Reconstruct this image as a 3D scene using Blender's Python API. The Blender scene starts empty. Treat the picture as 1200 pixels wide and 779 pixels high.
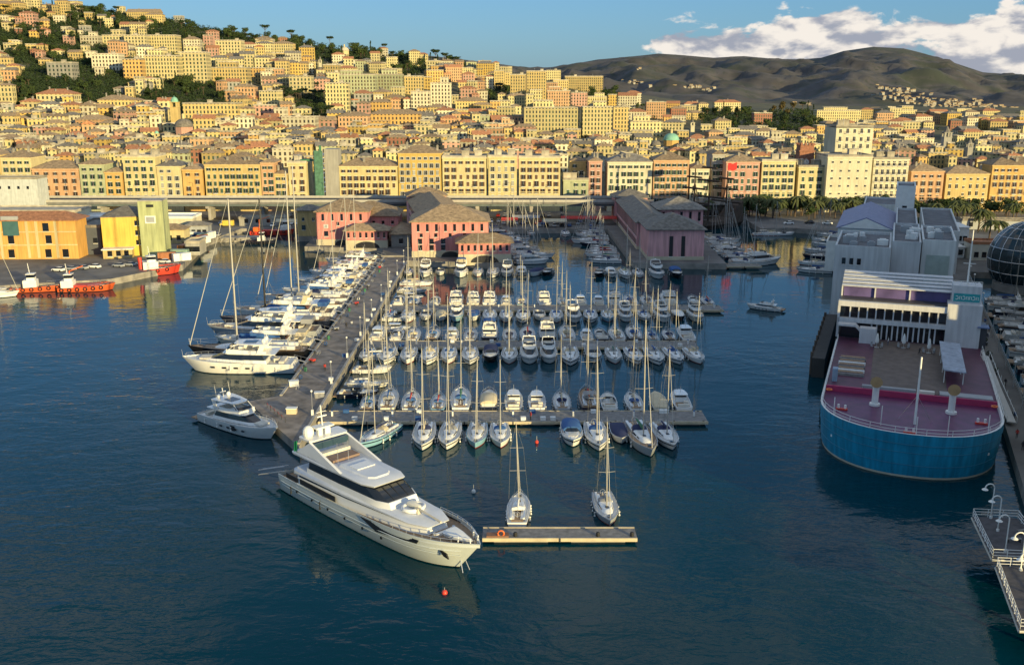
import bpy, bmesh, math, random
from mathutils import Vector, Matrix
R = math.radians
PI = math.pi
S = bpy.context.scene
COL = S.collection
random.seed(11)
# ------------------------------------------------------------------ camera, sky, sun, exposure
CAM_H = 60.0
FPX = 1150.0
PITCH = math.atan(289.5 / FPX)
cd = bpy.data.cameras.new('camera')
cd.sensor_width = 36
cd.lens = 36 * FPX / 1200
cd.clip_start = 1
cd.clip_end = 20000
cam = bpy.data.objects.new('camera', cd)
COL.objects.link(cam)
cam.location = (0, 0, CAM_H)
cam.rotation_euler = (PI / 2 - PITCH, 0, 0)
S.camera = cam
SUN_EL, SUN_AZ = R(7.5), R(38.0)          # sun stands low behind the camera, to its right
w = bpy.data.worlds.new('World')
S.world = w
w.use_nodes = True
S.view_settings.view_transform = 'Standard'
S.view_settings.look = 'None'
S.view_settings.gamma = 1
S.view_settings.use_curve_mapping = False
S.view_settings.exposure = 0.55
SKY_STRENGTH = 0.088
SUN_STRENGTH = 5.0
sl = bpy.data.lights.new('sun', 'SUN')
sl.energy = SUN_STRENGTH
sl.angle = R(0.6)
sl.color = (1.0, 0.80, 0.38)
sun = bpy.data.objects.new('sun', sl)
COL.objects.link(sun)
sd = Vector((math.sin(SUN_AZ) * math.cos(SUN_EL), -math.cos(SUN_AZ) * math.cos(SUN_EL), math.sin(SUN_EL)))
sun.rotation_euler = (-sd).to_track_quat('-Z', 'Y').to_euler()
sun.location = (200, -300, 200)


def nd(nt, t, **kw):
    n = nt.nodes.new(t)
    for k, v in kw.items():
        if k.startswith('i_'):
            n.inputs[int(k[2:]) if k[2:].isdigit() else k[2:]].default_value = v
        else:
            setattr(n, k, v)
    return n


def build_world():
    nt = w.node_tree
    nt.nodes.clear()
    L = nt.links.new
    out = nd(nt, 'ShaderNodeOutputWorld')
    bg = nd(nt, 'ShaderNodeBackground')
    bg.inputs[1].default_value = SKY_STRENGTH
    sky = nd(nt, 'ShaderNodeTexSky', sky_type='NISHITA')
    sky.sun_disc = False
    sky.sun_rotation = PI - SUN_AZ
    sky.sun_elevation = SUN_EL
    sky.altitude = 60
    sky.air_density = 1.0
    sky.dust_density = 0.5
    sky.ozone_density = 2.0
    tc = nd(nt, 'ShaderNodeTexCoord')
    mp = nd(nt, 'ShaderNodeMapping')
    mp.inputs['Scale'].default_value = (1, 1, 2.3)
    L(tc.outputs['Generated'], mp.inputs['Vector'])
    n1 = nd(nt, 'ShaderNodeTexNoise')
    n1.inputs['Scale'].default_value = 19
    n1.inputs['Detail'].default_value = 8
    n1.inputs['Roughness'].default_value = .55
    n1.inputs['Distortion'].default_value = .25
    L(mp.outputs[0], n1.inputs['Vector'])
    sx = nd(nt, 'ShaderNodeSeparateXYZ')
    L(tc.outputs['Generated'], sx.inputs[0])

    def mr(src, a, b, c, d, smooth=True):
        m = nd(nt, 'ShaderNodeMapRange', interpolation_type='SMOOTHSTEP' if smooth else 'LINEAR')
        m.inputs[1].default_value, m.inputs[2].default_value, m.inputs[3].default_value, m.inputs[4].default_value = a, b, c, d
        L(src, m.inputs[0])
        return m.outputs[0]

    def ma(op, a, b):
        m = nd(nt, 'ShaderNodeMath', operation=op)
        for i, x in enumerate((a, b)):
            if isinstance(x, (int, float)):
                m.inputs[i].default_value = x
            else:
                L(x, m.inputs[i])
        return m.outputs[0]
    # a bank of cumulus over the mountains: right of the view, low over the horizon
    az = mr(sx.outputs[0], .10, .21, 0, 1)
    up = mr(sx.outputs[2], .040, .090, 1, 0)
    thr = ma('MULTIPLY', az, up)
    cov = ma('ADD', n1.outputs['Fac'], ma('MULTIPLY', thr, .42))
    far = mr(cov, .70, .785, 0, 1)
    # unseen high cloud added overhead and behind to brighten the ambient light
    n2 = nd(nt, 'ShaderNodeTexNoise')
    n2.inputs['Scale'].default_value = 3.5
    n2.inputs['Detail'].default_value = 7
    L(mp.outputs[0], n2.inputs['Vector'])
    scat = ma('MULTIPLY', mr(n2.outputs['Fac'], .44, .62, 0, .85), mr(sx.outputs[2], .16, .5, 0, 1))
    cover = ma('MAXIMUM', far, scat)
    # shade inside the cloud from a second, lower-lit noise
    mp3 = nd(nt, 'ShaderNodeMapping')
    mp3.inputs['Location'].default_value = (-.008, 0, -.016)
    mp3.inputs['Scale'].default_value = (1, 1, 2.3)
    L(tc.outputs['Generated'], mp3.inputs['Vector'])
    n3 = nd(nt, 'ShaderNodeTexNoise')
    n3.inputs['Scale'].default_value = 19
    n3.inputs['Detail'].default_value = 8
    n3.inputs['Distortion'].default_value = .25
    L(mp3.outputs[0], n3.inputs['Vector'])
    dif = ma('SUBTRACT', n1.outputs['Fac'], n3.outputs['Fac'])
    lit = mr(ma('ADD', ma('MULTIPLY', dif, 3.2), ma('MULTIPLY', sx.outputs[2], 5.0)), -.15, .50, 0, 1)
    cc = nd(nt, 'ShaderNodeMix', data_type='RGBA')
    cc.inputs[6].default_value = (2.8, 3.0, 3.6, 1)
    cc.inputs[7].default_value = (7.2, 6.7, 6.1, 1)
    L(lit, cc.inputs[0])
    mx = nd(nt, 'ShaderNodeMix', data_type='RGBA')
    L(cover, mx.inputs[0])
    tint = nd(nt, 'ShaderNodeMix', data_type='RGBA', blend_type='MULTIPLY')
    tint.inputs[0].default_value = 1
    tint.inputs[7].default_value = SKY_TINT
    L(sky.outputs[0], tint.inputs[6])
    blue = nd(nt, 'ShaderNodeMix', data_type='RGBA')
    blue.inputs[0].default_value = .45
    blue.inputs[7].default_value = (1.1, 3.2, 5.3, 1)
    L(tint.outputs[2], blue.inputs[6])
    L(blue.outputs[2], mx.inputs[6])
    L(cc.outputs[2], mx.inputs[7])
    L(mx.outputs[2], bg.inputs[0])
    L(bg.outputs[0], out.inputs[0])


SKY_TINT = (0.70, 0.94, 1.5, 1)
build_world()


# ------------------------------------------------------------------ helpers
def ray(px, py):
    u = (px - 600) / FPX
    v = (py - 389.5) / FPX
    c, s = math.cos(PITCH), math.sin(PITCH)
    return Vector((u, c - v * s, -s - v * c))


def G(px, py, z=0.0):
    """The point of the horizontal plane z that the survey photo shows at (px, py)."""
    d = ray(px, py)
    t = (z - CAM_H) / d.z
    return Vector((d.x * t, d.y * t, z))


def atY(px, py, Y):
    d = ray(px, py)
    t = Y / d.y
    return Vector((d.x * t, Y, CAM_H + d.z * t))


def px_of(x, y, z):
    c, s = math.cos(PITCH), math.sin(PITCH)
    dz = z - CAM_H
    depth = y * c - dz * s
    upv = y * s + dz * c
    return 600 + FPX * x / depth, 389.5 - FPX * upv / depth


MATS = {}


def mat(name, col, rough=.6, metal=0.0, var=.12, scale=.6, bump=0.0, streak=0.0, obj_var=0.0, spec=.5, bscale=None, coat=0.0):
    """Principled material with procedural mottling (and vertical weather streaks)."""
    if name in MATS:
        return MATS[name]
    m = bpy.data.materials.new(name)
    m.use_nodes = True
    nt = m.node_tree
    L = nt.links.new
    b = nt.nodes['Principled BSDF']
    b.inputs['Roughness'].default_value = rough
    b.inputs['Metallic'].default_value = metal
    b.inputs['Specular IOR Level'].default_value = spec
    b.inputs['Coat Weight'].default_value = coat
    tc = nd(nt, 'ShaderNodeTexCoord')
    n = nd(nt, 'ShaderNodeTexNoise')
    n.inputs['Scale'].default_value = scale
    n.inputs['Detail'].default_value = 5
    L(tc.outputs['Object'], n.inputs['Vector'])
    r = nd(nt, 'ShaderNodeMapRange')
    r.inputs[1].default_value, r.inputs[2].default_value = .3, .7
    r.inputs[3].default_value, r.inputs[4].default_value = 1 - var, 1 + var
    L(n.outputs['Fac'], r.inputs[0])
    val = r.outputs[0]
    if streak:
        mp = nd(nt, 'ShaderNodeMapping')
        mp.inputs['Scale'].default_value = (1.6, 1.6, .12)
        L(tc.outputs['Object'], mp.inputs['Vector'])
        n2 = nd(nt, 'ShaderNodeTexNoise')
        n2.inputs['Scale'].default_value = 1.0
        n2.inputs['Detail'].default_value = 4
        L(mp.outputs[0], n2.inputs['Vector'])
        r2 = nd(nt, 'ShaderNodeMapRange')
        r2.inputs[1].default_value, r2.inputs[2].default_value = .35, .65
        r2.inputs[3].default_value, r2.inputs[4].default_value = 1 - streak, 1 + streak * .3
        L(n2.outputs['Fac'], r2.inputs[0])
        mu = nd(nt, 'ShaderNodeMath', operation='MULTIPLY')
        L(val, mu.inputs[0])
        L(r2.outputs[0], mu.inputs[1])
        val = mu.outputs[0]
    if obj_var:
        oi = nd(nt, 'ShaderNodeObjectInfo')
        r3 = nd(nt, 'ShaderNodeMapRange')
        r3.inputs[3].default_value, r3.inputs[4].default_value = 1 - obj_var, 1 + obj_var
        L(oi.outputs['Random'], r3.inputs[0])
        mu = nd(nt, 'ShaderNodeMath', operation='MULTIPLY')
        L(val, mu.inputs[0])
        L(r3.outputs[0], mu.inputs[1])
        val = mu.outputs[0]
    mx = nd(nt, 'ShaderNodeVectorMath', operation='SCALE')
    mx.inputs[0].default_value = col[:3]
    L(val, mx.inputs['Scale'])
    L(mx.outputs[0], b.inputs['Base Color'])
    if bump:
        nb = nd(nt, 'ShaderNodeTexNoise')
        nb.inputs['Scale'].default_value = bscale or scale * 6
        nb.inputs['Detail'].default_value = 4
        L(tc.outputs['Object'], nb.inputs['Vector'])
        bp = nd(nt, 'ShaderNodeBump')
        bp.inputs['Strength'].default_value = bump
        L(nb.outputs['Fac'], bp.inputs['Height'])
        L(bp.outputs[0], b.inputs['Normal'])
    MATS[name] = m
    m['colour'] = col[:3]
    return m


def facade_mat(name, col, cw=3.1, ch=3.4, shutter=(.05, .09, .06), streak=.14):
    """Plaster with a grid of shuttered windows laid out in metres along each wall (UV)."""
    if name in MATS:
        return MATS[name]
    m = mat(name, col, .85, var=.10, scale=.15, streak=streak, obj_var=.26)
    nt = m.node_tree
    L = nt.links.new
    b = nt.nodes['Principled BSDF']
    src = b.inputs['Base Color'].links[0].from_socket
    uv = nd(nt, 'ShaderNodeUVMap')
    sp = nd(nt, 'ShaderNodeSeparateXYZ')
    L(uv.outputs[0], sp.inputs[0])

    def ma(op, a, bb=0.0, c=0.0):
        n = nd(nt, 'ShaderNodeMath', operation=op)
        for i, x in enumerate((a, bb, c)):
            if isinstance(x, (int, float)):
                n.inputs[i].default_value = x
            else:
                L(x, n.inputs[i])
        return n.outputs[0]
    u = ma('DIVIDE', sp.outputs[0], cw)
    v = ma('DIVIDE', sp.outputs[1], ch)
    fu, fv = ma('FRACT', u), ma('FRACT', v)

    def band(x, c, hw):
        return ma('LESS_THAN', ma('ABSOLUTE', ma('SUBTRACT', x, c)), hw)
    win = ma('MULTIPLY', band(fu, .5, .23), band(fv, .5, .32))
    pane = ma('MULTIPLY', band(fu, .5, .15), band(fv, .5, .29))
    cb = nd(nt, 'ShaderNodeCombineXYZ')
    L(ma('FLOOR', u), cb.inputs[0])
    L(ma('FLOOR', v), cb.inputs[1])
    oi = nd(nt, 'ShaderNodeObjectInfo')
    L(ma('MULTIPLY', oi.outputs['Random'], 91.0), cb.inputs[2])
    wn = nd(nt, 'ShaderNodeTexWhiteNoise', noise_dimensions='3D')
    L(cb.outputs[0], wn.inputs['Vector'])
    closed = ma('LESS_THAN', wn.outputs['Value'], .4)
    m1 = nd(nt, 'ShaderNodeMix', data_type='RGBA')
    L(win, m1.inputs[0])
    L(src, m1.inputs[6])
    m1.inputs[7].default_value = (*shutter, 1)
    m2 = nd(nt, 'ShaderNodeMix', data_type='RGBA')
    L(ma('MULTIPLY', pane, ma('SUBTRACT', 1.0, closed)), m2.inputs[0])
    L(m1.outputs[2], m2.inputs[6])
    m2.inputs[7].default_value = (.025, .03, .035, 1)
    # string course under each storey
    m3 = nd(nt, 'ShaderNodeMix', data_type='RGBA')
    L(ma('MULTIPLY', band(fv, .04, .045), .35), m3.inputs[0])
    L(m2.outputs[2], m3.inputs[6])
    m3.inputs[7].default_value = (col[0] * .6, col[1] * .6, col[2] * .6, 1)
    L(m3.outputs[2], b.inputs['Base Color'])
    return m


class MB:
    """Collects boxes, tubes, lofts; build() links them as one mesh object."""
    def __init__(self):
        self.v, self.f, self.m, self.uv = [], [], [], {}

    def add(self, vs, fs, m=0):
        o = len(self.v)
        self.v += [tuple(x) for x in vs]
        for f in fs:
            self.f.append(tuple(i + o for i in f))
            self.m.append(m)
        return self

    def box(self, x, y, z, sx, sy, sz, m=0, rot=0.0, taper=1.0):
        """x, y centre; z bottom; sizes; rot about z; taper scales the top."""
        c, s = math.cos(rot), math.sin(rot)
        vs = []
        for k in (0, 1):
            t = taper if k else 1.0
            for a, b in ((-1, -1), (1, -1), (1, 1), (-1, 1)):
                dx, dy = a * sx / 2 * t, b * sy / 2 * t
                vs.append((x + dx * c - dy * s, y + dx * s + dy * c, z + k * sz))
        return self.add(vs, [(3, 2, 1, 0), (4, 5, 6, 7), (0, 1, 5, 4), (1, 2, 6, 5), (2, 3, 7, 6), (3, 0, 4, 7)], m)

    def tube(self, pts, r, n=6, m=0, cap=True, r1=None):
        pts = [Vector(p) for p in pts]
        rings = []
        for i, p in enumerate(pts):
            a = pts[max(i - 1, 0)]
            b = pts[min(i + 1, len(pts) - 1)]
            d = (b - a).normalized()
            q = d.to_track_quat('Z', 'Y')
            rr = r if r1 is None else r + (r1 - r) * i / max(1, len(pts) - 1)
            rings.append([p + q @ Vector((rr * math.cos(2 * PI * k / n), rr * math.sin(2 * PI * k / n), 0)) for k in range(n)])
        return self.loft(rings, m, cap, cap)

    def loft(self, rings, m=0, cap0=True, cap1=True, mm=None):
        n = len(rings[0])
        vs = [p for r in rings for p in r]
        fs, ms = [], []
        for i in range(len(rings) - 1):
            for k in range(n):
                k2 = (k + 1) % n
                fs.append((i * n + k, i * n + k2, (i + 1) * n + k2, (i + 1) * n + k))
                ms.append(mm[i] if mm else m)
        if cap0:
            fs.append(tuple(range(n - 1, -1, -1)))
            ms.append(mm[0] if mm else m)
        if cap1:
            o = (len(rings) - 1) * n
            fs.append(tuple(o + k for k in range(n)))
            ms.append(mm[-1] if mm else m)
        o = len(self.v)
        self.v += [tuple(x) for x in vs]
        self.f += [tuple(i + o for i in f) for f in fs]
        self.m += ms
        return self

    def prism(self, outline, z0, z1, m=0, m_top=None):
        n = len(outline)
        o = len(self.v)
        self.v += [(p[0], p[1], z0) for p in outline] + [(p[0], p[1], z1) for p in outline]
        for k in range(n):
            self.f.append((o + k, o + (k + 1) % n, o + n + (k + 1) % n, o + n + k))
            self.m.append(m)
        self.f.append(tuple(o + n + k for k in range(n)))
        self.m.append(m if m_top is None else m_top)
        self.f.append(tuple(o + n - 1 - k for k in range(n)))
        self.m.append(m)
        return self

    def ball(self, c, r, m=0, n=10, k=6, sz=1.0, half=False):
        rings = []
        a0 = 0 if half else -PI / 2
        for i in range(k + 1):
            a = a0 + (PI / 2 - a0) * i / k
            rr = max(r * math.cos(a), r * .02)
            rings.append([(c[0] + rr * math.cos(2 * PI * j / n), c[1] + rr * math.sin(2 * PI * j / n), c[2] + r * sz * math.sin(a)) for j in range(n)])
        return self.loft(rings, m)

    def mesh(self, name, mats, smooth=None):
        me = bpy.data.meshes.new(name)
        me.from_pydata(self.v, [], self.f)
        for x in (mats if isinstance(mats, (list, tuple)) else [mats]):
            me.materials.append(x)
        me.polygons.foreach_set('material_index', self.m)
        if smooth:
            me.polygons.foreach_set('use_smooth', [True] * len(self.f))
            try:
                me.set_sharp_from_angle(angle=R(smooth))
            except Exception:
                pass
        me.update()
        return me

    def build(self, name, mats, parent=None, smooth=None, loc=None, rz=0.0):
        return obj(name, self.mesh(name, mats, smooth), parent, loc, rz)


def obj(name, me, parent=None, loc=None, rz=0.0):
    o = bpy.data.objects.new(name, me)
    COL.objects.link(o)
    if parent is not None:
        o.parent = parent
        KIDS.setdefault(parent.name, []).append(o)
    if loc is not None:
        o.location = loc
    if rz:
        o.rotation_euler = (0, 0, rz)
    return o


KIDS = {}


def tag(o, label=None, cat=None, group=None, kind=None):
    if label:
        o['label'] = label
    if cat:
        o['category'] = cat
    if group:
        o['group'] = group
    if kind:
        o['kind'] = kind
    return o


def thing(name, label, cat, loc=(0, 0, 0), rz=0.0, group=None):
    return tag(obj(name, None, None, loc, rz), label, cat, group)


def struct(o):
    o['kind'] = 'structure'
    return o


def copy_tree(o, parent=None):
    c = o.copy()
    COL.objects.link(c)
    if parent is not None:
        c.parent = parent
        KIDS.setdefault(parent.name, []).append(c)
    for ch in KIDS.get(o.name, []):
        copy_tree(ch, c)
    return c


def remat(o, i, m):
    """This copy alone gets another material in slot i."""
    s = o.material_slots[i]
    s.link = 'OBJECT'
    s.material = m


def kid(o, name):
    return [k for k in KIDS.get(o.name, []) if k.name.split('.')[0] == name]


# ------------------------------------------------------------------ materials
WHITE = mat('white_gelcoat', (.78, .77, .74), .25, var=.05, scale=.8, obj_var=.05, coat=.3)
CREAM = mat('cream_gelcoat', (.70, .66, .55), .3, var=.06, scale=.8)
GREYHULL = mat('grey_gelcoat', (.36, .38, .40), .25, var=.05)
NAVYHULL = mat('navy_gelcoat', (.015, .02, .04), .2, var=.1)
BLACKHULL = mat('black_gelcoat', (.012, .012, .014), .2, var=.1)
TEALHULL = mat('pale_blue_gelcoat', (.22, .42, .55), .3, var=.06)
ANTIFOUL = mat('antifouling', (.03, .035, .06), .8)
REDANTI = mat('red_antifouling', (.25, .03, .02), .8)
DECKW = mat('deck_white', (.62, .62, .60), .55, var=.10, scale=1.5, obj_var=.06)
TEAK = mat('teak', (.30, .20, .12), .7, var=.2, scale=2.5)
GLASS = mat('dark_glass', (.012, .014, .018), .06, spec=.8, var=.2)
ALU = mat('mast_aluminium', (.43, .41, .37), .35, metal=.25, var=.05)
STEEL = mat('stainless_rail', (.65, .65, .65), .3, metal=.7)
BLACKMAST = mat('carbon_black', (.02, .02, .022), .35)
NAVY = mat('navy_canvas', (.02, .03, .09), .85)
BLUECAN = mat('blue_canvas', (.03, .10, .28), .85)
GREYCAN = mat('grey_canvas', (.28, .28, .28), .85)
BEIGE = mat('beige_canvas', (.55, .47, .32), .85)
REDCAN = mat('red_canvas', (.45, .04, .03), .85)
GREENCAN = mat('green_canvas', (.04, .16, .09), .85)
CUSH = mat('cushion', (.60, .56, .48), .9)
BLACK = mat('black_rubber', (.015, .015, .015), .7)
ROPE = mat('rope', (.55, .52, .45), .9)
ORANGE = mat('orange_plastic', (.7, .15, .03), .5)
RED = mat('red_paint', (.55, .05, .03), .45, var=.15)
YELLOWP = mat('yellow_paint', (.7, .5, .08), .5)
WHITEP = mat('white_paint', (.75, .74, .70), .5, var=.08)
GREYP = mat('grey_paint', (.32, .33, .34), .55, var=.1)
DARKMETAL = mat('dark_metal', (.04, .042, .045), .5)
CONC = mat('concrete', (.33, .31, .28), .85, var=.22, scale=.35, bump=.2)
CONCD = mat('stained_concrete', (.17, .165, .155), .9, var=.3, scale=.3, bump=.3)
PLANK = mat('grey_planks', (.20, .19, .18), .8, var=.3, scale=1.2, bump=.2)
TIMBER = mat('pontoon_timber', (.50, .42, .28), .8, var=.15, scale=1.0)
ASPH = mat('asphalt', (.06, .06, .06), .9, var=.3, scale=.2)
PAVING = mat('pier_paving', (.21, .18, .155), .9, var=.45, scale=.4, bump=.15)
STONE = mat('quay_stone', (.26, .24, .21), .9, var=.3, scale=.4, bump=.3)
SLATE = mat('slate_roof', (.19, .17, .145), .8, var=.35, scale=.7, streak=.2, obj_var=.2)
BROWNROOF = mat('brown_tile_roof', (.30, .215, .13), .85, var=.35, scale=.8, streak=.2, obj_var=.2)
TERRA = mat('terracotta_roof', (.40, .18, .09), .85, var=.3, scale=.9, streak=.2, obj_var=.2)
FLATROOF = mat('flat_roof_tar', (.38, .34, .27), .9, var=.3, scale=.4, obj_var=.25)
COPPER = mat('copper_green', (.20, .42, .32), .7)
RIG = mat('rigging_wire', (.16, .16, .16), .5)
BARK = mat('bark', (.10, .07, .05), .9)


def leaf_mat(name, a, b):
    m = bpy.data.materials.new(name)
    m.use_nodes = True
    nt = m.node_tree
    bs = nt.nodes['Principled BSDF']
    bs.inputs['Roughness'].default_value = .8
    bs.inputs['Specular IOR Level'].default_value = .2
    g = nd(nt, 'ShaderNodeNewGeometry')
    oi = nd(nt, 'ShaderNodeObjectInfo')
    ad = nd(nt, 'ShaderNodeMath', operation='ADD')
    nt.links.new(g.outputs['Random Per Island'], ad.inputs[0])
    nt.links.new(oi.outputs['Random'], ad.inputs[1])
    hf = nd(nt, 'ShaderNodeMath', operation='MULTIPLY')
    hf.inputs[1].default_value = .5
    nt.links.new(ad.outputs[0], hf.inputs[0])
    mx = nd(nt, 'ShaderNodeMix', data_type='RGBA')
    mx.inputs[6].default_value = (*a, 1)
    mx.inputs[7].default_value = (*b, 1)
    nt.links.new(hf.outputs[0], mx.inputs[0])
    nt.links.new(mx.outputs[2], bs.inputs['Base Color'])
    return m


LEAF = leaf_mat('leaves', (.022, .04, .012), (.06, .085, .025))
LEAFD = leaf_mat('dark_leaves', (.015, .03, .012), (.035, .055, .02))
LEAFO = leaf_mat('olive_leaves', (.07, .06, .02), (.12, .085, .03))
PALML = leaf_mat('palm_leaves', (.04, .055, .02), (.09, .10, .04))


def water_mat():
    m = bpy.data.materials.new('harbour_water')
    m.use_nodes = True
    nt = m.node_tree
    L = nt.links.new
    b = nt.nodes['Principled BSDF']
    b.inputs['Roughness'].default_value = .06
    b.inputs['IOR'].default_value = 1.33
    b.inputs['Specular IOR Level'].default_value = .3
    tc = nd(nt, 'ShaderNodeTexCoord')
    n0 = nd(nt, 'ShaderNodeTexNoise')
    n0.inputs['Scale'].default_value = .012
    n0.inputs['Detail'].default_value = 3
    L(tc.outputs['Object'], n0.inputs['Vector'])
    mx = nd(nt, 'ShaderNodeMix', data_type='RGBA')
    mx.inputs[6].default_value = (.0005, .015, .017, 1)
    mx.inputs[7].default_value = (.0005, .048, .078, 1)
    L(n0.outputs['Fac'], mx.inputs[0])
    L(mx.outputs[2], b.inputs['Base Color'])
    mp = nd(nt, 'ShaderNodeMapping')
    mp.inputs['Rotation'].default_value = (0, 0, .35)
    mp.inputs['Scale'].default_value = (.7, 1.25, 1)
    L(tc.outputs['Object'], mp.inputs['Vector'])
    h = None
    for sc, wt in ((.16, 1.0), (.55, .42), (1.6, .12)):
        n = nd(nt, 'ShaderNodeTexNoise')
        n.inputs['Scale'].default_value = sc
        n.inputs['Detail'].default_value = 2.5
        n.inputs['Distortion'].default_value = .6
        L(mp.outputs[0], n.inputs['Vector'])
        k = nd(nt, 'ShaderNodeMath', operation='MULTIPLY')
        k.inputs[1].default_value = wt
        L(n.outputs['Fac'], k.inputs[0])
        if h is None:
            h = k.outputs[0]
        else:
            a = nd(nt, 'ShaderNodeMath', operation='ADD')
            L(h, a.inputs[0])
            L(k.outputs[0], a.inputs[1])
            h = a.outputs[0]
    # gusts: patches of rougher and calmer water
    ng = nd(nt, 'ShaderNodeTexNoise')
    ng.inputs['Scale'].default_value = .02
    ng.inputs['Detail'].default_value = 4
    L(tc.outputs['Object'], ng.inputs['Vector'])
    gr = nd(nt, 'ShaderNodeMapRange')
    gr.inputs[1].default_value, gr.inputs[2].default_value, gr.inputs[3].default_value, gr.inputs[4].default_value = .35, .65, .2, 1.25
    L(ng.outputs['Fac'], gr.inputs[0])
    # the inner harbour, sheltered by piers and quays, lies calmer than the open basin
    sp = nd(nt, 'ShaderNodeSeparateXYZ')
    L(tc.outputs['Object'], sp.inputs[0])
    cm = nd(nt, 'ShaderNodeMapRange', interpolation_type='SMOOTHSTEP')
    cm.inputs[1].default_value, cm.inputs[2].default_value, cm.inputs[3].default_value, cm.inputs[4].default_value = 190, 330, 1.0, .3
    L(sp.outputs[1], cm.inputs[0])
    m2 = nd(nt, 'ShaderNodeMath', operation='MULTIPLY')
    L(gr.outputs[0], m2.inputs[0])
    L(cm.outputs[0], m2.inputs[1])
    mu = nd(nt, 'ShaderNodeMath', operation='MULTIPLY')
    L(h, mu.inputs[0])
    L(m2.outputs[0], mu.inputs[1])
    bp = nd(nt, 'ShaderNodeBump')
    bp.inputs['Strength'].default_value = 1.0
    bp.inputs['Distance'].default_value = WAVE
    L(mu.outputs[0], bp.inputs['Height'])
    L(bp.outputs[0], b.inputs['Normal'])
    return m


WAVE = .21
WATER = water_mat()
from mathutils import noise as NZ
from mathutils.geometry import tessellate_polygon


# ------------------------------------------------------------------ setting: water, quay, hills
def flat_poly(mb, pts, z, m=0):
    tri = tessellate_polygon([[Vector((p[0], p[1], 0)) for p in pts]])
    mb.add([(p[0], p[1], z) for p in pts], [t if (Vector(pts[t[1]]) - Vector(pts[t[0]])).cross(Vector(pts[t[2]]) - Vector(pts[t[0]])) > 0 else t[::-1] for t in tri], m)


def platform(name, pts, z0, z1, mats, parent=None):
    """A quay or pier: paved top, stone sides, a coping kerb along the edge."""
    mb = MB()
    pts = [tuple(p) for p in pts]
    flat_poly(mb, pts, z1, 0)
    n = len(pts)
    for i in range(n):
        a, b = pts[i], pts[(i + 1) % n]
        mb.add([(a[0], a[1], z0), (b[0], b[1], z0), (b[0], b[1], z1), (a[0], a[1], z1)], [(0, 1, 2, 3)], 1)
    return mb.build(name, mats, parent)


mb = MB()
mb.add([(-6000, -1500, 0), (6000, -1500, 0), (6000, 700, 0), (-6000, 700, 0)], [(0, 1, 2, 3)])
struct(mb.build('water', WATER))
mb = MB()
mb.add([(-9000, -3000, -6), (9000, -3000, -6), (9000, 9000, -6), (-9000, 9000, -6)], [(0, 1, 2, 3)])
struct(mb.build('ground', mat('sea_bed', (.05, .05, .04), .9)))

SO, SA, SR = Vector((62.5, 144.4)), Vector((.36, .933)).normalized(), Vector((.933, -.36)).normalized()


def sh(s, off, z=None):
    p = SO + SA * s + SR * off
    return (p.x, p.y) if z is None else Vector((p.x, p.y, z))


QUAY = [(-1200, 225), (-300, 262), (-152, 288), (-124, 298), (-110, 323), (-114, 352), (-117, 374), (-113, 408), (-87, 408), (-86, 386), (-78, 386), (-77, 361), (-47, 356), (-46, 341), (-36, 341),
        (-36, 331), (-1, 325), (0, 345), (-14, 405), (14, 408), (40, 408), (41, 327), (72, 325), (75, 408), (74, 436), (104, 436), (104, 409), (118, 410), (138, 396), (80, 242.6),
        sh(98, 15.8), sh(-25, 15.8), sh(-25, 21.5), sh(185, 18.5), (260, 285), (1300, 260), (1300, 512), (-1200, 512)]
QUAY = QUAY[::1]
struct(platform('quay', QUAY, -5, 2.0, [mat('quay_paving', (.15, .14, .13), .9, var=.35, scale=.12, bump=.1), STONE]))


q_ = []
for (x_, y_) in ((70.3, 95), (109.8, 169), (190, 321)):
    q_.append((x_, y_))
struct(platform('pier', [q_[0], (98, 80), (150, 180), (215, 290), (186, 313.5), q_[1]], -5, 1.85, [mat('quay_paving', ()), STONE]))


def lerp_tab(tab, x):
    if x <= tab[0][0]:
        return tab[0][1]
    for (a, b), (c, d) in zip(tab, tab[1:]):
        if x <= c:
            t = (x - a) / (c - a)
            return b + (d - b) * t
    return tab[-1][1]


CREST = [(-300, -30), (0, 2), (60, 6), (150, 16), (200, 24), (250, 34), (300, 44), (400, 56), (500, 72), (600, 88), (660, 98), (720, 112), (800, 128), (900, 133), (960, 136), (1200, 138), (1600, 140)]
CREST_Y = [(-300, 1250), (150, 1350), (500, 1500), (750, 1500), (900, 1450), (1600, 1600)]


def slope_at(py):
    d = ray(600, py)
    return d.z / d.y


def land_h(X, Y):
    if Y < 512:
        return 2.0
    px = 600 + 1186 * X / Y
    yc = lerp_tab(CREST_Y, px)
    hc = max(CAM_H + slope_at(lerp_tab(CREST, px)) * yc, 14)
    t = (Y - 512) / (yc - 512)
    n = NZ.noise(Vector((X / 130, Y / 130, 3.1))) * 7 * min(1, max(0, t) * 3) * min(1, hc / 60)
    if t <= 1:
        return 2 + (hc - 2) * (t ** 1.12) + n * (1 - t * .5)
    return hc - (Y - yc) * (.10 if px < 720 else .0) * 1.0 + n * .5


def hit_land(px, py):
    d = ray(px, py)
    Y = 486.0
    while Y < 1900:
        t = Y / d.y
        z = CAM_H + d.z * t
        h = land_h(d.x * t, Y)
        if z <= h:
            return Vector((d.x * t, Y, h))
        Y += 4
    return None


def grid_mesh(name, pxs, Ys, fn, m):
    mb = MB()
    vs, fs = [], []
    for Y in Ys:
        for p in pxs:
            X = (p - 600) / 1186 * Y
            vs.append((X, Y, fn(X, Y, p)))
    n = len(pxs)
    for j in range(len(Ys) - 1):
        for i in range(n - 1):
            fs.append((j * n + i, j * n + i + 1, (j + 1) * n + i + 1, (j + 1) * n + i))
    mb.add(vs, fs)
    return struct(mb.build(name, m, smooth=60))


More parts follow.
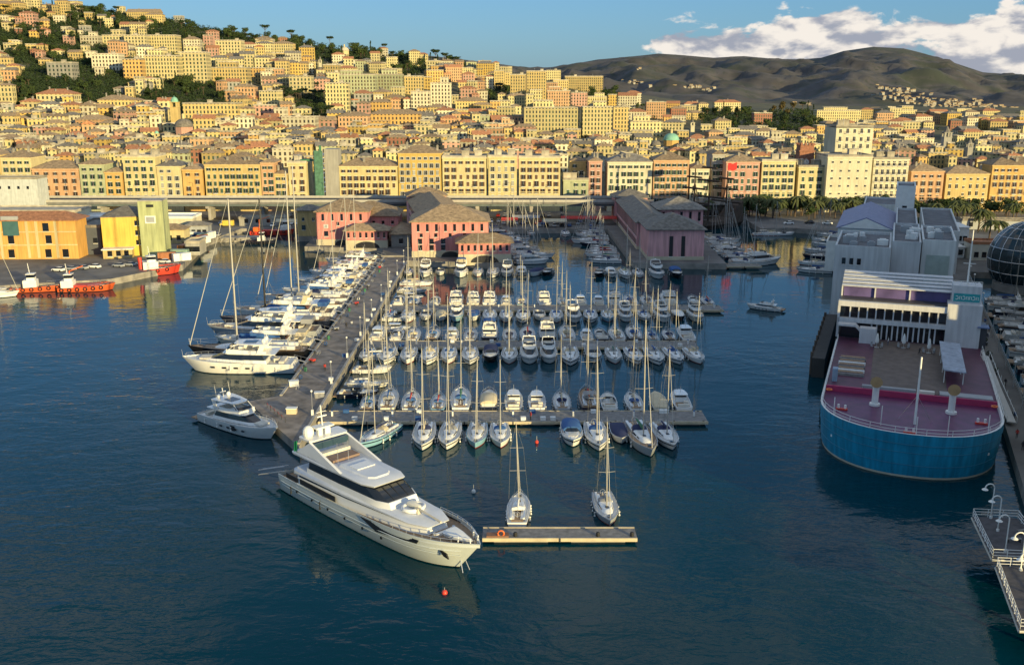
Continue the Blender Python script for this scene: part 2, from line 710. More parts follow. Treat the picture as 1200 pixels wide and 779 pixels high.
EARTH = mat('hillside_scrub', (.075, .07, .03), .95, var=.5, scale=.03, bump=.4, bscale=.2)
Ys = [512 * (2700 / 512) ** (i / 90) for i in range(91)]
grid_mesh('hill', [-500 + 24 * i for i in range(96)], Ys, lambda X, Y, p: land_h(X, Y), EARTH)

MCREST = [(300, 66), (480, 63), (560, 72), (620, 80), (645, 79), (665, 76), (700, 70), (735, 67), (770, 63), (800, 65), (835, 68), (870, 66), (905, 69), (935, 70), (960, 68), (985, 60), (1020, 55), (1055, 57),
          (1080, 63), (1110, 72), (1150, 85), (1180, 88), (1200, 88), (1300, 97), (1500, 90)]


def mountain_h(X, Y, p):
    t = (Y - 2000) / (4600 - 2000)
    hc = CAM_H + slope_at(lerp_tab(MCREST, p)) * 4600
    v = Vector((X / 420, Y / 520, .7))
    rid = (1 - abs(NZ.noise(v))) * 85 + (1 - abs(NZ.noise(Vector((X / 170, Y / 300, 2.2))))) * 42 - 30 + NZ.fractal(Vector((X / 110, Y / 160, 5)), .9, 2.1, 5) * 26
    if t <= 1:
        env = math.sin(PI * min(1, max(0, t))) ** .8
        return 5 + (hc - 5) * t ** 1.25 + (rid - 52) * env * (.9 if t > .1 else .3)
    return hc - (Y - 4600) * .3


MTN = mat('mountain_scrub', (.062, .056, .056), .95, var=.5, scale=.012, bump=.9, bscale=.016)


def mountain_cover():
    nt = MTN.node_tree
    L = nt.links.new
    b = nt.nodes['Principled BSDF']
    src = b.inputs['Base Color'].links[0].from_socket
    tc = nd(nt, 'ShaderNodeTexCoord')
    last = src
    for sc_, lo, hi, col in ((.0035, .48, .60, (.030, .040, .022)), (.009, .55, .66, (.085, .070, .052)), (.025, .56, .64, (.022, .032, .018))):
        n = nd(nt, 'ShaderNodeTexNoise')
        n.inputs['Scale'].default_value = sc_
        n.inputs['Detail'].default_value = 8
        n.inputs['Roughness'].default_value = .65
        n.inputs['Distortion'].default_value = .8
        L(tc.outputs['Object'], n.inputs['Vector'])
        r = nd(nt, 'ShaderNodeMapRange')
        r.inputs[1].default_value, r.inputs[2].default_value, r.inputs[3].default_value, r.inputs[4].default_value = lo, hi, 0, .8
        L(n.outputs['Fac'], r.inputs[0])
        m = nd(nt, 'ShaderNodeMix', data_type='RGBA')
        L(r.outputs[0], m.inputs[0])
        L(last, m.inputs[6])
        m.inputs[7].default_value = (*col, 1)
        last = m.outputs[2]
    L(last, b.inputs['Base Color'])


mountain_cover()
grid_mesh('mountain', [250 + 5 * i for i in range(261)], [2000 + 36 * i for i in range(82)], mountain_h, MTN)

# ------------------------------------------------------------------ buildings
PALETTE = {
    'yellow': (0.51, 0.38, 0.16), 'ochre': (0.510, 0.352, 0.097), 'cream': (0.546, 0.458, 0.246), 'pale yellow': (0.54, 0.45, 0.225), 'white': (0.554, 0.510, 0.370),
    'pink': (0.475, 0.273, 0.211), 'salmon': (0.502, 0.299, 0.167), 'orange': (0.528, 0.334, 0.114), 'grey': (0.334, 0.317, 0.282), 'brick red': (0.299, 0.132, 0.088), 'pale green': (0.370, 0.387, 0.238),
}
FM = {k: facade_mat('plaster_' + k.replace(' ', '_'), v, cw=2.7 + .3 * (i % 3), ch=3.3 + .1 * (i % 2), shutter=[(.05, .08, .055), (.10, .065, .04), (.05, .08, .055)][i % 3]) for i, (k, v) in enumerate(PALETTE.items())}
PM = {k: mat('wall_' + k.replace(' ', '_'), v, .85, var=.12, scale=.15, streak=.16) for k, v in PALETTE.items()}
ROOFS = {'brown': BROWNROOF, 'slate': SLATE, 'terracotta': TERRA, 'flat': FLATROOF}


def wall_geo(w_, d, h, below):
    """four walls around (0,0), front towards -y; UV in metres measured from the eaves down"""
    a, b = w_ / 2, d / 2
    c = [(-a, -b), (a, -b), (a, b), (-a, b)]
    vs, fs, uvs = [], [], []
    for i in range(4):
        p, q = c[i], c[(i + 1) % 4]
        ln = math.hypot(q[0] - p[0], q[1] - p[1])
        o = len(vs)
        vs += [(p[0], p[1], -below), (q[0], q[1], -below), (q[0], q[1], h), (p[0], p[1], h)]
        fs.append((o, o + 1, o + 2, o + 3))
        uo = -ln / 2 + 30.0
        uvs += [(uo, 100 - h - below), (uo + ln, 100 - h - below), (uo + ln, 100.0), (uo, 100.0)]
    return vs, fs, uvs


def roof_geo(w_, d, h, kind, ov=.5):
    a, b = w_ / 2 + ov, d / 2 + ov
    if kind == 'flat':
        a, b = w_ / 2 + .15, d / 2 + .15
        mb = MB()
        mb.box(0, 0, h, 2 * a, 2 * b, .35)
        mb.box(0, -b + .15, h + .352, 2 * a, .3, .6)
        mb.box(0, b - .15, h + .352, 2 * a, .3, .6)
        mb.box(-a + .15, 0, h + .352, .3, 2 * b - .62, .6)
        mb.box(a - .15, 0, h + .352, .3, 2 * b - .62, .6)
        return mb.v, mb.f
    rh = min(a, b) * (.42 if kind == 'hip' else .5)
    rl = max(0, a - b) if a >= b else 0
    rb = max(0, b - a) if b > a else 0
    if kind == 'gable':
        rl, rb = (a, 0) if a >= b else (0, b)
    z = h
    vs = [(-a, -b, z), (a, -b, z), (a, b, z), (-a, b, z), (-a, -b, z + .25), (a, -b, z + .25), (a, b, z + .25), (-a, b, z + .25)]
    if a >= b:
        vs += [(-rl, 0, z + .25 + rh), (rl, 0, z + .25 + rh)]
        fs = [(4, 5, 9, 8), (6, 7, 8, 9), (5, 6, 9), (7, 4, 8)]
    else:
        vs += [(0, -rb, z + .25 + rh), (0, rb, z + .25 + rh)]
        fs = [(4, 5, 8), (5, 6, 9, 8), (6, 7, 9), (7, 4, 8, 9)]
    fs += [(3, 2, 1, 0), (0, 1, 5, 4), (1, 2, 6, 5), (2, 3, 7, 6), (3, 0, 4, 7)]
    return vs, fs


def uv_mesh(name, vs, fs, uvs, mats, mi=None):
    me = bpy.data.meshes.new(name)
    me.from_pydata(vs, [], fs)
    for m in mats:
        me.materials.append(m)
    if mi:
        me.polygons.foreach_set('material_index', mi)
    lay = me.uv_layers.new(name='UVMap')
    flat = []
    for f in me.polygons:
        for li in f.vertices:
            flat += list(uvs[li])
    lay.data.foreach_set('uv', flat)
    me.update()
    return me


def chimney_mesh():
    mb = MB()
    mb.box(0, 0, -1.2, .9, .7, 2.6)
    mb.box(0, 0, 1.402, 1.15, .95, .2)
    mb.box(0, 0, 1.604, .6, .4, .35)
    return mb.mesh('chimney', STONE)


CHIM = chimney_mesh()
HUT = MB().box(0, 0, 0, 3.4, 3.0, 2.4).box(0, 0, 2.402, 3.8, 3.4, .2).mesh('stair_hut', FLATROOF)
ANT = MB().tube([(0, 0, 0), (0, 0, 3.4)], .06).tube([(-.6, 0, 3.0), (.6, 0, 3.0)], .04).tube([(-.45, 0, 2.6), (.45, 0, 2.6)], .04).mesh('antenna', STEEL)


def house(loc, w_, d, h, rot, colour, roof, roofmat, label, cat='building', group=None, name='apartment_house', below=8, extras=True, wallmat=None):
    root = thing(name, label, cat, loc, rot, group)
    vs, fs, uvs = wall_geo(w_, d, h, below)
    obj('wall', uv_mesh('wall', vs, fs, uvs, [wallmat or FM[colour]]), root)
    rv, rf = roof_geo(w_, d, h, roof)
    ro = MB().add(rv, rf).build('roof', roofmat, root)
    if extras:
        rnd = random.Random(int(loc[0] * 7 + loc[1] * 13))
        if w_ > 11 and rnd.random() < .55:          # a lower wing or a set-back top storey makes the mass uneven
            ww, dd = w_ * rnd.uniform(.35, .6), d * rnd.uniform(.5, .8)
            if roof == 'flat':
                vs, fs, uvs = wall_geo(ww, dd, rnd.uniform(2.8, 5.5), 0)
                wo = obj('upper_storey', uv_mesh('upper_storey', vs, fs, uvs, [wallmat or FM[colour]]), root, (rnd.uniform(-.2, .2) * w_, .08 * d, h + .352))
                rv, rf = roof_geo(ww, dd, vs[2][2] + .003, 'flat')
                MB().add(rv, rf).build('roof', roofmat, wo)
            else:
                h2 = h * rnd.uniform(.5, .75)
                vs, fs, uvs = wall_geo(ww, dd, h2, below)
                wo = obj('wing', uv_mesh('wing', vs, fs, uvs, [wallmat or FM[colour]]), root, (rnd.choice((-1, 1)) * (w_ * .5 - ww * .2), -d * .5 - dd * .2, 0))
                rv, rf = roof_geo(ww, dd, h2 + .003, rnd.choice(('flat', 'hip')))
                MB().add(rv, rf).build('roof', roofmat, wo)
        if roof == 'flat':
            if w_ > 9:
                obj('stair_hut', HUT, ro, (rnd.uniform(-.3, .3) * w_, rnd.uniform(-.1, .25) * d, h + .352))
            obj('antenna', ANT, ro, (rnd.uniform(-.4, .4) * w_, rnd.uniform(-.3, .3) * d, h + .35))
        else:
            for _ in range(rnd.choice((1, 2, 2, 3))):
                x, y = rnd.uniform(-.35, .35) * w_, rnd.uniform(-.28, .05) * d
                k = min(1.0, (1 - abs(y) / (d / 2)))
                obj('chimney', CHIM, ro, (x, y, h + .25 + min(w_, d) * .21 * k))
    return root


# windows for the row along the waterfront: pane, frame, sill and open shutters
def window_mesh(name, w_, h, shut, open_=True, balcony=False):
    mb = MB()
    mb.box(0, -.02, 0, w_, .06, h, 0)
    mb.box(0, -.05, h, w_ + .24, .14, .14, 1)
    mb.box(0, -.08, -.14, w_ + .3, .2, .13, 1)
    mb.box(0, -.06, 0, .06, .06, h, 1)
    if shut is not None:
        if open_:
            for s in (-1, 1):
                mb.box(s * (w_ * .75 + .03), -.04, .02, w_ * .48, .08, h - .04, 2)
        else:
            mb.box(0, -.08, .02, w_ - .02, .05, h - .04, 2)
    if balcony:
        mb.box(0, -.5, -.3, w_ + 1.0, .95, .14, 1)
        for x in [-(w_ + .9) / 2 + i * (w_ + .9) / 6 for i in range(7)]:
            mb.box(x, -.93, -.156, .05, .05, 1.0, 3)
        mb.box(0, -.93, .846, w_ + 1, .07, .06, 3)
    return mb.mesh(name, [GLASS, WHITEP, shut or WHITEP, DARKMETAL])


SHG = mat('green_shutter', (.035, .075, .05), .7, obj_var=.25)
SHB = mat('brown_shutter', (.11, .06, .035), .7, obj_var=.25)
SHW = mat('grey_shutter', (.30, .30, .27), .7, obj_var=.2)
WIN = {}
for nm, sm in (('g', SHG), ('b', SHB), ('w', SHW)):
    WIN[nm] = [window_mesh('window', 1.2, 2.1, sm), window_mesh('window', 1.2, 2.1, sm, False), window_mesh('window', 1.2, 2.5, sm, True, True), window_mesh('window', 1.1, 1.3, sm)]
WINP = [window_mesh('window', 1.2, 1.9, None), window_mesh('window', 1.0, 1.0, None), window_mesh('window', 1.2, 2.2, None, True, True), window_mesh('window', 1.1, 1.1, None)]


def put_windows(root, w_, h, y, style, zmin, step=3.0, fl=3.6, seed=1, side=None, top=.9, skip=0.0):
    """rows of windows on the wall at local y (front) or, with side=+1/-1, on a side wall of depth w_"""
    rnd = random.Random(seed)
    n = max(2, int((w_ - 1.2) / step))
    fr = int((h - zmin - top + .4) / fl)
    for k in range(fr):
        z = h - top - 2.1 - k * fl + (.5 if k == 0 else 0)
        for i in range(n):
            if skip and rnd.random() < skip:
                continue
            x = (i - (n - 1) / 2) * (w_ - .8) / n
            st = WINP if style == 'p' else WIN[style]
            idx = 3 if k == 0 else (1 if rnd.random() < .3 else 0)
            if k == 3 and i % 2 == seed % 2 and fr > 3:
                idx = 2
            if side:
                o = obj('window', st[idx], root, (y * side, x, z), PI / 2 * side)
            else:
                o = obj('window', st[idx], root, (x, -y, z))


FRONT = []


def front(x0, x1, ytop, colour, label, roof='hip', rm='brown', style='g', Y=466.0, d=15.0, step=3.0, fl=3.3, name='waterfront_house', cornice=True, zmin=3.0, over=0.0, skip=.03):
    a, b = atY(x0, ytop, Y), atY(x1, ytop, Y)
    w_ = b.x - a.x - .25
    h = a.z - 2.0
    root = thing(name, label, 'building', ((a.x + b.x) / 2, Y + d / 2, 2.0), 0, 'tall houses along the waterfront')
    mb = MB()
    mb.box(0, 0, -1, w_, d, h + 1)
    mb.build('wall', PM[colour], root)
    rv, rf = roof_geo(w_, d, h + .42, roof, .35)
    ro = MB().add(rv, rf).build('roof', ROOFS[rm if roof != 'flat' else 'flat'], root)
    if cornice:
        c = MB()
        c.box(0, 0, h + .002, w_ + .5, d + .5, .41)
        cm = (mat('cornice_' + colour.replace(' ', '_'), tuple(min(1, k * 1.12 + .03) for k in PALETTE[colour]), .8))
        c.build('cornice', cm, root)
        MB().box(0, -d / 2 - .08, h - 1.1, w_, .16, .22).build('string_course', cm, root)
        MB().box(0, -d / 2 - .07, h * .36, w_, .14, .3).build('string_course', cm, root)
    seed = int(x0)
    put_windows(root, w_, h, d / 2 + .01, style, zmin, step, fl, seed, skip=skip)
    rnd = random.Random(seed)
    if roof == 'flat':
        for _ in range(2):
            obj('stair_hut', HUT, ro, (rnd.uniform(-.35, .35) * w_, rnd.uniform(0, .2) * d, h + .78))
        for _ in range(3):
            obj('antenna', ANT, ro, (rnd.uniform(-.4, .4) * w_, rnd.uniform(-.3, .3) * d, h + .78))
    else:
        for _ in range(max(2, int(w_ / 6))):
            y = rnd.uniform(-.3, .05) * d
            obj('chimney', CHIM, ro, (rnd.uniform(-.42, .42) * w_, y, h + .6 + d * .2 * (1 - abs(y) * 2 / d)))
    FRONT.append(((x0 + x1) / 2, label))
    return root


front(-60, 0, 183, 'yellow', 'yellow waterfront house cut by the left edge behind the pale low block')
front(0, 36, 186, 'cream', 'cream house under a long brown roof at the far left of the row')
front(36, 92, 199, 'salmon', 'salmon house of few windows under a steep brown hipped roof', rm='brown', style='b', step=4.2)
front(92, 122, 194, 'pale green', 'pale green narrow house right of the salmon house', style='g')
front(122, 143, 203, 'orange', 'narrow orange house between pale green and tall pale yellow houses', style='g', step=3.2)
front(143, 182, 185, 'pale yellow', 'tall pale yellow house with flat roof and six window rows', 'flat', style='g', step=3.3)
front(183, 212, 196, 'cream', 'cream house with white shutters beside the narrow dull orange house', style='w', rm='slate')
front(213, 237, 200, 'orange', 'dull orange plain house with small windows left of the broad yellow house', style='b')
front(239, 305, 194, 'yellow', 'broad yellow house with many dark windows behind the tall white mast', style='g', step=2.7)
front(305, 321, 192, 'salmon', 'slim salmon house squeezed against the broad yellow house', style='g', step=2.6)
front(321, 337, 205, 'yellow', 'slim low yellow house beside the cream house with shaded side', style='g', step=2.6)
front(337, 359, 192, 'cream', 'slim cream house standing left of the scaffolded tower', 'flat', style='b', step=3.3)
front(397, 466, 196, 'pale yellow', 'long pale yellow palace with rows of dark shutters right of scaffolding', style='b', step=2.7, rm='brown')
front(466, 517, 181, 'ochre', 'deep ochre palace with a gallery of arched windows', style='w', step=2.5, rm='brown')
front(518, 570, 186, 'cream', 'broad cream palace with balconies behind the pink warehouse', 'flat', style='b', step=3.0)
front(572, 606, 185, 'pale yellow', 'pale yellow palace with flat roof behind a group of masts', 'flat', style='w', step=2.9)
front(608, 657, 186, 'cream', 'cream palace with dark balconies in its middle bays', 'flat', style='b', step=2.8)
front(660, 690, 212, 'pale green', 'low pale green house between cream palace and brownish pink house', 'flat', style='g', step=2.8, d=10)
front(668, 687, 190, 'yellow', 'yellow house rising behind the low pale green house', style='g', Y=478, d=10)
front(690, 706, 190, 'pink', 'narrow brownish pink house with a dark shaded gap on its right', style='b', step=2.6)
front(712, 765, 191, 'white', 'off white palace with green shutters beside the red house', style='g', step=2.6, rm='slate')
front(766, 808, 189, 'salmon', 'orange red house with green shuttered windows beside off white palace', style='g', step=2.5)
front(809, 833, 199, 'white', 'low whitish pink house behind the dark ship masts', style='g', step=2.6)
front(835, 850, 182, 'grey', 'narrow greyish house behind the galleon with its red flag', style='g', step=2.6, Y=474)
front(851, 891, 191, 'pink', 'rose pink house above the quay palms', style='g', step=2.8)
front(893, 933, 190, 'cream', 'cream house with green loggia right of the rose pink house', 'flat', style='g', step=2.7)
front(936, 967, 197, 'cream', 'pale house with green shutters standing below the brick clock tower', 'flat', style='g', step=3.2)
front(1068, 1107, 202, 'salmon', 'salmon pink house beside the yellow house right of the white office block', style='b', step=3.0)
front(1109, 1160, 205, 'yellow', 'golden yellow house with white window frames at right', style='p', step=3.0)
front(1163, 1235, 195, 'orange', 'orange house with a brown roof at the right edge', style='b', step=3.0, rm='brown')
front(-150, -60, 190, 'orange', 'orange house beyond the left edge of the row')
front(1237, 1320, 192, 'cream', 'cream house beyond the right edge of the row')

# the office block with small square windows and the white tower behind it
off = front(970, 1023, 185, 'white', 'wide pale office block pierced by small square windows', 'flat', style='p', step=3.6, fl=3.5, name='office_block', Y=462, d=20)
for k in KIDS[off.name]:
    if k.name.startswith('window'):
        k.data = WINP[1]
off2 = front(1024, 1066, 188, 'white', 'pale office block with long balcony strips right of the square windowed block', 'flat', style='p', step=2.4, fl=3.4, name='office_block', Y=463, d=20)
for k in KIDS[off2.name]:
    if k.name.startswith('window'):
        k.data = WINP[2]
tw = front(980, 1024, 150, 'white', 'tall white office tower with balconies rising behind the pale block', 'flat', style='p', step=3.2, fl=3.4, name='office_tower', Y=490, d=18, zmin=24, cornice=False)
for i, k in enumerate(KIDS[tw.name]):
    if k.name.startswith('window'):
        k.data = WINP[2 if i % 2 else 0]
# brick clock tower
a = atY(944, 170, 484)
t = thing('clock_tower', 'square red brick tower with a clock rising above the waterfront houses', 'tower', (a.x, 484, 2))
hh = a.z - 2
MB().box(0, 0, 0, 7.0, 7.0, hh - 3).box(0, 0, hh - 2.998, 7.8, 7.8, .6).box(0, 0, hh - 2.396, 6.6, 6.6, 2.4).build('shaft', mat('tower_brick', (.27, .12, .075), .9, var=.3, scale=1.2), t)
mb = MB()
for i in range(4):
    for s in (-1, 1):
        mb.box((i - 1.5) * 1.9, s * 3.5, hh + .004, 1.0, .5, .9)
        mb.box(s * 3.5, (i - 1.5) * 1.9, hh + .004, .5, .9, .9)
mb.build('battlement', mat('tower_brick', ()), t)
mb = MB()
mb.tube([(0, -3.5, hh - 8), (0, -3.62, hh - 8)], 1.3, 20, 0)
mb.box(0, -3.66, hh - 8, .12, .06, .95, 1)
mb.box(.3, -3.66, hh - 8.05, .7, .06, .12, 1)
mb.build('clock_face', [WHITEP, BLACK], t)


# ------------------------------------------------------------------ landmarks and named houses on the hill
def lm(x0, x1, ytop, ybase, colour, roof, rm, label, d=None, rot=0.0, name='apartment_house', cat='building'):
    p = hit_land((x0 + x1) / 2, ybase)
    if p is None:
        return None
    Y = p.y
    a, b = atY(x0, ytop, Y), atY(x1, ytop, Y)
    w_ = b.x - a.x
    TAKEN.append((x0, x1, ytop, ybase))
    return house((p.x, Y + (d or w_ * .5) / 2, p.z), w_, d or min(16, w_ * .6), a.z - p.z - (0 if roof == 'flat' else 1.5), rot, colour, roof, ROOFS[rm], label, cat, 'houses on the hillside', name)


TAKEN = []
for args in [
    (50, 64, 5, 16, 'yellow', 'hip', 'brown', 'left wing of the big yellow villa on the hilltop'),
    (66, 81, 0, 22, 'yellow', 'hip', 'brown', 'tall middle block of the big yellow villa on the hilltop'),
    (82, 95, 4, 14, 'pale yellow', 'hip', 'brown', 'right wing of the big yellow villa on the hilltop'),
    (24, 42, 14, 32, 'pink', 'hip', 'terracotta', 'dusty pink villa with terracotta roof under the yellow hilltop villa'),
    (35, 45, 35, 49, 'ochre', 'hip', 'terracotta', 'ochre turret shaped villa among red roofs on the left slope'),
    (148, 186, 13, 26, 'yellow', 'gable', 'brown', 'yellow gabled palace on the ridge below the left skyline'),
    (222, 250, 20, 31, 'salmon', 'hip', 'brown', 'salmon school block on the wooded left skyline'),
    (95, 116, 43, 54, 'white', 'flat', 'flat', 'white terraced block at the left end of the upper row'),
    (121, 146, 42, 54, 'cream', 'flat', 'flat', 'cream flat roofed block second in the upper row'),
    (147, 172, 42, 60, 'cream', 'flat', 'flat', 'cream tall block third in the upper row'),
    (174, 208, 42, 62, 'pale yellow', 'flat', 'flat', 'pale yellow wide block in the middle of the upper row'),
    (109, 141, 64, 84, 'white', 'flat', 'flat', 'white block with rows of balconies above the dark park'),
    (146, 168, 70, 96, 'orange', 'flat', 'flat', 'orange block standing right of the white balcony block'),
    (171, 210, 66, 96, 'pale yellow', 'flat', 'flat', 'tall pale yellow apartment slab above the dark tree belt'),
    (212, 244, 62, 98, 'cream', 'flat', 'flat', 'tall cream apartment slab above the dark tree belt'),
    (246, 290, 80, 100, 'yellow', 'flat', 'flat', 'long yellow apartment slab right above the dark tree belt'),
    (254, 284, 48, 72, 'cream', 'flat', 'flat', 'cream pair of blocks at the right end of the upper row'),
    (0, 17, 98, 127, 'pale yellow', 'hip', 'brown', 'pale yellow villa with hipped roof at the left edge of the slope'),
    (0, 14, 66, 84, 'yellow', 'hip', 'brown', 'yellow gabled villa at the left edge among trees'),
    (45, 87, 108, 128, 'cream', 'hip', 'terracotta', 'cream three storey villa with terracotta roof set in dark trees'),
    (90, 128, 138, 151, 'salmon', 'hip', 'brown', 'long salmon building with arched windows below the trees'),
    (116, 156, 115, 130, 'yellow', 'hip', 'brown', 'yellow villa with pale front right of the tree clad slope'),
    (57, 87, 74, 94, 'grey', 'flat', 'flat', 'dull brown stone building sunk in the dark wooded slope'),
    (214, 278, 122, 141, 'yellow', 'flat', 'flat', 'long yellow building with a raised centre right of the belfry'),
    (276, 300, 100, 122, 'salmon', 'hip', 'brown', 'salmon school with arcaded front at the end of the tree belt'),
    (331, 370, 138, 155, 'white', 'flat', 'flat', 'white block with big windows below the umbrella pines'),
    (298, 323, 124, 140, 'pink', 'flat', 'flat', 'plain pink block left of the umbrella pines'),
    (382, 409, 98, 130, 'pale yellow', 'flat', 'flat', 'pale yellow tower block right of the umbrella pines'),
    (398, 440, 88, 112, 'pale green', 'flat', 'flat', 'grey green block wrapped in scaffolding on the mid slope'),
    (442, 472, 88, 110, 'pale green', 'flat', 'flat', 'pale green balcony block beside the scaffolded block'),
    (474, 496, 90, 112, 'yellow', 'flat', 'flat', 'yellow balcony block right of the pale green block'),
    (505, 529, 98, 130, 'white', 'flat', 'flat', 'bright white tower block with square windows on the mid slope'),
    (482, 504, 108, 131, 'white', 'flat', 'flat', 'whitish balcony block left of the bright white tower block'),
    (397, 432, 134, 152, 'salmon', 'hip', 'brown', 'left part of the long orange palace on the lower slope'),
    (433, 492, 132, 152, 'orange', 'hip', 'brown', 'long orange palace with three rows of windows on the lower slope'),
    (340, 366, 90, 112, 'cream', 'flat', 'flat', 'cream narrow block over the umbrella pines'),
    (534, 570, 117, 131, 'yellow', 'hip', 'brown', 'yellow villa left of the round dark tree'),
    (598, 616, 88, 118, 'yellow', 'flat', 'flat', 'tall yellow tower block at the end of the ridge'),
    (617, 640, 84, 118, 'yellow', 'flat', 'flat', 'bright yellow tower block at the end of the ridge'),
    (641, 668, 107, 125, 'salmon', 'flat', 'flat', 'salmon red block below the yellow ridge blocks'),
    (669, 688, 109, 125, 'pink', 'flat', 'flat', 'pink block left of the dark green trees'),
    (662, 707, 90, 108, 'yellow', 'flat', 'flat', 'wide yellow block on the end of the ridge'),
    (640, 657, 83, 98, 'pale yellow', 'flat', 'flat', 'pale yellow block highest on the end of the ridge'),
    (614, 679, 127, 157, 'pale yellow', 'flat', 'flat', 'long pale yellow slab with three window rows on the lower slope'),
    (682, 717, 126, 164, 'pale yellow', 'flat', 'flat', 'pale yellow eight storey slab right of the long slab'),
    (718, 736, 126, 162, 'yellow', 'flat', 'flat', 'yellow end wall slab adjoining the eight storey slab'),
    (738, 776, 143, 158, 'cream', 'flat', 'flat', 'cream plain block right of the tall slabs'),
    (757, 780, 120, 139, 'salmon', 'flat', 'flat', 'salmon plain block on the low ridge'),
    (786, 804, 126, 143, 'brick red', 'hip', 'brown', 'brick red house on the low ridge left of the park'),
    (883, 904, 133, 146, 'brick red', 'flat', 'flat', 'dark brick villa with pilasters inside the wooded park'),
    (837, 868, 119, 131, 'cream', 'hip', 'terracotta', 'cream house with red roof above the wooded park'),
    (958, 1010, 130, 146, 'pale yellow', 'flat', 'flat', 'long pale yellow terrace beyond the wooded park'),
    (1141, 1160, 171, 190, 'cream', 'flat', 'flat', 'cream balcony block low among the right hand roofs'),
    (850, 884, 172, 184, 'yellow', 'flat', 'flat', 'yellow house with balustrade behind the rose pink house'),
    (67, 92, 2, 9, 'pale yellow', 'flat', 'flat', 'pale yellow low wall building at the crown of the left hill'),
]:
    lm(*args)


def dome_church(px, ybase, r_px, label, dm, colour):
    p = hit_land(px, ybase)
    sc = p.y / 1186
    r = r_px * sc
    t = thing('domed_church', label, 'church', (p.x, p.y, p.z))
    h1 = r * 1.5
    mb = MB()
    mb.loft([[(r * math.cos(2 * PI * k / 8), r * math.sin(2 * PI * k / 8), z) for k in range(8)] for z in (-6, h1)])
    mb.build('drum', PM[colour], t)
    mb = MB()
    mb.loft([[(r * 1.1 * math.cos(2 * PI * k / 8), r * 1.1 * math.sin(2 * PI * k / 8), z) for k in range(8)] for z in (h1 + .003, h1 + .5)])
    mb.ball((0, 0, h1 + .5), r * 1.03, 0, 16, 6, .8, True)
    mb.build('dome', dm, t, smooth=40)
    mb = MB()
    mb.tube([(0, 0, h1 + r * .8), (0, 0, h1 + r * 1.25)], r * .16, 8)
    mb.ball((0, 0, h1 + r * 1.25), r * .18, 0, 8, 4, 1.2, True)
    mb.build('lantern', PM['cream'], t)
    for k in range(8):
        a = 2 * PI * (k + .5) / 8
        obj('window', WINP[0], t, (r * .93 * math.cos(a), r * .93 * math.sin(a), h1 * .3), a + PI / 2)
    TAKEN.append((px - r_px, px + r_px, ybase - r_px * 2.8, ybase))


def belfry(px, ytop, ybase, w_px, label, colour, spire=True):
    p = hit_land(px, ybase)
    h = atY(px, ytop, p.y).z - p.z
    s = w_px * p.y / 1186
    t = thing('bell_tower', label, 'tower', (p.x, p.y, p.z))
    MB().box(0, 0, -6, s, s, h * .62 + 6).build('shaft', PM[colour], t)
    mb = MB()
    mb.box(0, 0, h * .62 + .003, s * 1.12, s * 1.12, .4)
    for sx in (-1, 1):
        for sy in (-1, 1):
            mb.box(sx * s * .38, sy * s * .38, h * .62 + .406, s * .24, s * .24, h * .14)
    mb.box(0, 0, h * .76 + .41, s * 1.12, s * 1.12, .4)
    mb.build('belfry', PM[colour], t)
    mb = MB()
    if spire:
        mb.loft([[(s * .5 * math.cos(2 * PI * k / 8), s * .5 * math.sin(2 * PI * k / 8), h * .76 + .82), ][0] for k in range(8)] and [[(s * q * math.cos(2 * PI * k / 8), s * q * math.sin(2 * PI * k / 8), z) for k in range(8)] for q, z in ((.5, h * .76 + .82), (.03, h))])
    else:
        mb.ball((0, 0, h * .76 + .82), s * .5, 0, 10, 5, 1.3, True)
        mb.tube([(0, 0, h * .76 + s * .6), (0, 0, h)], .12, 5)
    mb.build('spire', COPPER if not spire else SLATE, t)
    TAKEN.append((px - w_px, px + w_px, ytop, ybase))


dome_church(217, 166, 10.5, 'octagonal church with a grey dome amid the roofs at left', SLATE, 'pink')
dome_church(786, 178, 9, 'small church under a green copper dome', COPPER, 'orange')
dome_church(768, 180, 6, 'small church with a dark dome left of the green dome', SLATE, 'cream')
dome_church(404, 68, 5, 'hillside church with a small pale dome near the ridge', FLATROOF, 'cream')
belfry(207, 112, 150, 9, 'yellow bell tower with open belfry beside the grey dome', 'yellow', False)
belfry(185, 154, 172, 5, 'small pale bell tower left of the grey dome', 'cream', False)
belfry(376, 66, 88, 3.2, 'slim pale spire tower high on the slope', 'white')
belfry(811, 140, 160, 4.5, 'white campanile rising over the roofs left of the park', 'white')
belfry(1107, 148, 182, 9, 'dark stone spire tower among the roofs at right', 'grey')
belfry(1134, 162, 192, 6, 'second darker spire tower right of the stone spire tower', 'grey')
belfry(964, 165, 184, 5, 'small pale pyramid topped tower beside the brick clock tower', 'cream')
belfry(302, 138, 156, 4, 'small cream bell tower left of the umbrella pines', 'cream')

# ------------------------------------------------------------------ trees
def leaf_cloud(mb, blobs, n, size, rnd, m=0):
    for _ in range(n):
        cx, cy, cz, rx, ry, rz = rnd.choice(blobs)
        while True:
            p = Vector((rnd.uniform(-1, 1), rnd.uniform(-1, 1), rnd.uniform(-1, 1)))
            if .3 < p.length < 1:
                break
        p = p * (.75 + .25 / max(p.length, .3)) if p.length < .7 else p
        c = Vector((cx + p.x * rx, cy + p.y * ry, cz + p.z * rz))
        nrm = (p + Vector((rnd.uniform(-.6, .6), rnd.uniform(-.6, .6), rnd.uniform(-.2, .9)))).normalized()
        q = nrm.to_track_quat('Z', 'Y')
        s = size * rnd.uniform(.6, 1.35)
        e = [q @ Vector((a * s, b * s * rnd.uniform(.5, .9), 0)) for a, b in ((-1, -.4), (.2, -1), (1, .1), (.1, 1))]
        mb.add([c + k for k in e], [(0, 1, 2, 3)], m)


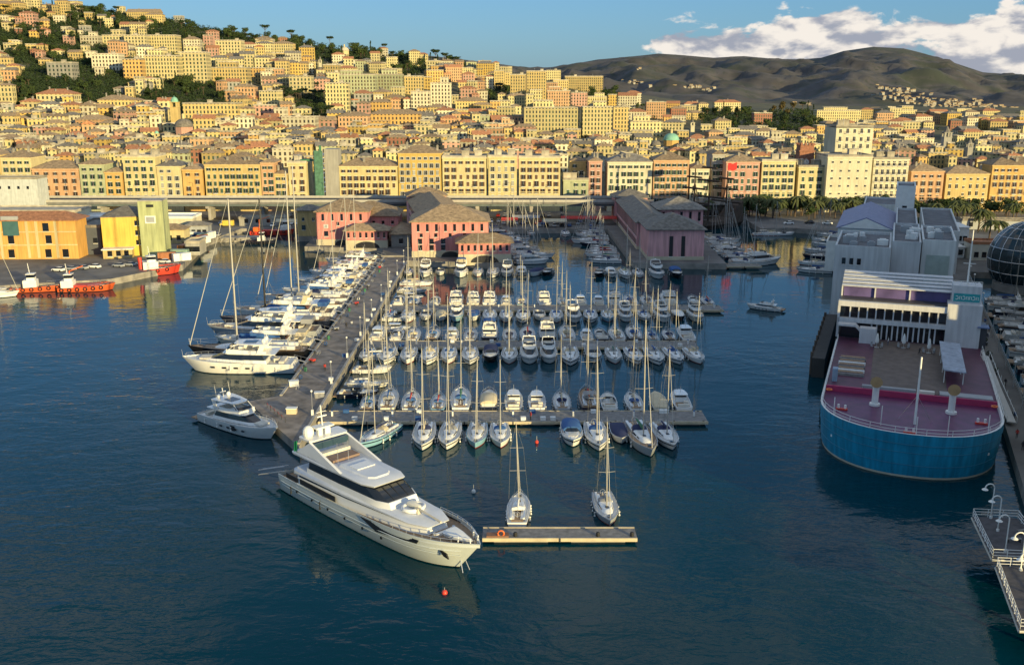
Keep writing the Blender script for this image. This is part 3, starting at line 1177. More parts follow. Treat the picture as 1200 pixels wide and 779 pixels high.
def tree_proto(kind, seed):
    rnd = random.Random(seed)
    root = thing('tree', 'tree', 'tree', (0, -900, -50))
    tk, cr = MB(), MB()
    if kind == 'round':
        h = 8.0
        tk.tube([(0, 0, -1), (.1, 0, 2.5), (.3, .1, 5)], .28, 6, r1=.12)
        for a in range(4):
            an = a * 1.6 + rnd.random()
            tk.tube([(0.1, 0, 2.3), (1.5 * math.cos(an), 1.5 * math.sin(an), 4.6)], .13, 5, r1=.05)
        blobs = [(rnd.uniform(-2, 2), rnd.uniform(-2, 2), 4.6 + rnd.uniform(-.8, 2.2), rnd.uniform(1.3, 2.3), rnd.uniform(1.3, 2.3), rnd.uniform(1.1, 1.8)) for _ in range(9)]
        leaf_cloud(cr, blobs, 420, .5, rnd)
        lm_ = LEAF
    elif kind == 'pine':
        tk.tube([(0, 0, -1), (.2, 0, 4), (.1, .2, 8)], .3, 6, r1=.16)
        for a in range(6):
            an = a * 1.05
            tk.tube([(.15, .1, 6.4), (2.6 * math.cos(an), 2.6 * math.sin(an), 8.6)], .12, 5, r1=.05)
        blobs = [(2.6 * math.cos(a) * rnd.uniform(.2, 1), 2.6 * math.sin(a) * rnd.uniform(.2, 1), 9 + rnd.uniform(-.4, .8), 1.6, 1.6, .8) for a in [k * .7 for k in range(10)]]
        leaf_cloud(cr, blobs, 420, .5, rnd)
        lm_ = LEAFD
    elif kind == 'cypress':
        tk.tube([(0, 0, -1), (0, 0, 6)], .2, 5, r1=.06)
        blobs = [(rnd.uniform(-.2, .2), rnd.uniform(-.2, .2), 1.5 + i * 1.15, 1.15 - .1 * i, 1.15 - .1 * i, 1.1) for i in range(9)]
        leaf_cloud(cr, blobs, 300, .38, rnd)
        lm_ = LEAFD
    elif kind == 'autumn':
        tk.tube([(0, 0, -1), (.1, 0, 3), (.2, .1, 5)], .28, 6, r1=.12)
        blobs = [(rnd.uniform(-1.8, 1.8), rnd.uniform(-1.8, 1.8), 4.2 + rnd.uniform(-.6, 2.4), rnd.uniform(1.2, 2), rnd.uniform(1.2, 2), rnd.uniform(1, 1.6)) for _ in range(8)]
        leaf_cloud(cr, blobs, 380, .46, rnd)
        lm_ = LEAFO
    tk.build('trunk', BARK, root)
    cr.build('crown', lm_, root)
    return root


TP = {'round': [tree_proto('round', 3), tree_proto('round', 8), tree_proto('round', 21)], 'pine': [tree_proto('pine', 4)], 'cypress': [tree_proto('cypress', 5)], 'autumn': [tree_proto('autumn', 6)]}
used_proto = set()
TREE_N = 0
KINDWORD = {'round': 'leafy green tree', 'pine': 'dark umbrella pine', 'cypress': 'narrow dark cypress', 'autumn': 'olive brown tree'}


def tree(kind, loc, sc, where, rnd):
    global TREE_N
    p = rnd.choice(TP[kind])
    if p.name in used_proto:
        o = copy_tree(p)
    else:
        o = p
        used_proto.add(p.name)
    o.location = loc
    o.rotation_euler = (0, 0, rnd.uniform(0, 6.28))
    o.scale = (sc * rnd.uniform(.9, 1.15), sc * rnd.uniform(.9, 1.15), sc * rnd.uniform(.85, 1.15))
    tag(o, KINDWORD[kind] + ' ' + where, 'tree', KINDWORD[kind] + 's ' + where)
    TREE_N += 1
    return o


WOODS = [  # px ellipse of wooded ground, share of open ground taken by houses, phrase
    (60, 32, 85, 20, .36, 'around the hilltop villas at upper left'),
    (40, 58, 85, 18, .36, 'on the wooded slope at far left'),
    (85, 98, 70, 28, .14, 'in the dark park on the left slope'),
    (22, 118, 26, 16, .1, 'beside the pale yellow villa at the left edge'),
    (150, 18, 78, 16, .12, 'on the left skyline'),
    (215, 118, 52, 15, .0, 'in the tree belt behind the belfry'),
    (225, 100, 45, 5, .0, 'in the tree belt under the tall slabs'),
    (235, 36, 78, 15, .08, 'on the wooded ridge right of the left skyline'),
    (310, 45, 62, 13, .05, 'along the ridge in the upper middle'),
    (388, 60, 52, 13, .08, 'below the ridge in the upper middle'),
    (450, 67, 60, 9, .15, 'along the descending ridge'),
    (355, 118, 26, 14, .0, 'in the clump of pines at mid slope'),
    (375, 138, 20, 10, .0, 'right of the white block with big windows'),
    (480, 84, 20, 6, .0, 'in the small grove on the upper slope'),
    (582, 113, 15, 9, .0, 'in the round grove on the mid slope'),
    (706, 112, 20, 11, .0, 'in the grove right of the ridge blocks'),
    (535, 80, 50, 6, .3, 'near the end of the high ridge'),
    (855, 140, 35, 13, .0, 'in the left half of the wooded park'),
    (925, 142, 45, 13, .0, 'in the right half of the wooded park'),
    (745, 135, 12, 5, .0, 'behind the tall slabs'),
]


def wood_at(px, py):
    for i, (cx, cy, rx, ry, f, wh) in enumerate(WOODS):
        if ((px - cx) / rx) ** 2 + ((py - cy) / ry) ** 2 < 1:
            return WOODS[i]
    return None


rnd = random.Random(5)
stuff_leaf = MB()
for (cx, cy, rx, ry, f, wh) in WOODS:
    area = rx * ry * PI
    n = int(min(area * .017, 17)) + 1
    cnt = tries = 0
    while cnt < n and tries < 500:
        tries += 1
        a, r = rnd.uniform(0, 6.28), math.sqrt(rnd.random())
        px, py = cx + rx * r * math.cos(a), cy + ry * r * math.sin(a)
        if any(x0 - 2 < px < x1 + 2 and y0 < py < y1 + 3 for x0, x1, y0, y1 in TAKEN):
            continue
        p = hit_land(px, py)
        if p is None:
            continue
        k = 'pine' if 'pines' in wh else rnd.choice(['round'] * 5 + ['cypress', 'pine'])
        if cx > 840 and px > 880 and px < 935 and py < 145:
            k = 'autumn'
        tree(k, p, p.y / 1186 * rnd.uniform(.9, 1.35) * 1.15, wh, rnd)
        cnt += 1
    # the undergrowth and the crowns that merge into one mass
    for _ in range(int(area * .26)):
        a, r = rnd.uniform(0, 6.28), math.sqrt(rnd.random())
        p = hit_land(cx + rx * r * math.cos(a), cy + ry * r * math.sin(a))
        if p is None:
            continue
        s = p.y / 1186
        hgt = rnd.uniform(1.5, 5.5) * s
        leaf_cloud(stuff_leaf, [(p.x, p.y, p.z + hgt * .55, 2.6 * s, 2.6 * s, hgt * .6)], 26, .72 * s, rnd)
for _ in range(2600):
    px, py = rnd.uniform(-20, 1230), rnd.uniform(8, 186)
    if rnd.random() < .35:
        px = rnd.uniform(-20, 300)
        py = rnd.uniform(4, 120)
    if py < lerp_tab(CREST, px) + 1:
        continue
    p = hit_land(px, py)
    if p is None:
        continue
    s = p.y / 1186
    leaf_cloud(stuff_leaf, [(p.x + rnd.uniform(-4, 4) * s, p.y - 2, p.z + 2.0 * s, 3.2 * s, 2.4 * s, rnd.uniform(1.8, 4.0) * s)], 20, .8 * s, rnd)
tag(stuff_leaf.build('hillside_woods', LEAFD), kind='stuff', label='dark green woods massed over the hillside between the houses')

# ------------------------------------------------------------------ the hundreds of houses on the slope
rnd = random.Random(77)
CH = [k for k, n in (('yellow', 8), ('ochre', 3), ('cream', 10), ('pale yellow', 13), ('white', 10), ('pink', 3), ('salmon', 3), ('orange', 2), ('grey', 2), ('brick red', 1), ('pale green', 1)) for _ in range(n)]
CAND = []
py = 199.0
while py > 6:
    fx = 6.3 if py > 150 else (5.6 if py > 100 else 4.8)
    px = -30.0 + rnd.uniform(0, 20)
    while px < 1235:
        wpx = rnd.uniform(9, 25) * (1.0 if py > 120 else .85)
        cx = px + wpx / 2
        yy = py + rnd.uniform(-3, 3)
        px += wpx + rnd.uniform(.2, 3.0)
        hp = rnd.uniform(8.5, 18) * (1 if cx < 760 else .8)
        if py > 182:
            hp = rnd.uniform(14, 22)
        elif py > 160:
            hp *= .85
        crest = lerp_tab(CREST, cx)
        if yy < crest + 2:
            continue
        wd = wood_at(cx, yy - 2)
        if wd and rnd.random() > wd[4]:
            continue
        if wd and wd[4] > 0:
            wpx *= .62
            hp *= .65
        if any(x0 - 2 < cx < x1 + 2 and y0 + 3 < yy < y1 + 4 for x0, x1, y0, y1 in TAKEN):
            continue
        # do not build in front of a named house
        if any(min(cx + wpx / 2, x1) - max(cx - wpx / 2, x0) > 2 and yy > y1 and yy - hp < y1 - (y1 - y0) * .35 for x0, x1, y0, y1 in TAKEN):
            hp *= .5
        CAND.append((cx, yy, wpx, hp))
    py -= fx
CAND.sort(key=lambda c: -c[2] * c[3])


def band_word(px, py):
    c = lerp_tab(CREST, px)
    t = (py - c) / (182 - c)
    if t < .12:
        return 'on the skyline'
    if t < .3:
        return 'high on the slope'
    if t < .52:
        return 'halfway up the slope'
    if t < .76:
        return 'on the lower slope'
    return 'right behind'


SHORT = [(-30, 'left edge'), (18, 'long brown roof'), (64, 'salmon hipped house'), (107, 'pale green house'), (133, 'narrow orange house'), (162, 'tall pale yellow house'), (198, 'white shuttered cream house'), (225, 'dull orange house'),
         (272, 'broad yellow house'), (325, 'slim yellow house'), (348, 'slim cream house'), (380, 'scaffolded tower'), (431, 'long pale yellow palace'), (491, 'ochre palace'), (544, 'broad cream palace'), (589, 'flat pale yellow palace'),
         (632, 'dark balconied palace'), (675, 'low pale green house'), (698, 'brownish pink house'), (738, 'off white palace'), (787, 'orange red house'), (826, 'galleon masts'), (871, 'rose pink house'), (913, 'green loggia house'), (950, 'brick clock tower'),
         (1000, 'white office tower'), (1045, 'balcony strip office block'), (1088, 'salmon pink house'), (1135, 'golden yellow house'), (1200, 'right edge')]
ROWS = []
for i, (cx, yy, wpx, hp) in enumerate(CAND):
    p = hit_land(cx, yy)
    if p is None or p.y > 1850:
        continue
    sc = p.y / 1186
    w_ = wpx * sc
    d = max(8, min(15, w_ * rnd.uniform(.55, .85)))
    h = max(5.5, hp * sc)
    colour = rnd.choice(CH)
    r = rnd.random()
    roof, rm = ('flat', 'flat') if r < .36 else ('hip', rnd.choice(('brown', 'brown', 'slate', 'terracotta'))) if r < .85 else ('gable', rnd.choice(('brown', 'slate', 'terracotta')))
    rot = rnd.uniform(-.28, .28) + (.12 if cx < 250 else 0)
    ROWS.append((p, w_, d, h, rot, colour, roof, rm, cx, yy))
N_IND = 235
seen = {}
rest = ([], [], [], [])
FMK = list(FM)
for i, (p, w_, d, h, rot, colour, roof, rm, cx, yy) in enumerate(ROWS):
    loc = (p.x, p.y + d / 2, p.z)
    if i < N_IND:
        size = 'narrow' if w_ < 12 else 'broad' if w_ > 21 else 'tall' if h > 14 else 'low' if h < 9 else 'middling'
        rw = {'flat': 'flat-roofed', 'hip': 'hip-roofed', 'gable': 'gable-roofed'}[roof]
        rc = {'flat': '', 'brown': 'brown ', 'slate': 'grey ', 'terracotta': 'red '}[rm]
        near = min(SHORT, key=lambda s: abs(s[0] - cx))[1]
        lab = f'{size} {colour} {rc}{rw} house {band_word(cx, yy)}{"" if band_word(cx, yy) == "right behind" else " above"} the {near}' if near not in ('left edge', 'right edge') else f'{size} {colour} {rc}{rw} house {band_word(cx, yy).replace("right behind", "behind the front row")} at the {near}'
        house(loc, w_, d, h, rot, colour, roof, ROOFS[rm], lab, 'building', 'houses on the hillside', 'hillside_house')
    else:
        vs, fs, uvs = wall_geo(w_, d, h, 8)
        rv, rf = roof_geo(w_, d, h, roof)
        Mx = Matrix.Translation(loc) @ Matrix.Rotation(rot, 4, 'Z')
        o = len(rest[0])
        rest[0].extend([tuple(Mx @ Vector(v)) for v in vs + list(rv)])
        rest[2].extend(list(uvs) + [(0, 0)] * len(rv))
        rest[1].extend([tuple(k + o for k in f) for f in fs] + [tuple(k + o + len(vs) for k in f) for f in rf])
        rest[3].extend([FMK.index(colour)] * len(fs) + [len(FMK) + list(ROOFS).index(rm)] * len(rf))
me = uv_mesh('far_houses', rest[0], rest[1], rest[2], [FM[k] for k in FMK] + list(ROOFS.values()), rest[3])
tag(obj('far_houses', me), kind='stuff', label='small houses packed between the larger ones over the whole hillside')
# the village on the mountain, a scatter of pale specks
mb = MB()
for cx, cy, rx, ry, n in ((1075, 118, 48, 11, 80), (1050, 106, 26, 5, 16), (1150, 128, 50, 8, 70), (960, 128, 40, 5, 22), (745, 98, 16, 4, 16), (812, 104, 20, 4, 16), (750, 82, 6, 1.5, 4), (1075, 84, 4, 1, 2), (1145, 120, 8, 4, 8)):
    for _ in range(n):
        q = rnd.gauss(0, .5)
        px, py = cx + rx * q, cy + ry * (rnd.gauss(0, .35) + q * .6)
        d_ = ray(px, py)
        Y = 2010.0
        while Y < 4590:
            t_ = Y / d_.y
            if CAM_H + d_.z * t_ < mountain_h(d_.x * t_, Y, px):
                s = rnd.uniform(.35, .85)
                mb.box(d_.x * t_, Y, CAM_H + d_.z * t_ - 3, 11 * s, 9, 7 * s + 3, 0, rnd.uniform(-.5, .5))
                mb.box(d_.x * t_, Y, CAM_H + d_.z * t_ + 7 * s, 12 * s, 10, 1.4, 1)
                break
            Y += 20
tag(mb.build('mountain_village', [PM['grey'], BROWNROOF]), kind='stuff', label='scattered pale houses of a village on the dark mountain flank')
print('houses', len(ROWS), 'trees', TREE_N)


# ------------------------------------------------------------------ the big cotton warehouse on the right hand pier (outside the view; it shades the ship)
def long_wall_building(name, label, p0, p1, depth, h, wm, rm):
    p0, p1 = Vector(p0), Vector(p1)
    d = (p1 - p0)
    L_ = d.length
    rz = math.atan2(d.y, d.x)
    c = (p0 + p1) / 2
    n = Vector((d.y, -d.x)).normalized() * depth / 2
    t = thing(name, label, 'warehouse', (c.x + n.x, c.y + n.y, 0), rz)
    MB().box(0, 0, -4, L_, depth, h + 4).build('wall', wm, t)
    rv, rf = roof_geo(L_, depth, h + .003, 'hip', .6)
    MB().add(rv, rf).build('roof', rm, t)
    for k in range(int(h / 5.6)):
        for i in range(int(L_ / 9)):
            x = -L_ / 2 + 5 + i * 9
            obj('window', WIN['g'][0], t, (x, depth / 2 + .01, 4 + k * 5.5), PI)
    return t


long_wall_building('cotton_warehouse', 'long low ochre harbour warehouse along the pier right of the blue ship', (69, 98), (109.9, 175), 26, 15.5, PM['ochre'], SLATE)
long_wall_building('cotton_warehouse', 'tall ochre harbour warehouse beyond the low one on the right hand pier', (110.1, 175.4), (192, 332), 26, 31, PM['ochre'], SLATE)

# ------------------------------------------------------------------ elevated road in front of the houses
VIA_Y = 438.0


def viaduct(x0, x1, label, y=VIA_Y, z=9.6):
    t = thing('elevated_road', label, 'viaduct', ((x0 + x1) / 2, y, 2))
    L_ = x1 - x0
    MB().box(0, 0, z - 2, L_, 17, .9).build('deck', CONCD, t)
    MB().box(0, 0, z - 1.096, L_ - .2, 14.8, .06).build('road_surface', ASPH, t)
    for s in (-1, 1):
        MB().box(0, s * 8.3, z - 1.098, L_, .35, 1.0).build('parapet', mat('viaduct_parapet', (.40, .38, .34), .7, var=.1), t)
    MB().box(0, -7.0, z - 3.0, L_, .5, .998).box(0, 0, z - 3.0, L_, .8, .998).box(0, 7.0, z - 3.0, L_, .5, .998).build('girder', mat('girder_steel', (.12, .15, .16), .6), t)
    n = int(L_ / 24)
    for i in range(n + 1):
        x = -L_ / 2 + 6 + i * (L_ - 12) / n
        m = MB()
        m.box(x, 0, -1, 1.2, 7.0, z - 3.2)
        m.box(x, 0, z - 4.198, 1.5, 13, 1.19)
        m.build('pillar', CONC, t)
    for i in range(int(L_ / 30)):
        x = -L_ / 2 + 15 + i * 30
        m = MB()
        m.tube([(x, 8.0, z - .1), (x, 8.0, z + 7), (x, 6.4, z + 7.6)], .09, 6)
        m.box(x, 6.0, z + 7.5, .3, .9, .15)
        m.build('road_lamp', STEEL, t)
    return t


viaduct(-330, 62, 'long grey elevated road on pillars running in front of the waterfront houses')


def car_mesh(colour):
    mb = MB()
    sec = []
    for y, zt, wb in ((-2.1, .75, .78), (-1.9, .95, .84), (-.9, 1.0, .86), (.9, .95, .86), (1.8, .82, .84), (2.1, .6, .74)):
        sec.append([(-wb, y, .3), (wb, y, .3), (wb, y, zt - .1), (wb * .94, y, zt), (-wb * .94, y, zt), (-wb, y, zt - .1)])
    mb.loft([[(p[0], p[1], p[2]) for p in r] for r in sec], 0)
    cab = [[(-.78, -1.75, .95), (.78, -1.75, .95), (.78, 1.05, .95), (-.78, 1.05, .95)], [(-.64, -1.3, 1.4), (.64, -1.3, 1.4), (.64, .3, 1.4), (-.64, .3, 1.4)], [(-.6, -1.2, 1.45), (.6, -1.2, 1.45), (.6, .2, 1.45), (-.6, .2, 1.45)]]
    mb.loft(cab, 1, False, True, [1, 0])
    for y in (-1.3, 1.3):
        for s in (-1, 1):
            mb.tube([(s * .7, y, .32), (s * .88, y, .32)], .32, 10, 2)
    return mb.mesh('parked_car', [colour, GLASS, BLACK], smooth=35)


CARS = [car_mesh(m) for m in (WHITEP, GREYP, mat('black_car_paint', (.02, .02, .022), .25), mat('silver_car_paint', (.42, .43, .44), .3, metal=.4), mat('red_car_paint', (.4, .03, .025), .25), mat('blue_car_paint', (.03, .07, .2), .25))]
CARN = ['white', 'grey', 'black', 'silver', 'red', 'blue']
rnd = random.Random(31)


def car(x, y, z, rz, i, where):
    return tag(obj('parked_car', CARS[i], None, (x, y, z), rz), f'small {CARN[i]} car parked {where}', 'car', f'cars parked {where}')


for row, y in enumerate((414.5, 421, 427.5, 447)):
    x = -104.0
    while x < 46:
        x += rnd.choice((2.7, 2.7, 3.2, 6.0, 9.0))
        if -62 < x < -14 and y < 440 or x > 38:
            continue
        if rnd.random() < .8:
            car(x, y, 2.0, rnd.choice((0, PI)) + rnd.uniform(-.05, .05), rnd.choice((0, 0, 1, 2, 3, 3, 4, 5)), 'on the quay under the elevated road')
for i in range(9):
    car(-146 + i * 3.1 + (4 if i > 3 else 0), 311 + i * 1.9, 2.0, 1.2 + rnd.uniform(-.1, .1), rnd.choice((0, 2, 3, 0, 1)), 'behind the red tugboats')
for i in range(22):
    car(120 + i * 7.5 + rnd.uniform(-1, 1), 420 + rnd.uniform(-1, 3), 2.0, PI / 2, rnd.choice((0, 1, 2, 3)), 'along the right hand quay under the palms')


# ------------------------------------------------------------------ warehouses of the old pier
PINK = mat('warehouse_pink', (.58, .235, .215), .85, var=.14, scale=.12, streak=.22)
PINKL = mat('warehouse_pale_pink', (.62, .33, .33), .85, var=.14, scale=.12, streak=.22)
PALESTONE = mat('pale_stone_base', (.50, .44, .31), .85, var=.15, scale=.3)
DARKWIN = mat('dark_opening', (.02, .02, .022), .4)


def slot_window(w_, h, m=GLASS, fr=WHITEP):
    return MB().box(0, -.04, 0, w_, .12, h, 0).box(0, -.07, -.15, w_ + .2, .2, .15, 1).mesh('window', [m, fr])


SLOT = slot_window(.8, 3.4)
SMALLW = slot_window(1.0, 1.3)
PAIRW = slot_window(1.5, 1.9, GLASS, WHITEP)
WHITEW = MB().box(0, -.05, 0, 1.6, .12, 1.4, 0).box(0, -.09, .1, 1.2, .1, 1.2, 1).mesh('window', [WHITEP, GREYP])


def block(name, label, cat, c, w_, d, h, rz, wm, rm, wins=(), roof='hip', base_h=0.0, group=None, ov=.9, z=2.0):
    """wins: (side, x, z, mesh); side 0 front(-y) 1 right(+x) 2 back 3 left(-x)"""
    t = thing(name, label, cat, (c[0], c[1], z), rz, group)
    MB().box(0, 0, base_h, w_, d, h - base_h).build('wall', wm, t)
    if base_h:
        MB().box(0, 0, -1, w_ + .3, d + .3, base_h + .998).build('plinth', PALESTONE, t)
    if roof:
        rv, rf = roof_geo(w_, d, h + .003, roof, ov)
        MB().add(rv, rf).build('roof', rm, t)
    for s, x, zz, me in wins:
        if s == 0:
            obj('window', me, t, (x, -d / 2 - .01, zz), 0)
        elif s == 1:
            obj('window', me, t, (w_ / 2 + .01, x, zz), PI / 2)
        elif s == 3:
            obj('window', me, t, (-w_ / 2 - .01, x, zz), -PI / 2)
        else:
            obj('window', me, t, (x, d / 2 + .01, zz), PI)
    return t


def rowf(side, x0, x1, n, z, me):
    return [(side, x0 + (x1 - x0) * i / max(1, n - 1), z, me) for i in range(n)]


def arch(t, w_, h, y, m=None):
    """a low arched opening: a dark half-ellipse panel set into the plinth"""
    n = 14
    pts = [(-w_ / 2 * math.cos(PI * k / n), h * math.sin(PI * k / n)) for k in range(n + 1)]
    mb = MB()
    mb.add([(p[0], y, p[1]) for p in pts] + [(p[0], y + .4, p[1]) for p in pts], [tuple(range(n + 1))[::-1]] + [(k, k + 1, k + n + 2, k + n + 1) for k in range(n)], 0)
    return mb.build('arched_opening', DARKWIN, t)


# centre: long range running back, tall head block and low annex facing the boats
dirc = Vector((-14, 80)).normalized()
ra = math.atan2(-dirc.x, dirc.y)
SLOT = slot_window(.9, 2.5)
ws = rowf(0, -11, 11, 8, 9.0, SLOT) + [(0, x, 7.0, SMALLW) for x in (-10, -5, 0, 5, 10)] + [(0, x, z_, PAIRW) for z_ in (4.6, 2.4) for x in (-10.5, -6.5, -2.5)]
ws += rowf(3, -8, 8, 6, 9.0, SLOT) + rowf(3, -8, 8, 6, 5, SMALLW) + [(1, -5, 9, PAIRW), (1, 2, 9, PAIRW), (1, -5, 6, PAIRW), (1, 2, 6, PAIRW)]
hb = block('harbour_warehouse', 'tall pink warehouse block with brown hipped roof in the middle of the harbour', 'warehouse', (-22, 348), 26.5, 20, 12.2, .06, PINK, BROWNROOF, ws, base_h=2.2)
arch(hb, 6.5, 2.0, -10.2)
an = block('harbour_annex', 'low pink annex with overhanging brown roof and wide stone arch before the tall block', 'warehouse', (-9.5, 332.0), 17.5, 9.5, 6.6, .06, PINK, BROWNROOF, rowf(0, -7.5, 7.5, 8, 3.9, slot_window(.8, 2.0)) + rowf(1, -3.2, 3.2, 3, 3.9, slot_window(.8, 2.0)) + rowf(3, -3.2, 3.2, 3, 3.9, slot_window(.8, 2.0)), base_h=2.8, ov=1.2)
arch(an, 9.5, 2.4, -4.95)
ws = rowf(3, -28, 28, 14, 7.6, SLOT) + rowf(3, -28, 28, 14, 4.6, SMALLW) + rowf(3, -28, 28, 14, 1.6, PAIRW)
block('harbour_warehouse', 'long pink warehouse range running back behind the tall pink block', 'warehouse', (-30.5, 390), 17, 62, 10.8, ra, PINKL, BROWNROOF, ws, base_h=1.2)
block('roof_pavilion', 'tall hipped pavilion at the far end of the long pink range', 'pavilion', (-37, 423.5), 16, 13, 12.4, ra, PINKL, BROWNROOF, rowf(0, -6, 6, 6, 10.4, SMALLW))
# left pink pair
ws = rowf(0, -7, 7, 5, 9.2, SLOT) + [(0, -6, 6.4, WHITEW), (0, -1.5, 7.4, SMALLW), (0, 3, 6.4, WHITEW), (0, -6, 3.4, PAIRW), (0, 2, 3.4, WHITEW), (0, 6.5, 6, SMALLW)]
lb = block('harbour_warehouse', 'pink warehouse behind the white yacht masts left of the road to the marina', 'warehouse', (-63.5, 372), 19, 16, 12.4, .03, PINK, BROWNROOF, ws, base_h=2.2)
arch(lb, 6, 2.0, -8.2)
la = block('harbour_annex', 'low pink annex with stone arch right of the masted pink warehouse', 'warehouse', (-53.5, 361.5), 15, 8, 6.3, .03, PINK, BROWNROOF, rowf(0, -6.5, 6.5, 7, 3.8, slot_window(.8, 1.9)), base_h=2.8, ov=1.1)
arch(la, 9.5, 2.4, -4.2)
block('harbour_warehouse', 'pink warehouse wing with low roof behind the masted pink warehouse', 'warehouse', (-55, 384), 22, 20, 9.5, .03, PINK, BROWNROOF, rowf(0, -9, 9, 6, 6.5, SMALLW), base_h=2)
block('quay_house', 'small yellow house standing left of the pink warehouse', 'house', (-80.5, 390.5), 9, 7, 10.0, .0, PM['yellow'], SLATE, [(0, -2, 6, SMALLW), (0, 2, 6, SMALLW), (0, -2, 2.4, PAIRW)])
block('quay_shed', 'low brown roofed shed between the two pink warehouses', 'shed', (-42.5, 372), 7, 24, 4.6, .12, PM['grey'], BROWNROOF, [(0, 0, 1.2, PAIRW)])
# right pink group (in shade)
ws = [(0, -1.7, 1.2, slot_window(1.3, 7.0, DARKWIN)), (0, 2.4, 1.2, slot_window(1.3, 7.0, DARKWIN))]
block('harbour_warehouse', 'shaded pink warehouse head with two tall dark slits facing the marina', 'warehouse', (56, 343), 19, 22, 10.3, 0, PINKL, SLATE, ws, base_h=1.2)
ws = rowf(3, -33, 33, 18, 4.5, slot_window(1.3, 4.4, DARKWIN)) + rowf(3, -33, 33, 18, 1.4, slot_window(1.8, 2.0, DARKWIN))
block('harbour_warehouse', 'long shaded warehouse range with pilasters running back from the two slit head', 'warehouse', (51.5, 390.5), 12, 72, 9.6, 0, PINKL, SLATE, ws, base_h=1.0)
block('roof_pavilion', 'steep dark hipped pavilion at the far end of the shaded range', 'pavilion', (51.8, 434.2), 14, 14, 10.6, 0, PINKL, SLATE, rowf(0, -5, 5, 4, 8.2, SMALLW))
block('roof_pavilion', 'taller pink pavilion with white framed slits behind the two slit head', 'pavilion', (66.2, 392), 17, 18, 10.9, 0, PINKL, SLATE, rowf(0, -7, 7, 5, 6.5, slot_window(1.0, 3.6)), ov=1.4)
block('quay_pavilion', 'low dark pavilion right of the shaded pink warehouses', 'pavilion', (91, 444), 17, 12, 6.2, 0, mat('pavilion_wood', (.10, .08, .06), .8), SLATE, rowf(0, -6, 6, 5, 1.5, slot_window(1.8, 2.4)))

# ------------------------------------------------------------------ old port on the left
OCH = mat('customs_ochre', (.60, .33, .09), .85, var=.12, scale=.15, streak=.2)
aw = slot_window(2.0, 2.8)
ws = [(0, x, z_, aw) for x, z_ in ((-16, 9.6), (8.4, 9.6), (-18, 5.4), (-9.5, 5.4), (-3.6, 5.4), (9, 5.4), (-15, .6), (-4, .6), (8.4, .6), (14.2, .6))]
ob = block('customs_house', 'long ochre three storey harbour building with red tiled roof at the left edge', 'building', (-168, 338.5), 37, 10, 13.2, .05, OCH, TERRA, ws, ov=1.0)
MB().box(-3.2, -5.2, 8.2, 5.2, .5, 5.0, 0).box(-3.2, -5.3, 13.204, 5.6, .8, 1.6, 1).build('glazed_bay', [mat('green_glass', (.06, .13, .13), .15), GREYP], ob)
for z_ in (4.7, 9.2):
    MB().box(0, -5.1, z_, 37, .2, .35).build('string_course', PM['cream'], ob)
for x in (-12.5, -7, 2, 5.2, 11.6):
    MB().box(x, -5.08, .4, .9, .17, 4.29).box(x, -5.08, 5.052, .9, .17, 4.14).box(x, -5.08, 9.552, .9, .17, 3.6).build('pilaster', PM['cream'], ob)
yb = block('port_office', 'plain yellow port building with a sloping dark roof beside the green tower', 'building', (-136.2, 347), 15.5, 14, 13.6, .22, mat('office_yellow', (.64, .42, .08), .85, var=.1, scale=.15, streak=.15), SLATE,
           [(0, x, z_, slot_window(.8, 1.7)) for z_ in (10.6, 7.2, 3.8) for x in (3.6, 4.9, 6.2)], roof='hip', ov=.2)
MB().box(-2.5, -9.4, 0, 9.5, 4.6, 3.0, 0).box(-2.5, -9.4, 3.003, 10.4, 5.4, .3, 1).build('entrance_lodge', [PM['yellow'], WHITEP], yb)
for x in (-5, -2.2, .4):
    obj('window', PAIRW, yb, (x, -11.71, .8))
gt = thing('lift_tower', 'pale green plain tower with a dark slot near its top', 'tower', (-125.2, 342.5, 2), .06)
MB().box(0, 0, -1, 8.2, 7, 20.2).build('shaft', mat('tower_green', (.40, .43, .22), .8, var=.12, scale=.15, streak=.2), gt)
MB().box(0, 0, 19.203, 8.4, 7.2, .4).build('cap', CONC, gt)
MB().box(0, -3.55, 17.2, 2.4, .3, .9).build('slot', DARKWIN, gt)
MB().box(-.2, -3.56, 11.6, 3.6, .3, 2.6, 0).box(-.2, -3.6, 12.0, 2.8, .3, 1.8, 1).build('window', [WHITEP, GREYP], gt)
block('quay_block', 'pale grey low block with a dark roof above the ochre harbour building', 'building', (-196, 398), 44, 16, 9.0, .02, PM['white'], FLATROOF, rowf(0, -18, 18, 11, 5.6, PAIRW) + rowf(0, -18, 18, 11, 2.2, PAIRW), roof='flat')
block('quay_block', 'bluish white plain block behind the pale grey low block', 'building', (-227.5, 428), 48, 10, 19.0, 0, mat('pale_blue_wall', (.50, .52, .50), .8, var=.1, streak=.15), FLATROOF, rowf(0, -20, 20, 11, 14.8, SMALLW), roof='flat')
block('quay_shed', 'long low white roofed shed running behind the yellow port building', 'shed', (-152, 398), 48, 12, 6.2, .0, PM['white'], WHITEP, rowf(0, -21, 21, 12, 2, PAIRW), roof='flat')
block('quay_shed', 'dark blue grey narrow building in the gap left of the yellow port building', 'shed', (-149.8, 353), 8, 20, 9.5, .1, mat('slate_blue_wall', (.07, .08, .10), .8), SLATE, rowf(0, -2, 2, 2, 4, PAIRW), roof='flat')
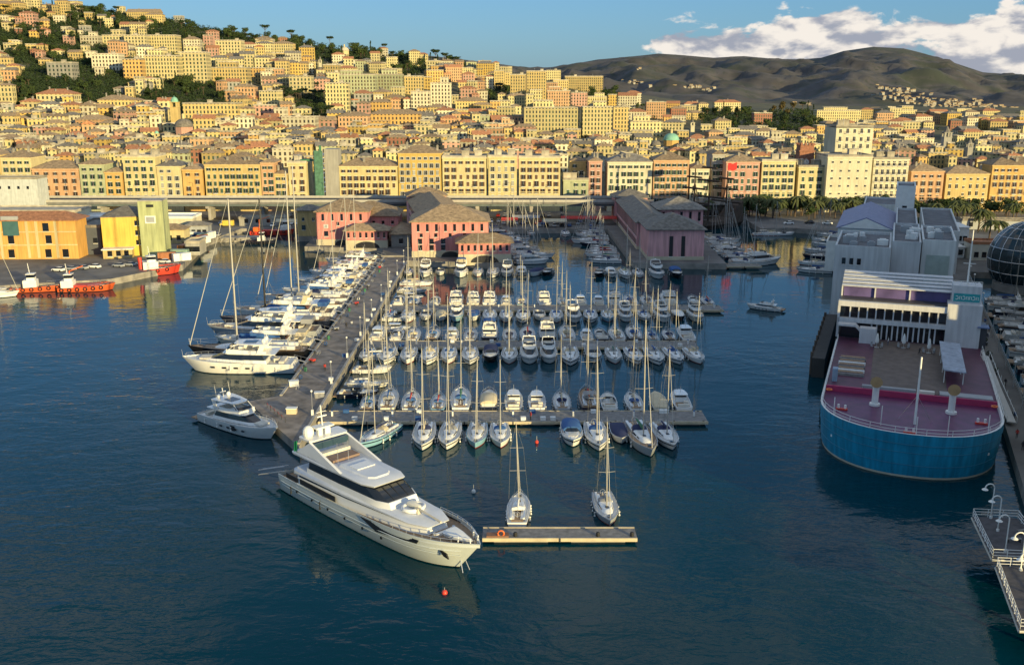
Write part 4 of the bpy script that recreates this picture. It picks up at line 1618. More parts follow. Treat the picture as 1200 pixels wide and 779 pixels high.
for i, (x, y) in enumerate(((-116, 339), (-118.5, 333), (-112.8, 331))):
    t = thing('cargo_container', ['pale green steel container on the quay by the green tower', 'rust orange steel container on the quay by the green tower', 'white steel container on the quay by the green tower'][i], 'container', (x, y, 2.0), .3 * i)
    mm = [mat('container_green', (.25, .36, .28), .6, var=.2), mat('container_rust', (.35, .13, .05), .6, var=.2), WHITEP][i]
    mb = MB().box(0, 0, .05, 5.8, 2.3, 2.5)
    for k in range(12):
        for s in (-1, 1):
            mb.box(-2.65 + k * .48, s * 1.18, .2, .2, .1, 2.2)
    mb.build('body', mm, t)
    mb = MB()
    for s in (-.6, .6):
        mb.box(2.95, s, .15, .08, 1.05, 2.3)
        mb.tube([(3.02, s, .2), (3.02, s, 2.4)], .04, 5)
    mb.build('door', mm, t)

# far quay wharf of the old dock with rubble, small red lighter
t = thing('dock_wall', 'low stone jetty with moored dark launches behind the tall white mast', 'jetty', (-109, 388, 0), .03)
MB().box(0, 0, -3, 20, 6, 4.6, 0, 0, .98).build('body', STONE, t)
mb = MB()
for i in range(40):
    mb.box(rnd.uniform(-10, 10), rnd.uniform(-4.4, -2.6), rnd.uniform(-.6, .4), rnd.uniform(.8, 1.8), rnd.uniform(.8, 1.6), rnd.uniform(.6, 1.3), 0, rnd.random() * 3)
tag(mb.build('rock_armour', STONE, t), kind='stuff')

# market awnings on the quay under the road
for i, (x, y, w_, m_, lb_) in enumerate(((-1, 416, 7, REDCAN, 'small red market awning on the quay right of the pink warehouse'), (33, 421, 24, REDCAN, 'long red market awning on the quay near the shaded warehouses'), (6, 424, 12, GREYCAN, 'grey awning on the quay between the parked cars'),
                                   (18, 412, 10, BEIGE, 'beige awning at the edge of the far quay'), (-93, 411.5, 12, BEIGE, 'beige flat canopy at the dock edge behind the stone jetty'))):
    t = thing('market_awning', lb_, 'awning', (x, y, 2.0))
    mb = MB()
    mb.add([(-w_ / 2, -2, 2.6), (w_ / 2, -2, 2.6), (w_ / 2, 0, 3.6), (-w_ / 2, 0, 3.6), (w_ / 2, 2, 2.6), (-w_ / 2, 2, 2.6), (-w_ / 2, -2, 2.45), (w_ / 2, -2, 2.45), (w_ / 2, 2, 2.45), (-w_ / 2, 2, 2.45)], [(0, 1, 2, 3), (3, 2, 4, 5), (6, 7, 1, 0), (8, 9, 5, 4), (1, 7, 8, 4, 2), (0, 3, 5, 9, 6)])
    mb.build('canvas', m_, t)
    for sx in (-1, 1):
        for sy in (-1, 1):
            MB().tube([(sx * (w_ / 2 - .2), sy * 1.8, 0), (sx * (w_ / 2 - .2), sy * 1.8, 2.6)], .06, 5).build('post', STEEL, t)

# scaffolded tower in the row of houses
a, b = atY(366, 173, 462), atY(396, 173, 462)
t = thing('scaffolded_tower', 'square tower wrapped in green scaffold netting with a crane arm in the row', 'tower', ((a.x + b.x) / 2, 470, 2))
hh = a.z - 2
ww = b.x - a.x
MB().box(2.0, 0, -1, ww * .55, 9, hh).build('shaft', PM['grey'], t)
sc = MB()
for k in range(int(hh / 2.2)):
    sc.box(-ww * .32, -2, k * 2.2, ww * .34, 7.5, .15)
    for x in (-.49, -.32, -.15):
        for y in (-5.6, 1.6):
            sc.box(ww * x, y, k * 2.2 + .153, .12, .12, 2.04)
sc.build('scaffold', STEEL, t)
MB().box(-ww * .32, -5.9, .3, ww * .33, .06, hh - 2).box(-ww * .5 - .2, -2, .3, .06, 7.2, hh - 2).build('netting', mat('green_netting', (.07, .17, .11), .8, var=.3, scale=.8), t)
MB().box(-ww * .75, -2, hh * .78, ww * .7, .8, .8).box(-ww * .3, -2, hh * .78, .9, .9, hh * .24).build('hoist_arm', GREENCAN, t)

# ------------------------------------------------------------------ palms and trees along the right quay
def palm_proto(seed):
    r = random.Random(seed)
    t = thing('palm_tree', 'palm', 'palm', (0, -950, -50))
    MB().tube([(0, 0, -.5), (.1, 0, 2), (.25, .1, 5.2)], .26, 7, r1=.17).build('trunk', BARK, t)
    mb = MB()
    for k in range(20):
        a = k * 2.4 + r.uniform(-.2, .2)
        el = r.uniform(-.2, 1.2)
        pts = []
        for j in range(6):
            u = j / 5
            rr = 2.9 * u * math.cos(el * (1 - u * .6))
            pts.append(Vector((.25 + rr * math.cos(a), .1 + rr * math.sin(a), 5.2 + 2.2 * math.sin(el) * u - 2.6 * u * u)))
        side = Vector((-math.sin(a), math.cos(a), 0))
        for j in range(5):
            wj, wk = .42 * (1 - abs(j / 5 - .4)), .42 * (1 - abs((j + 1) / 5 - .4)) * (1 if j < 4 else .1)
            mb.add([pts[j] - side * wj - Vector((0, 0, .2)), pts[j], pts[j + 1], pts[j + 1] - side * wk - Vector((0, 0, .2))], [(0, 1, 2, 3)])
            mb.add([pts[j], pts[j] + side * wj - Vector((0, 0, .2)), pts[j + 1] + side * wk - Vector((0, 0, .2)), pts[j + 1]], [(0, 1, 2, 3)])
    mb.build('crown', PALML, t)
    return t


PPS = [palm_proto(2), palm_proto(9)]
rnd = random.Random(12)
first = [True, True]
for i in range(44):
    px = 838 + i * 8.6 + rnd.uniform(-3, 3)
    Y = rnd.choice((446, 450, 440))
    if px > 1095:
        Y = rnd.choice((400, 425, 435, 372))
    X = (px - 600) / 1186 * Y
    if px > 1100 and Y < 420 and X < 175:
        Y = 430
        X = (px - 600) / 1186 * Y
    k = i % 2
    o = PPS[k] if first[k] else copy_tree(PPS[k])
    first[k] = False
    o.location = (X, Y, 2)
    s = rnd.uniform(1.15, 1.7)
    o.scale = (s, s, s)
    o.rotation_euler = (0, 0, rnd.uniform(0, 6))
    wh = 'before the rose pink and cream houses' if px < 940 else 'before the pale office block' if px < 1070 else 'along the esplanade at right'
    tag(o, 'feathery palm in the row ' + wh, 'palm', 'palms ' + wh)
for i in range(46):
    px = 842 + i * 8.4 + rnd.uniform(-3, 3)
    Y = rnd.choice((455, 449, 436)) if px < 960 or px > 1075 else 455
    tree('round', ((px - 600) / 1186 * Y, Y, 2), rnd.uniform(.8, 1.15), 'among the quay palms', rnd)


# ------------------------------------------------------------------ galleon behind the shaded warehouses
def galleon(x, y):
    t = thing('galleon', 'dark wooden galleon with three masts and a red flag beyond the shaded warehouses', 'galleon', (x, y, 0), 2.2)
    GW = mat('galleon_wood', (.055, .035, .022), .8, var=.3)
    mb = MB()
    rings = []
    for s in range(9):
        u = s / 8
        yy = -17 + 34 * u
        b = 4.6 * (math.sin(PI * (.18 + .72 * u)) ** .6) if u < .98 else .4
        top = 7.5 - 4.5 * math.sin(PI * min(1, u * 1.05)) + (3.5 if u < .25 else 0)
        rings.append([(-b * .3, yy, -1), (b * .3, yy, -1), (b, yy, 2), (b * .85, yy, top), (-b * .85, yy, top), (-b, yy, 2)])
    mb.loft(rings).build('hull', GW, t)
    for yy, h in ((-9, 24), (2, 30), (11, 26)):
        m = MB().tube([(0, yy, 2), (0, yy, h)], .5, 7, r1=.25)
        for z_, l_ in ((h * .45, 9), (h * .68, 7), (h * .86, 4.5)):
            m.tube([(-l_, yy + .4, z_), (l_, yy + .4, z_)], .18, 6)
            m.tube([(-l_ * .9, yy + .4, z_ + .3), (l_ * .9, yy + .4, z_ + .3)], .35, 6)
        for sx in (-1, 1):
            for k in range(3):
                m.tube([(sx * 4.2, yy - 1.5 + k * 1.2, 4), (0, yy, h * .8)], .1, 4)
        m.build('mast', GW, t)
    MB().tube([(0, 15, 5), (0, 25, 10)], .25, 6).build('bowsprit', GW, t)
    fl = MB()
    n = 8
    vs = []
    for i in range(n + 1):
        vs += [(0, -9 - i * .7, 24.2 + .25 * math.sin(i)), (.15 * math.sin(i * 1.3), -9 - i * .7, 27.2 + .3 * math.sin(i + .4))]
    fl.add(vs, [(2 * i, 2 * i + 2, 2 * i + 3, 2 * i + 1) for i in range(n)])
    fl.add([(v[0] + .05, v[1], v[2]) for v in vs], [(2 * i, 2 * i + 1, 2 * i + 3, 2 * i + 2) for i in range(n)])
    fl.build('flag', mat('flag_red', (.55, .02, .02), .8), t)


galleon(86, 423)

# vans and trucks standing about on the left port apron and on the quay
def van_mesh(m):
    mb = MB()
    mb.box(0, -.6, .45, 2.1, 4.4, 2.1, 0).loft([[(-1.0, 1.6, .45), (1.0, 1.6, .45), (1.0, 1.6, 2.1), (-1.0, 1.6, 2.1)], [(-.98, 2.6, .45), (.98, 2.6, .45), (.95, 2.3, 1.5), (-.95, 2.3, 1.5)], [(-.95, 2.9, .5), (.95, 2.9, .5), (.9, 2.85, 1.1), (-.9, 2.85, 1.1)]], 0)
    mb.box(0, 1.75, 1.35, 2.03, .5, .6, 1)
    for y in (-1.8, 1.9):
        for s in (-1, 1):
            mb.tube([(s * .8, y, .4), (s * 1.05, y, .4)], .4, 10, 2)
    return mb.mesh('parked_van', [m, GLASS, BLACK], smooth=35)


VANS = [van_mesh(WHITEP), van_mesh(mat('blue_car_paint', ())), van_mesh(YELLOWP)]
VANN = ['white', 'blue', 'yellow']
rnd = random.Random(52)
for i in range(70):
    x, y = rnd.uniform(-190, -112), rnd.uniform(362, 424)
    if (x > -178 and 390 < y < 407) or x < -172 or (x > -116 and y < 392) or abs(x + 135) < 12 and y < 366:
        continue
    if rnd.random() < .25:
        k = rnd.randrange(3)
        tag(obj('parked_van', VANS[k], None, (x, y, 2.0), rnd.choice((0, PI / 2)) + rnd.uniform(-.1, .1)), f'{VANN[k]} van parked on the port apron behind the yellow building', 'van', f'{VANN[k]} vans on the port apron')
    else:
        car(x, y, 2.0, rnd.choice((0, PI / 2)) + rnd.uniform(-.1, .1), rnd.randrange(6), 'on the port apron behind the yellow building')
for i, (x, y, w_, d_, h_, m_, rm_, lb_) in enumerate(((-106, 419, 20, 6, 3.0, PM['grey'], FLATROOF, 'long grey prefab shed on the apron left of the stone jetty'), (-124, 386, 9, 6, 4.5, GREYP, SLATE, 'small grey hut at the apron edge right of the green tower'), (-131, 372, 14, 8, 5.0, PM['cream'], BROWNROOF, 'cream hut with brown roof behind the green tower'),
                                                     (-112.5, 346, 5, 9, 4.2, PM['grey'], FLATROOF, 'grey stone hut on the quay corner right of the green tower'), (-86, 424.5, 14, 5, 4.0, PM['yellow'], SLATE, 'low yellow hut under the viaduct beyond the stone jetty'))):
    block('quay_hut', lb_, 'hut', (x, y), w_, d_, h_, .05, m_, rm_, rowf(0, -w_ * .35, w_ * .35, 4, 1.2, PAIRW), roof='hip' if i in (1, 2, 4) else 'flat', ov=.4)
for i in range(9):
    x, y = -112 - rnd.uniform(0, 4) - i * .3, 350 + i * 3.8
    if y > 382:
        break
    t = thing('cargo_container', f'{["rust orange", "pale green", "white"][i % 3]} container in the row at the dock edge, {["first", "second", "third", "fourth", "fifth", "sixth", "seventh", "eighth", "ninth"][i]} from the tower', 'container', (x - 3, y, 2.0), 1.4 + rnd.uniform(-.1, .1))
    mm = [mat('container_rust', ()), mat('container_green', ()), WHITEP][i % 3]
    mb = MB().box(0, 0, .05, 5.8, 2.3, 2.5)
    for k in range(12):
        for s in (-1, 1):
            mb.box(-2.65 + k * .48, s * 1.18, .2, .2, .1, 2.2)
    mb.build('body', mm, t)
    MB().box(2.95, .6, .15, .08, 1.05, 2.3).build('door', mm, t)
    MB().box(2.95, -.6, .15, .08, 1.05, 2.3).build('door', mm, t)


# ------------------------------------------------------------------ boat builders (bow towards +y, origin at the waterline amidships)
def hull_parts(root, L_, B, fs, fb, tr=.75, p=1.6, rake=1.0, hm=None, boot=None, dm=None, drop=.12, n=14, wl=.86, stern_rake=0.0, name='hull', flare=1.0, deck=True, stripe=None):
    hm, boot, dm = hm or WHITE, boot or ANTIFOUL, dm or DECKW
    rings, deckp = [], []
    for i in range(n + 1):
        s = i / n
        if s < .42:
            f = tr + (1 - tr) * math.sin(PI / 2 * s / .42)
        else:
            f = max(0.012, math.cos(PI / 2 * ((s - .42) / .58) ** p))
        b = B / 2 * f
        zs = fs + (fb - fs) * s ** 1.7
        lvl = [(-.55, .35), (0, 1 - (1 - wl) * (1 + 1.6 * s ** 3)), (.16, 1 - (1 - wl) * .85 * (1 + 1.5 * s ** 3)), (zs * .62, 1 - (1 - wl) * .35 * flare * (1 + s ** 3)), (zs * .80, 1 - (1 - wl) * .15), (zs, 1.0)]
        row = []
        for z, k in lvl:
            y = -L_ / 2 + L_ * s - rake * (s ** 5) * (1 - max(z, -.2) / zs) + stern_rake * (1 - s) ** 6 * (max(z, 0) / zs)
            row.append((b * k, y, z))
        rings.append(row)
        deckp.append((max(b - .09, .005), row[-1][1] - (.1 if i == n else 0), zs - drop))
    mb = MB()
    m = len(rings[0])
    vs = [p_ for r in rings for p_ in r] + [(-x, y, z) for r in rings for x, y, z in r]
    o = (n + 1) * m
    fs_, mi = [], []
    for i in range(n):
        for k in range(m - 1):
            a, b_, c, d = i * m + k, (i + 1) * m + k, (i + 1) * m + k + 1, i * m + k + 1
            fs_.append((a, b_, c, d))
            fs_.append((o + d, o + c, o + b_, o + a))
            mi += [1 if k < 2 else (2 if (k == 3 and stripe) else 0)] * 2
    for k in range(m - 1):          # transom and stem
        fs_.append((k, k + 1, o + k + 1, o + k))
        mi.append(1 if k < 2 else 0)
        q = n * m
        fs_.append((q + k + 1, q + k, o + q + k, o + q + k + 1))
        mi.append(1 if k < 2 else 0)
    # toe rail: inner edge down to the deck
    td = len(vs)
    vs += [(x, y, z + drop) for x, y, z in deckp] + [(-x, y, z + drop) for x, y, z in deckp] + deckp + [(-x, y, z) for x, y, z in deckp]
    q = n + 1
    for i in range(n):
        a, b_ = i * m + m - 1, (i + 1) * m + m - 1
        fs_ += [(a, b_, td + i + 1, td + i), (o + b_, o + a, td + q + i, td + q + i + 1), (td + i, td + i + 1, td + 2 * q + i + 1, td + 2 * q + i), (td + q + i + 1, td + q + i, td + 3 * q + i, td + 3 * q + i + 1)]
        mi += [0] * 4
    o2 = len(mb.v)
    mb.v += vs
    mb.f += fs_
    mb.m += mi
    h = mb.build(name, [hm, boot, stripe or hm], root, smooth=38)
    if deck:
        dk = MB()
        pts = [(x, y, z) for x, y, z in deckp]
        vs = pts + [(-x, y, z) for x, y, z in pts]
        dk.add(vs, [(i, i + 1, q + i + 1, q + i) for i in range(n)])
        # faces wound upwards
        dk.f = [f[::-1] if False else f for f in dk.f]
        dk.build('deck', dm, root)

    def at(s):
        j = min(n - 1, int(s * n))
        t_ = s * n - j
        a, b_ = deckp[j], deckp[j + 1]
        return tuple(a[k] + (b_[k] - a[k]) * t_ for k in range(3))
    return at


def ring(y0, y1, w0, w1, z0, z1=None, r=.25, nose=.6):
    """closed plan outline, symmetric: stern edge y0 of half width w0, front edge y1 of half width w1"""
    z1 = z0 if z1 is None else z1
    P = [(w0 * .92, y0), (w0, y0 + r), (w0 + (w1 - w0) * .25, y0 + (y1 - y0) * .45), (w1 + (w0 - w1) * .25, y0 + (y1 - y0) * .75), (w1, y1 - (y1 - y0) * .1), (w1 * nose, y1)]
    full = P + [(-x, y) for x, y in reversed(P)]
    return [(x, y, z0 + (z1 - z0) * ((y - y0) / (y1 - y0))) for x, y in full]


def rail(root, at, s0, s1, h=.62, step=6, name='guard_rail', inset=.12, close=True, r=.022, m=None):
    mb = MB()
    for side in (-1, 1):
        pts = []
        for i in range(step + 1):
            x, y, z = at(s0 + (s1 - s0) * i / step)
            x = max(x - inset, .03)
            pts.append((side * x, y, z + h))
            mb.tube([(side * x, y, z), (side * x, y, z + h)], r, 4)
        mb.tube(pts, r, 4)
        mb.tube([(p_[0], p_[1], p_[2] - h * .45) for p_ in pts], r * .7, 3)
    return mb.build(name, m or STEEL, root)


def sailboat(L_, B, hm, boot, cover, hood, mast_h, label, stripe=None, teak=False, mastm=None, dm=None, loa_name='sailing_boat', bimini=None):
    root = thing(loa_name, label, 'sailboat')
    k = L_ / 11.5
    fsb, fbw = 1.05 * k, 1.35 * k
    at = hull_parts(root, L_, B, fsb, fbw, .80, 1.5, 1.0 * k, hm, boot, dm or (TEAK if teak else DECKW), stripe=stripe)
    z = fsb + .12 * k
    # coachroof with raked front, dark window strips as its own part
    w0, w1 = B * .30, B * .17
    cr = MB()
    cr.loft([ring(-.8 * k, 3.1 * k, w0 * 1.04, w1 * 1.05, z - .15, z), ring(-.75 * k, 2.7 * k, w0 * .93, w1 * .8, z + .34 * k, z + .18 * k), ring(-.6 * k, 2.3 * k, w0 * .78, w1 * .55, z + .45 * k, z + .28 * k)])
    c = cr.build('coachroof', WHITE, root, smooth=30)
    wm = MB()
    for s in (-1, 1):
        wm.add([(s * (w0 * 1.01 + .012), -.4 * k, z + .08), (s * (w0 * .72 + .06), 1.7 * k, z + .10), (s * (w0 * .68 + .045), 1.6 * k, z + .22 * k), (s * (w0 * .955 + .012), -.35 * k, z + .27 * k)], [(0, 1, 2, 3) if s > 0 else (3, 2, 1, 0)])
    wm.build('window', GLASS, c)
    MB().box(0, 1.35 * k, z + .36 * k, .5, .5, .08).build('hatch', GLASS, c)
    MB().box(0, L_ * .36, z + .12 * k, .55, .55, .07).build('foredeck_hatch', GLASS, root)
    # cockpit well with teak sole, coamings, wheel
    ck = MB()
    for s in (-1, 1):
        ck.box(s * B * .27, -3.0 * k, z - .05, .34 * k, 3.6 * k, .34 * k)
        ck.box(s * B * .18, -3.0 * k, z - .1, .42 * k, 3.2 * k, .12 * k)
    ck.build('cockpit_seat', WHITE, root)
    MB().box(0, -3.1 * k, z - .16, B * .28, 4.0 * k, .1, 0).box(0, -4.9 * k, z - .155, B * .5, .5 * k, .1, 0).build('cockpit_sole', TEAK, root)
    wh = MB()
    wh.tube([(.42 * k * math.cos(a * PI / 6), -4.1 * k, z + .55 * k + .42 * k * math.sin(a * PI / 6)) for a in range(13)], .03, 4)
    wh.box(0, -3.95 * k, z - .06, .22, .2, .7 * k)
    wh.build('steering_wheel', STEEL, root)
    # sprayhood
    if hood is not None:
        hd = MB()
        rr = []
        for y, f, hh in ((-1.9 * k, 1.0, .0), (-1.75 * k, 1.0, 1.0), (-1.0 * k, .98, .92), (-.35 * k, .85, .18)):
            rr.append([(B * .29 * f * math.cos(a), y, z + .2 * k + (.62 * k * hh + .03) * math.sin(a) ** .7 if 0 < a < PI else z + .2 * k) for a in [PI * j / 8 for j in range(9)]])
        hd.loft(rr, 0, False, True)
        hd.build('sprayhood', hood, root, smooth=50)
    if bimini is not None:
        bm = MB()
        bm.loft([[(-B * .32, y, z + 1.75 * k), (-B * .2, y, z + 1.92 * k), (B * .2, y, z + 1.92 * k), (B * .32, y, z + 1.75 * k), (B * .2, y, z + 1.88 * k), (-B * .2, y, z + 1.88 * k)] for y in (-4.6 * k, -2.5 * k)])
        b_ = bm.build('bimini', bimini, root)
        fr = MB()
        for s in (-1, 1):
            for y in (-4.5 * k, -2.6 * k):
                fr.tube([(s * B * .36, -3.5 * k, z + .1), (s * B * .31, y, z + 1.75 * k)], .025, 4)
        fr.build('frame', STEEL, b_)
    # mast with spreaders, boom with the stowed sail under its cover
    mm = mastm or ALU
    ms = MB().tube([(0, .9 * k, z - .2), (0, .85 * k, mast_h)], .105 * max(1, k), 7, r1=.075 * max(1, k)).build('mast', mm, root, smooth=60)
    for q in (.42, .70):
        sp = MB()
        hz_ = z + (mast_h - z) * q
        wq = B * .36 * (1.15 - q * .5)
        sp.tube([(-wq, .75 * k, hz_ + .05), (0, .9 * k, hz_), (wq, .75 * k, hz_ + .05)], .035, 4)
        sp.build('spreader', mm, ms)
    MB().tube([(0, .9 * k, mast_h - .1), (0, .9 * k, mast_h + .7)], .02, 4).box(0, .8 * k, mast_h + .3, .05, .5, .05).build('masthead_aerial', STEEL, ms)
    bz = z + .95 * k
    bo = MB().tube([(0, .75 * k, bz), (0, -3.3 * k, bz - .1)], .08, 6).build('boom', mm, root)
    if cover is not None:
        cv = MB()
        rr = []
        for y, f in ((.70, .7), (.55, 1.15), (-.5, 1.0), (-2.0, .8), (-3.2, .45)):
            rr.append([(.17 * k * f * math.cos(a), y * k, bz + .16 * k * f + .24 * k * f * math.sin(a)) for a in [2 * PI * j / 7 for j in range(7)]])
        cv.loft(rr).build('sail_cover', cover, bo, smooth=60)
    # rig: furled jib on the forestay, shrouds, backstay
    xb, yb_, zb = at(.985)
    MB().tube([(0, yb_ - .1, zb + .3), (0, yb_ + (.9 * k - yb_) * .5, (zb + mast_h) / 2), (0, .95 * k, mast_h - .5)], min(.10, .06 * k), 5, r1=.03).build('furled_jib', mat('furled_sail', (.48, .46, .41), .8), root)
    rg = MB()
    x4, y4, z4 = at(.56)
    for s in (-1, 1):
        wq = B * .36 * (1.15 - .42 * .5)
        rg.tube([(s * (x4 - .1), y4, z4), (s * wq, .75 * k, z + (mast_h - z) * .42), (s * wq * .8, .77 * k, z + (mast_h - z) * .7), (0, .88 * k, mast_h - .4)], .018, 3)
        x1, y1, z1 = at(.03)
        rg.tube([(s * x1 * .8, y1, z1), (0, -2.5 * k, z + (mast_h - z) * .45)], .015, 3)
    rg.tube([(0, -2.5 * k, z + (mast_h - z) * .45), (0, .8 * k, mast_h)], .018, 3)
    rg.build('shrouds', RIG, root)
    rail(root, at, .02, .9, .6 * k, 7)
    pp = MB()
    x1, y1, z1 = at(.9)
    pp.tube([(-x1 + .1, y1, z1 + .6 * k), (-.12, yb_ + .1, zb + .68 * k), (.12, yb_ + .1, zb + .68 * k), (x1 - .1, y1, z1 + .6 * k)], .028, 4)
    for s in (-1, 1):
        pp.tube([(s * .1, yb_ - .2, zb), (s * .12, yb_ + .1, zb + .68 * k)], .025, 4)
    pp.build('pulpit', STEEL, root)
    fenders(root, at, (.25, .45, .62), k)
    return root


def fenders(root, at, ss, k=1.0, m=None):
    for s_ in ss:
        for sd_ in (-1, 1):
            x, y, z = at(s_)
            mb = MB()
            mb.tube([(sd_ * (x + .16), y, z - .95 * k), (sd_ * (x + .17), y, z - .85 * k), (sd_ * (x + .17), y, z - .35 * k), (sd_ * (x + .14), y, z - .25 * k)], .13, 7)
            mb.tube([(sd_ * (x + .12), y, z - .25 * k), (sd_ * (x - .05), y, z + .05)], .015, 3)
            mb.build('fender', m or WHITEP, root)


def windscreen(y0, y1, w0, w1, z0, z1, lean, t=.05):
    """wrap-round raked screen as a thin band"""
    pts0 = [(-w0, y0), (-w1, y1 - .4), (-w1 * .6, y1), (w1 * .6, y1), (w1, y1 - .4), (w0, y0)]
    pts1 = [(x * .92, y - lean) for x, y in pts0]
    mb = MB()
    n = len(pts0)
    mb.add([(x, y, z0) for x, y in pts0] + [(x, y, z1) for x, y in pts1] + [(x * .97, y - t, z0) for x, y in pts0] + [(x * .97, y - t, z1) for x, y in pts1],
           [(i, i + 1, n + i + 1, n + i) for i in range(n - 1)] + [(2 * n + i + 1, 2 * n + i, 3 * n + i, 3 * n + i + 1) for i in range(n - 1)] + [(n + i, n + i + 1, 3 * n + i + 1, 3 * n + i) for i in range(n - 1)])
    return mb


def motorboat(kind, L_, B, hm, boot, canopy, label, stripe=None, seatm=None):
    root = thing('motor_boat', label, 'motorboat')
    k = L_ / 10
    f1, f2 = 1.15 * k, 1.65 * k
    at = hull_parts(root, L_, B, f1, f2, .88, 2.0, 1.3 * k, hm, boot, DECKW, stripe=stripe, wl=.80)
    z = f1
    st = seatm or CUSH
    MB().box(0, -L_ / 2 - .35 * k, .35, B * .82, .9 * k, .12).build('swim_platform', TEAK, root)
    if kind == 'open':
        MB().loft([ring(.3 * k, 4.2 * k, B * .36, B * .16, z - .05, z + .25 * k), ring(.4 * k, 3.8 * k, B * .33, B * .12, z + .35 * k, z + .45 * k)]).build('cabin_top', WHITE, root, smooth=30)
        MB().box(0, 2.4 * k, z + .40 * k, B * .36, 1.7 * k, .1).build('sun_pad', st, root)
        windscreen(-1.0 * k, 1.1 * k, B * .43, B * .36, z, z + .85 * k, .5 * k).build('windscreen', GLASS, root)
        MB().box(0, -3.9 * k, z - .1, B * .7, .7 * k, .5 * k).box(-B * .33, -2.8 * k, z - .1, .5 * k, 1.5 * k, .45 * k).build('bench', st, root)
        MB().box(.55 * k, -.9 * k, z - .1, .6 * k, .6 * k, .75 * k).box(.55 * k, -1.12 * k, z + .652 * k, .55 * k, .12 * k, .5 * k).build('helm_seat', st, root)
        MB().box(0, -2.0 * k, z - .11, B * .74, 3.8 * k, .06).build('cockpit_sole', TEAK, root)
        if canopy is not None:
            mb = MB()
            rr = []
            for y, f, hh in ((-4.2 * k, .9, .75), (-3.0 * k, 1, 1.05), (-1.0 * k, 1, 1.12), (.5 * k, .92, .86)):
                rr.append([(B * .45 * f * math.cos(a), y, z + .18 * k + 1.0 * k * hh * max(0, math.sin(a)) ** .55) for a in [PI * j / 10 for j in range(11)]])
            mb.loft(rr, 0, True, True)
            mb.build('canopy', canopy, root, smooth=50)
    elif kind == 'fly':
        MB().loft([ring(-2.6 * k, 3.4 * k, B * .40, B * .22, z - .05, z + .2 * k), ring(-2.6 * k, 3.0 * k, B * .40, B * .21, z + .5 * k)]).build('cabin', WHITE, root, smooth=30)
        MB().loft([ring(-2.5 * k, 2.95 * k, B * .39, B * .20, z + .503 * k), ring(-2.4 * k, 1.6 * k, B * .36, B * .24, z + 1.15 * k)]).build('window', GLASS, root)
        MB().loft([ring(-3.4 * k, 1.7 * k, B * .40, B * .26, z + 1.153 * k), ring(-3.4 * k, 1.75 * k, B * .41, B * .27, z + 1.3 * k)]).build('cabin_roof', WHITE, root)
        cm = MB()
        for s in (-1, 1):
            cm.box(s * B * .36, -1.4 * k, z + 1.303 * k, .12, 3.6 * k, .5 * k)
        cm.box(0, .45 * k, z + 1.303 * k, B * .70, .12, .6 * k)
        cm.build('flybridge_coaming', WHITE, root)
        windscreen(-.1 * k, .62 * k, B * .34, B * .30, z + 1.8 * k, z + 2.15 * k, .2 * k).build('windscreen', GLASS, root)
        MB().box(0, -2.5 * k, z + 1.303 * k, B * .55, .6 * k, .42 * k).build('flybridge_sofa', st, root)
        MB().box(.4 * k, -.4 * k, z + 1.303 * k, .6 * k, .5 * k, .6 * k).build('helm_seat', st, root)
        ar = MB()
        ar.tube([(-B * .38, -3.1 * k, z + 1.3 * k), (-B * .32, -3.4 * k, z + 2.5 * k), (B * .32, -3.4 * k, z + 2.5 * k), (B * .38, -3.1 * k, z + 1.3 * k)], .12 * k, 6)
        ar.ball((0, -3.4 * k, z + 2.6 * k), .28 * k, 0, 10, 4, .7)
        ar.tube([(.5 * k, -3.4 * k, z + 2.5 * k), (.5 * k, -3.7 * k, z + 4.2 * k)], .02, 4)
        ar.build('radar_arch', WHITE, root)
        MB().box(0, -3.9 * k, z - .05, B * .66, .55 * k, .45 * k).build('bench', st, root)
        if canopy is not None:
            MB().loft([[(-B * .36, y, z + 2.75 * k), (-B * .2, y, z + 2.95 * k), (B * .2, y, z + 2.95 * k), (B * .36, y, z + 2.75 * k), (B * .2, y, z + 2.9 * k), (-B * .2, y, z + 2.9 * k)] for y in (-3.3 * k, -.8 * k)]).build('bimini', canopy, root)
    elif kind == 'house':
        MB().loft([ring(-.9 * k, 2.2 * k, B * .34, B * .26, z - .05), ring(-.9 * k, 2.0 * k, B * .34, B * .25, z + .75 * k)]).build('wheelhouse', WHITE, root)
        MB().loft([ring(-.85 * k, 1.98 * k, B * .33, B * .245, z + .753 * k), ring(-.8 * k, 1.75 * k, B * .315, B * .23, z + 1.35 * k)]).build('window', GLASS, root)
        MB().loft([ring(-1.6 * k, 1.95 * k, B * .36, B * .27, z + 1.353 * k), ring(-1.6 * k, 1.95 * k, B * .36, B * .27, z + 1.48 * k)]).build('wheelhouse_roof', canopy or WHITE, root)
        MB().loft([ring(2.0 * k, 3.7 * k, B * .24, B * .12, z, z + .3 * k), ring(2.0 * k, 3.5 * k, B * .22, B * .1, z + .45 * k, z + .5 * k)]).build('fore_cabin', WHITE, root)
        MB().box(0, -2.6 * k, z - .11, B * .7, 3.0 * k, .06).build('cockpit_sole', st if seatm else TEAK, root)
        MB().box(0, -3.9 * k, z - .05, B * .6, .6 * k, .4 * k).box(B * .2, -2.4 * k, z - .05, .9 * k, .8 * k, .5 * k).build('bench', st, root)
        MB().tube([(0, 0, z + 1.4 * k), (0, -.2 * k, z + 3.1 * k)], .04, 5).tube([(-.4 * k, 0, z + 2.2 * k), (.4 * k, 0, z + 2.2 * k)], .03, 4).build('mast', STEEL, root)
    elif kind == 'covered':
        mb = MB()
        rr = []
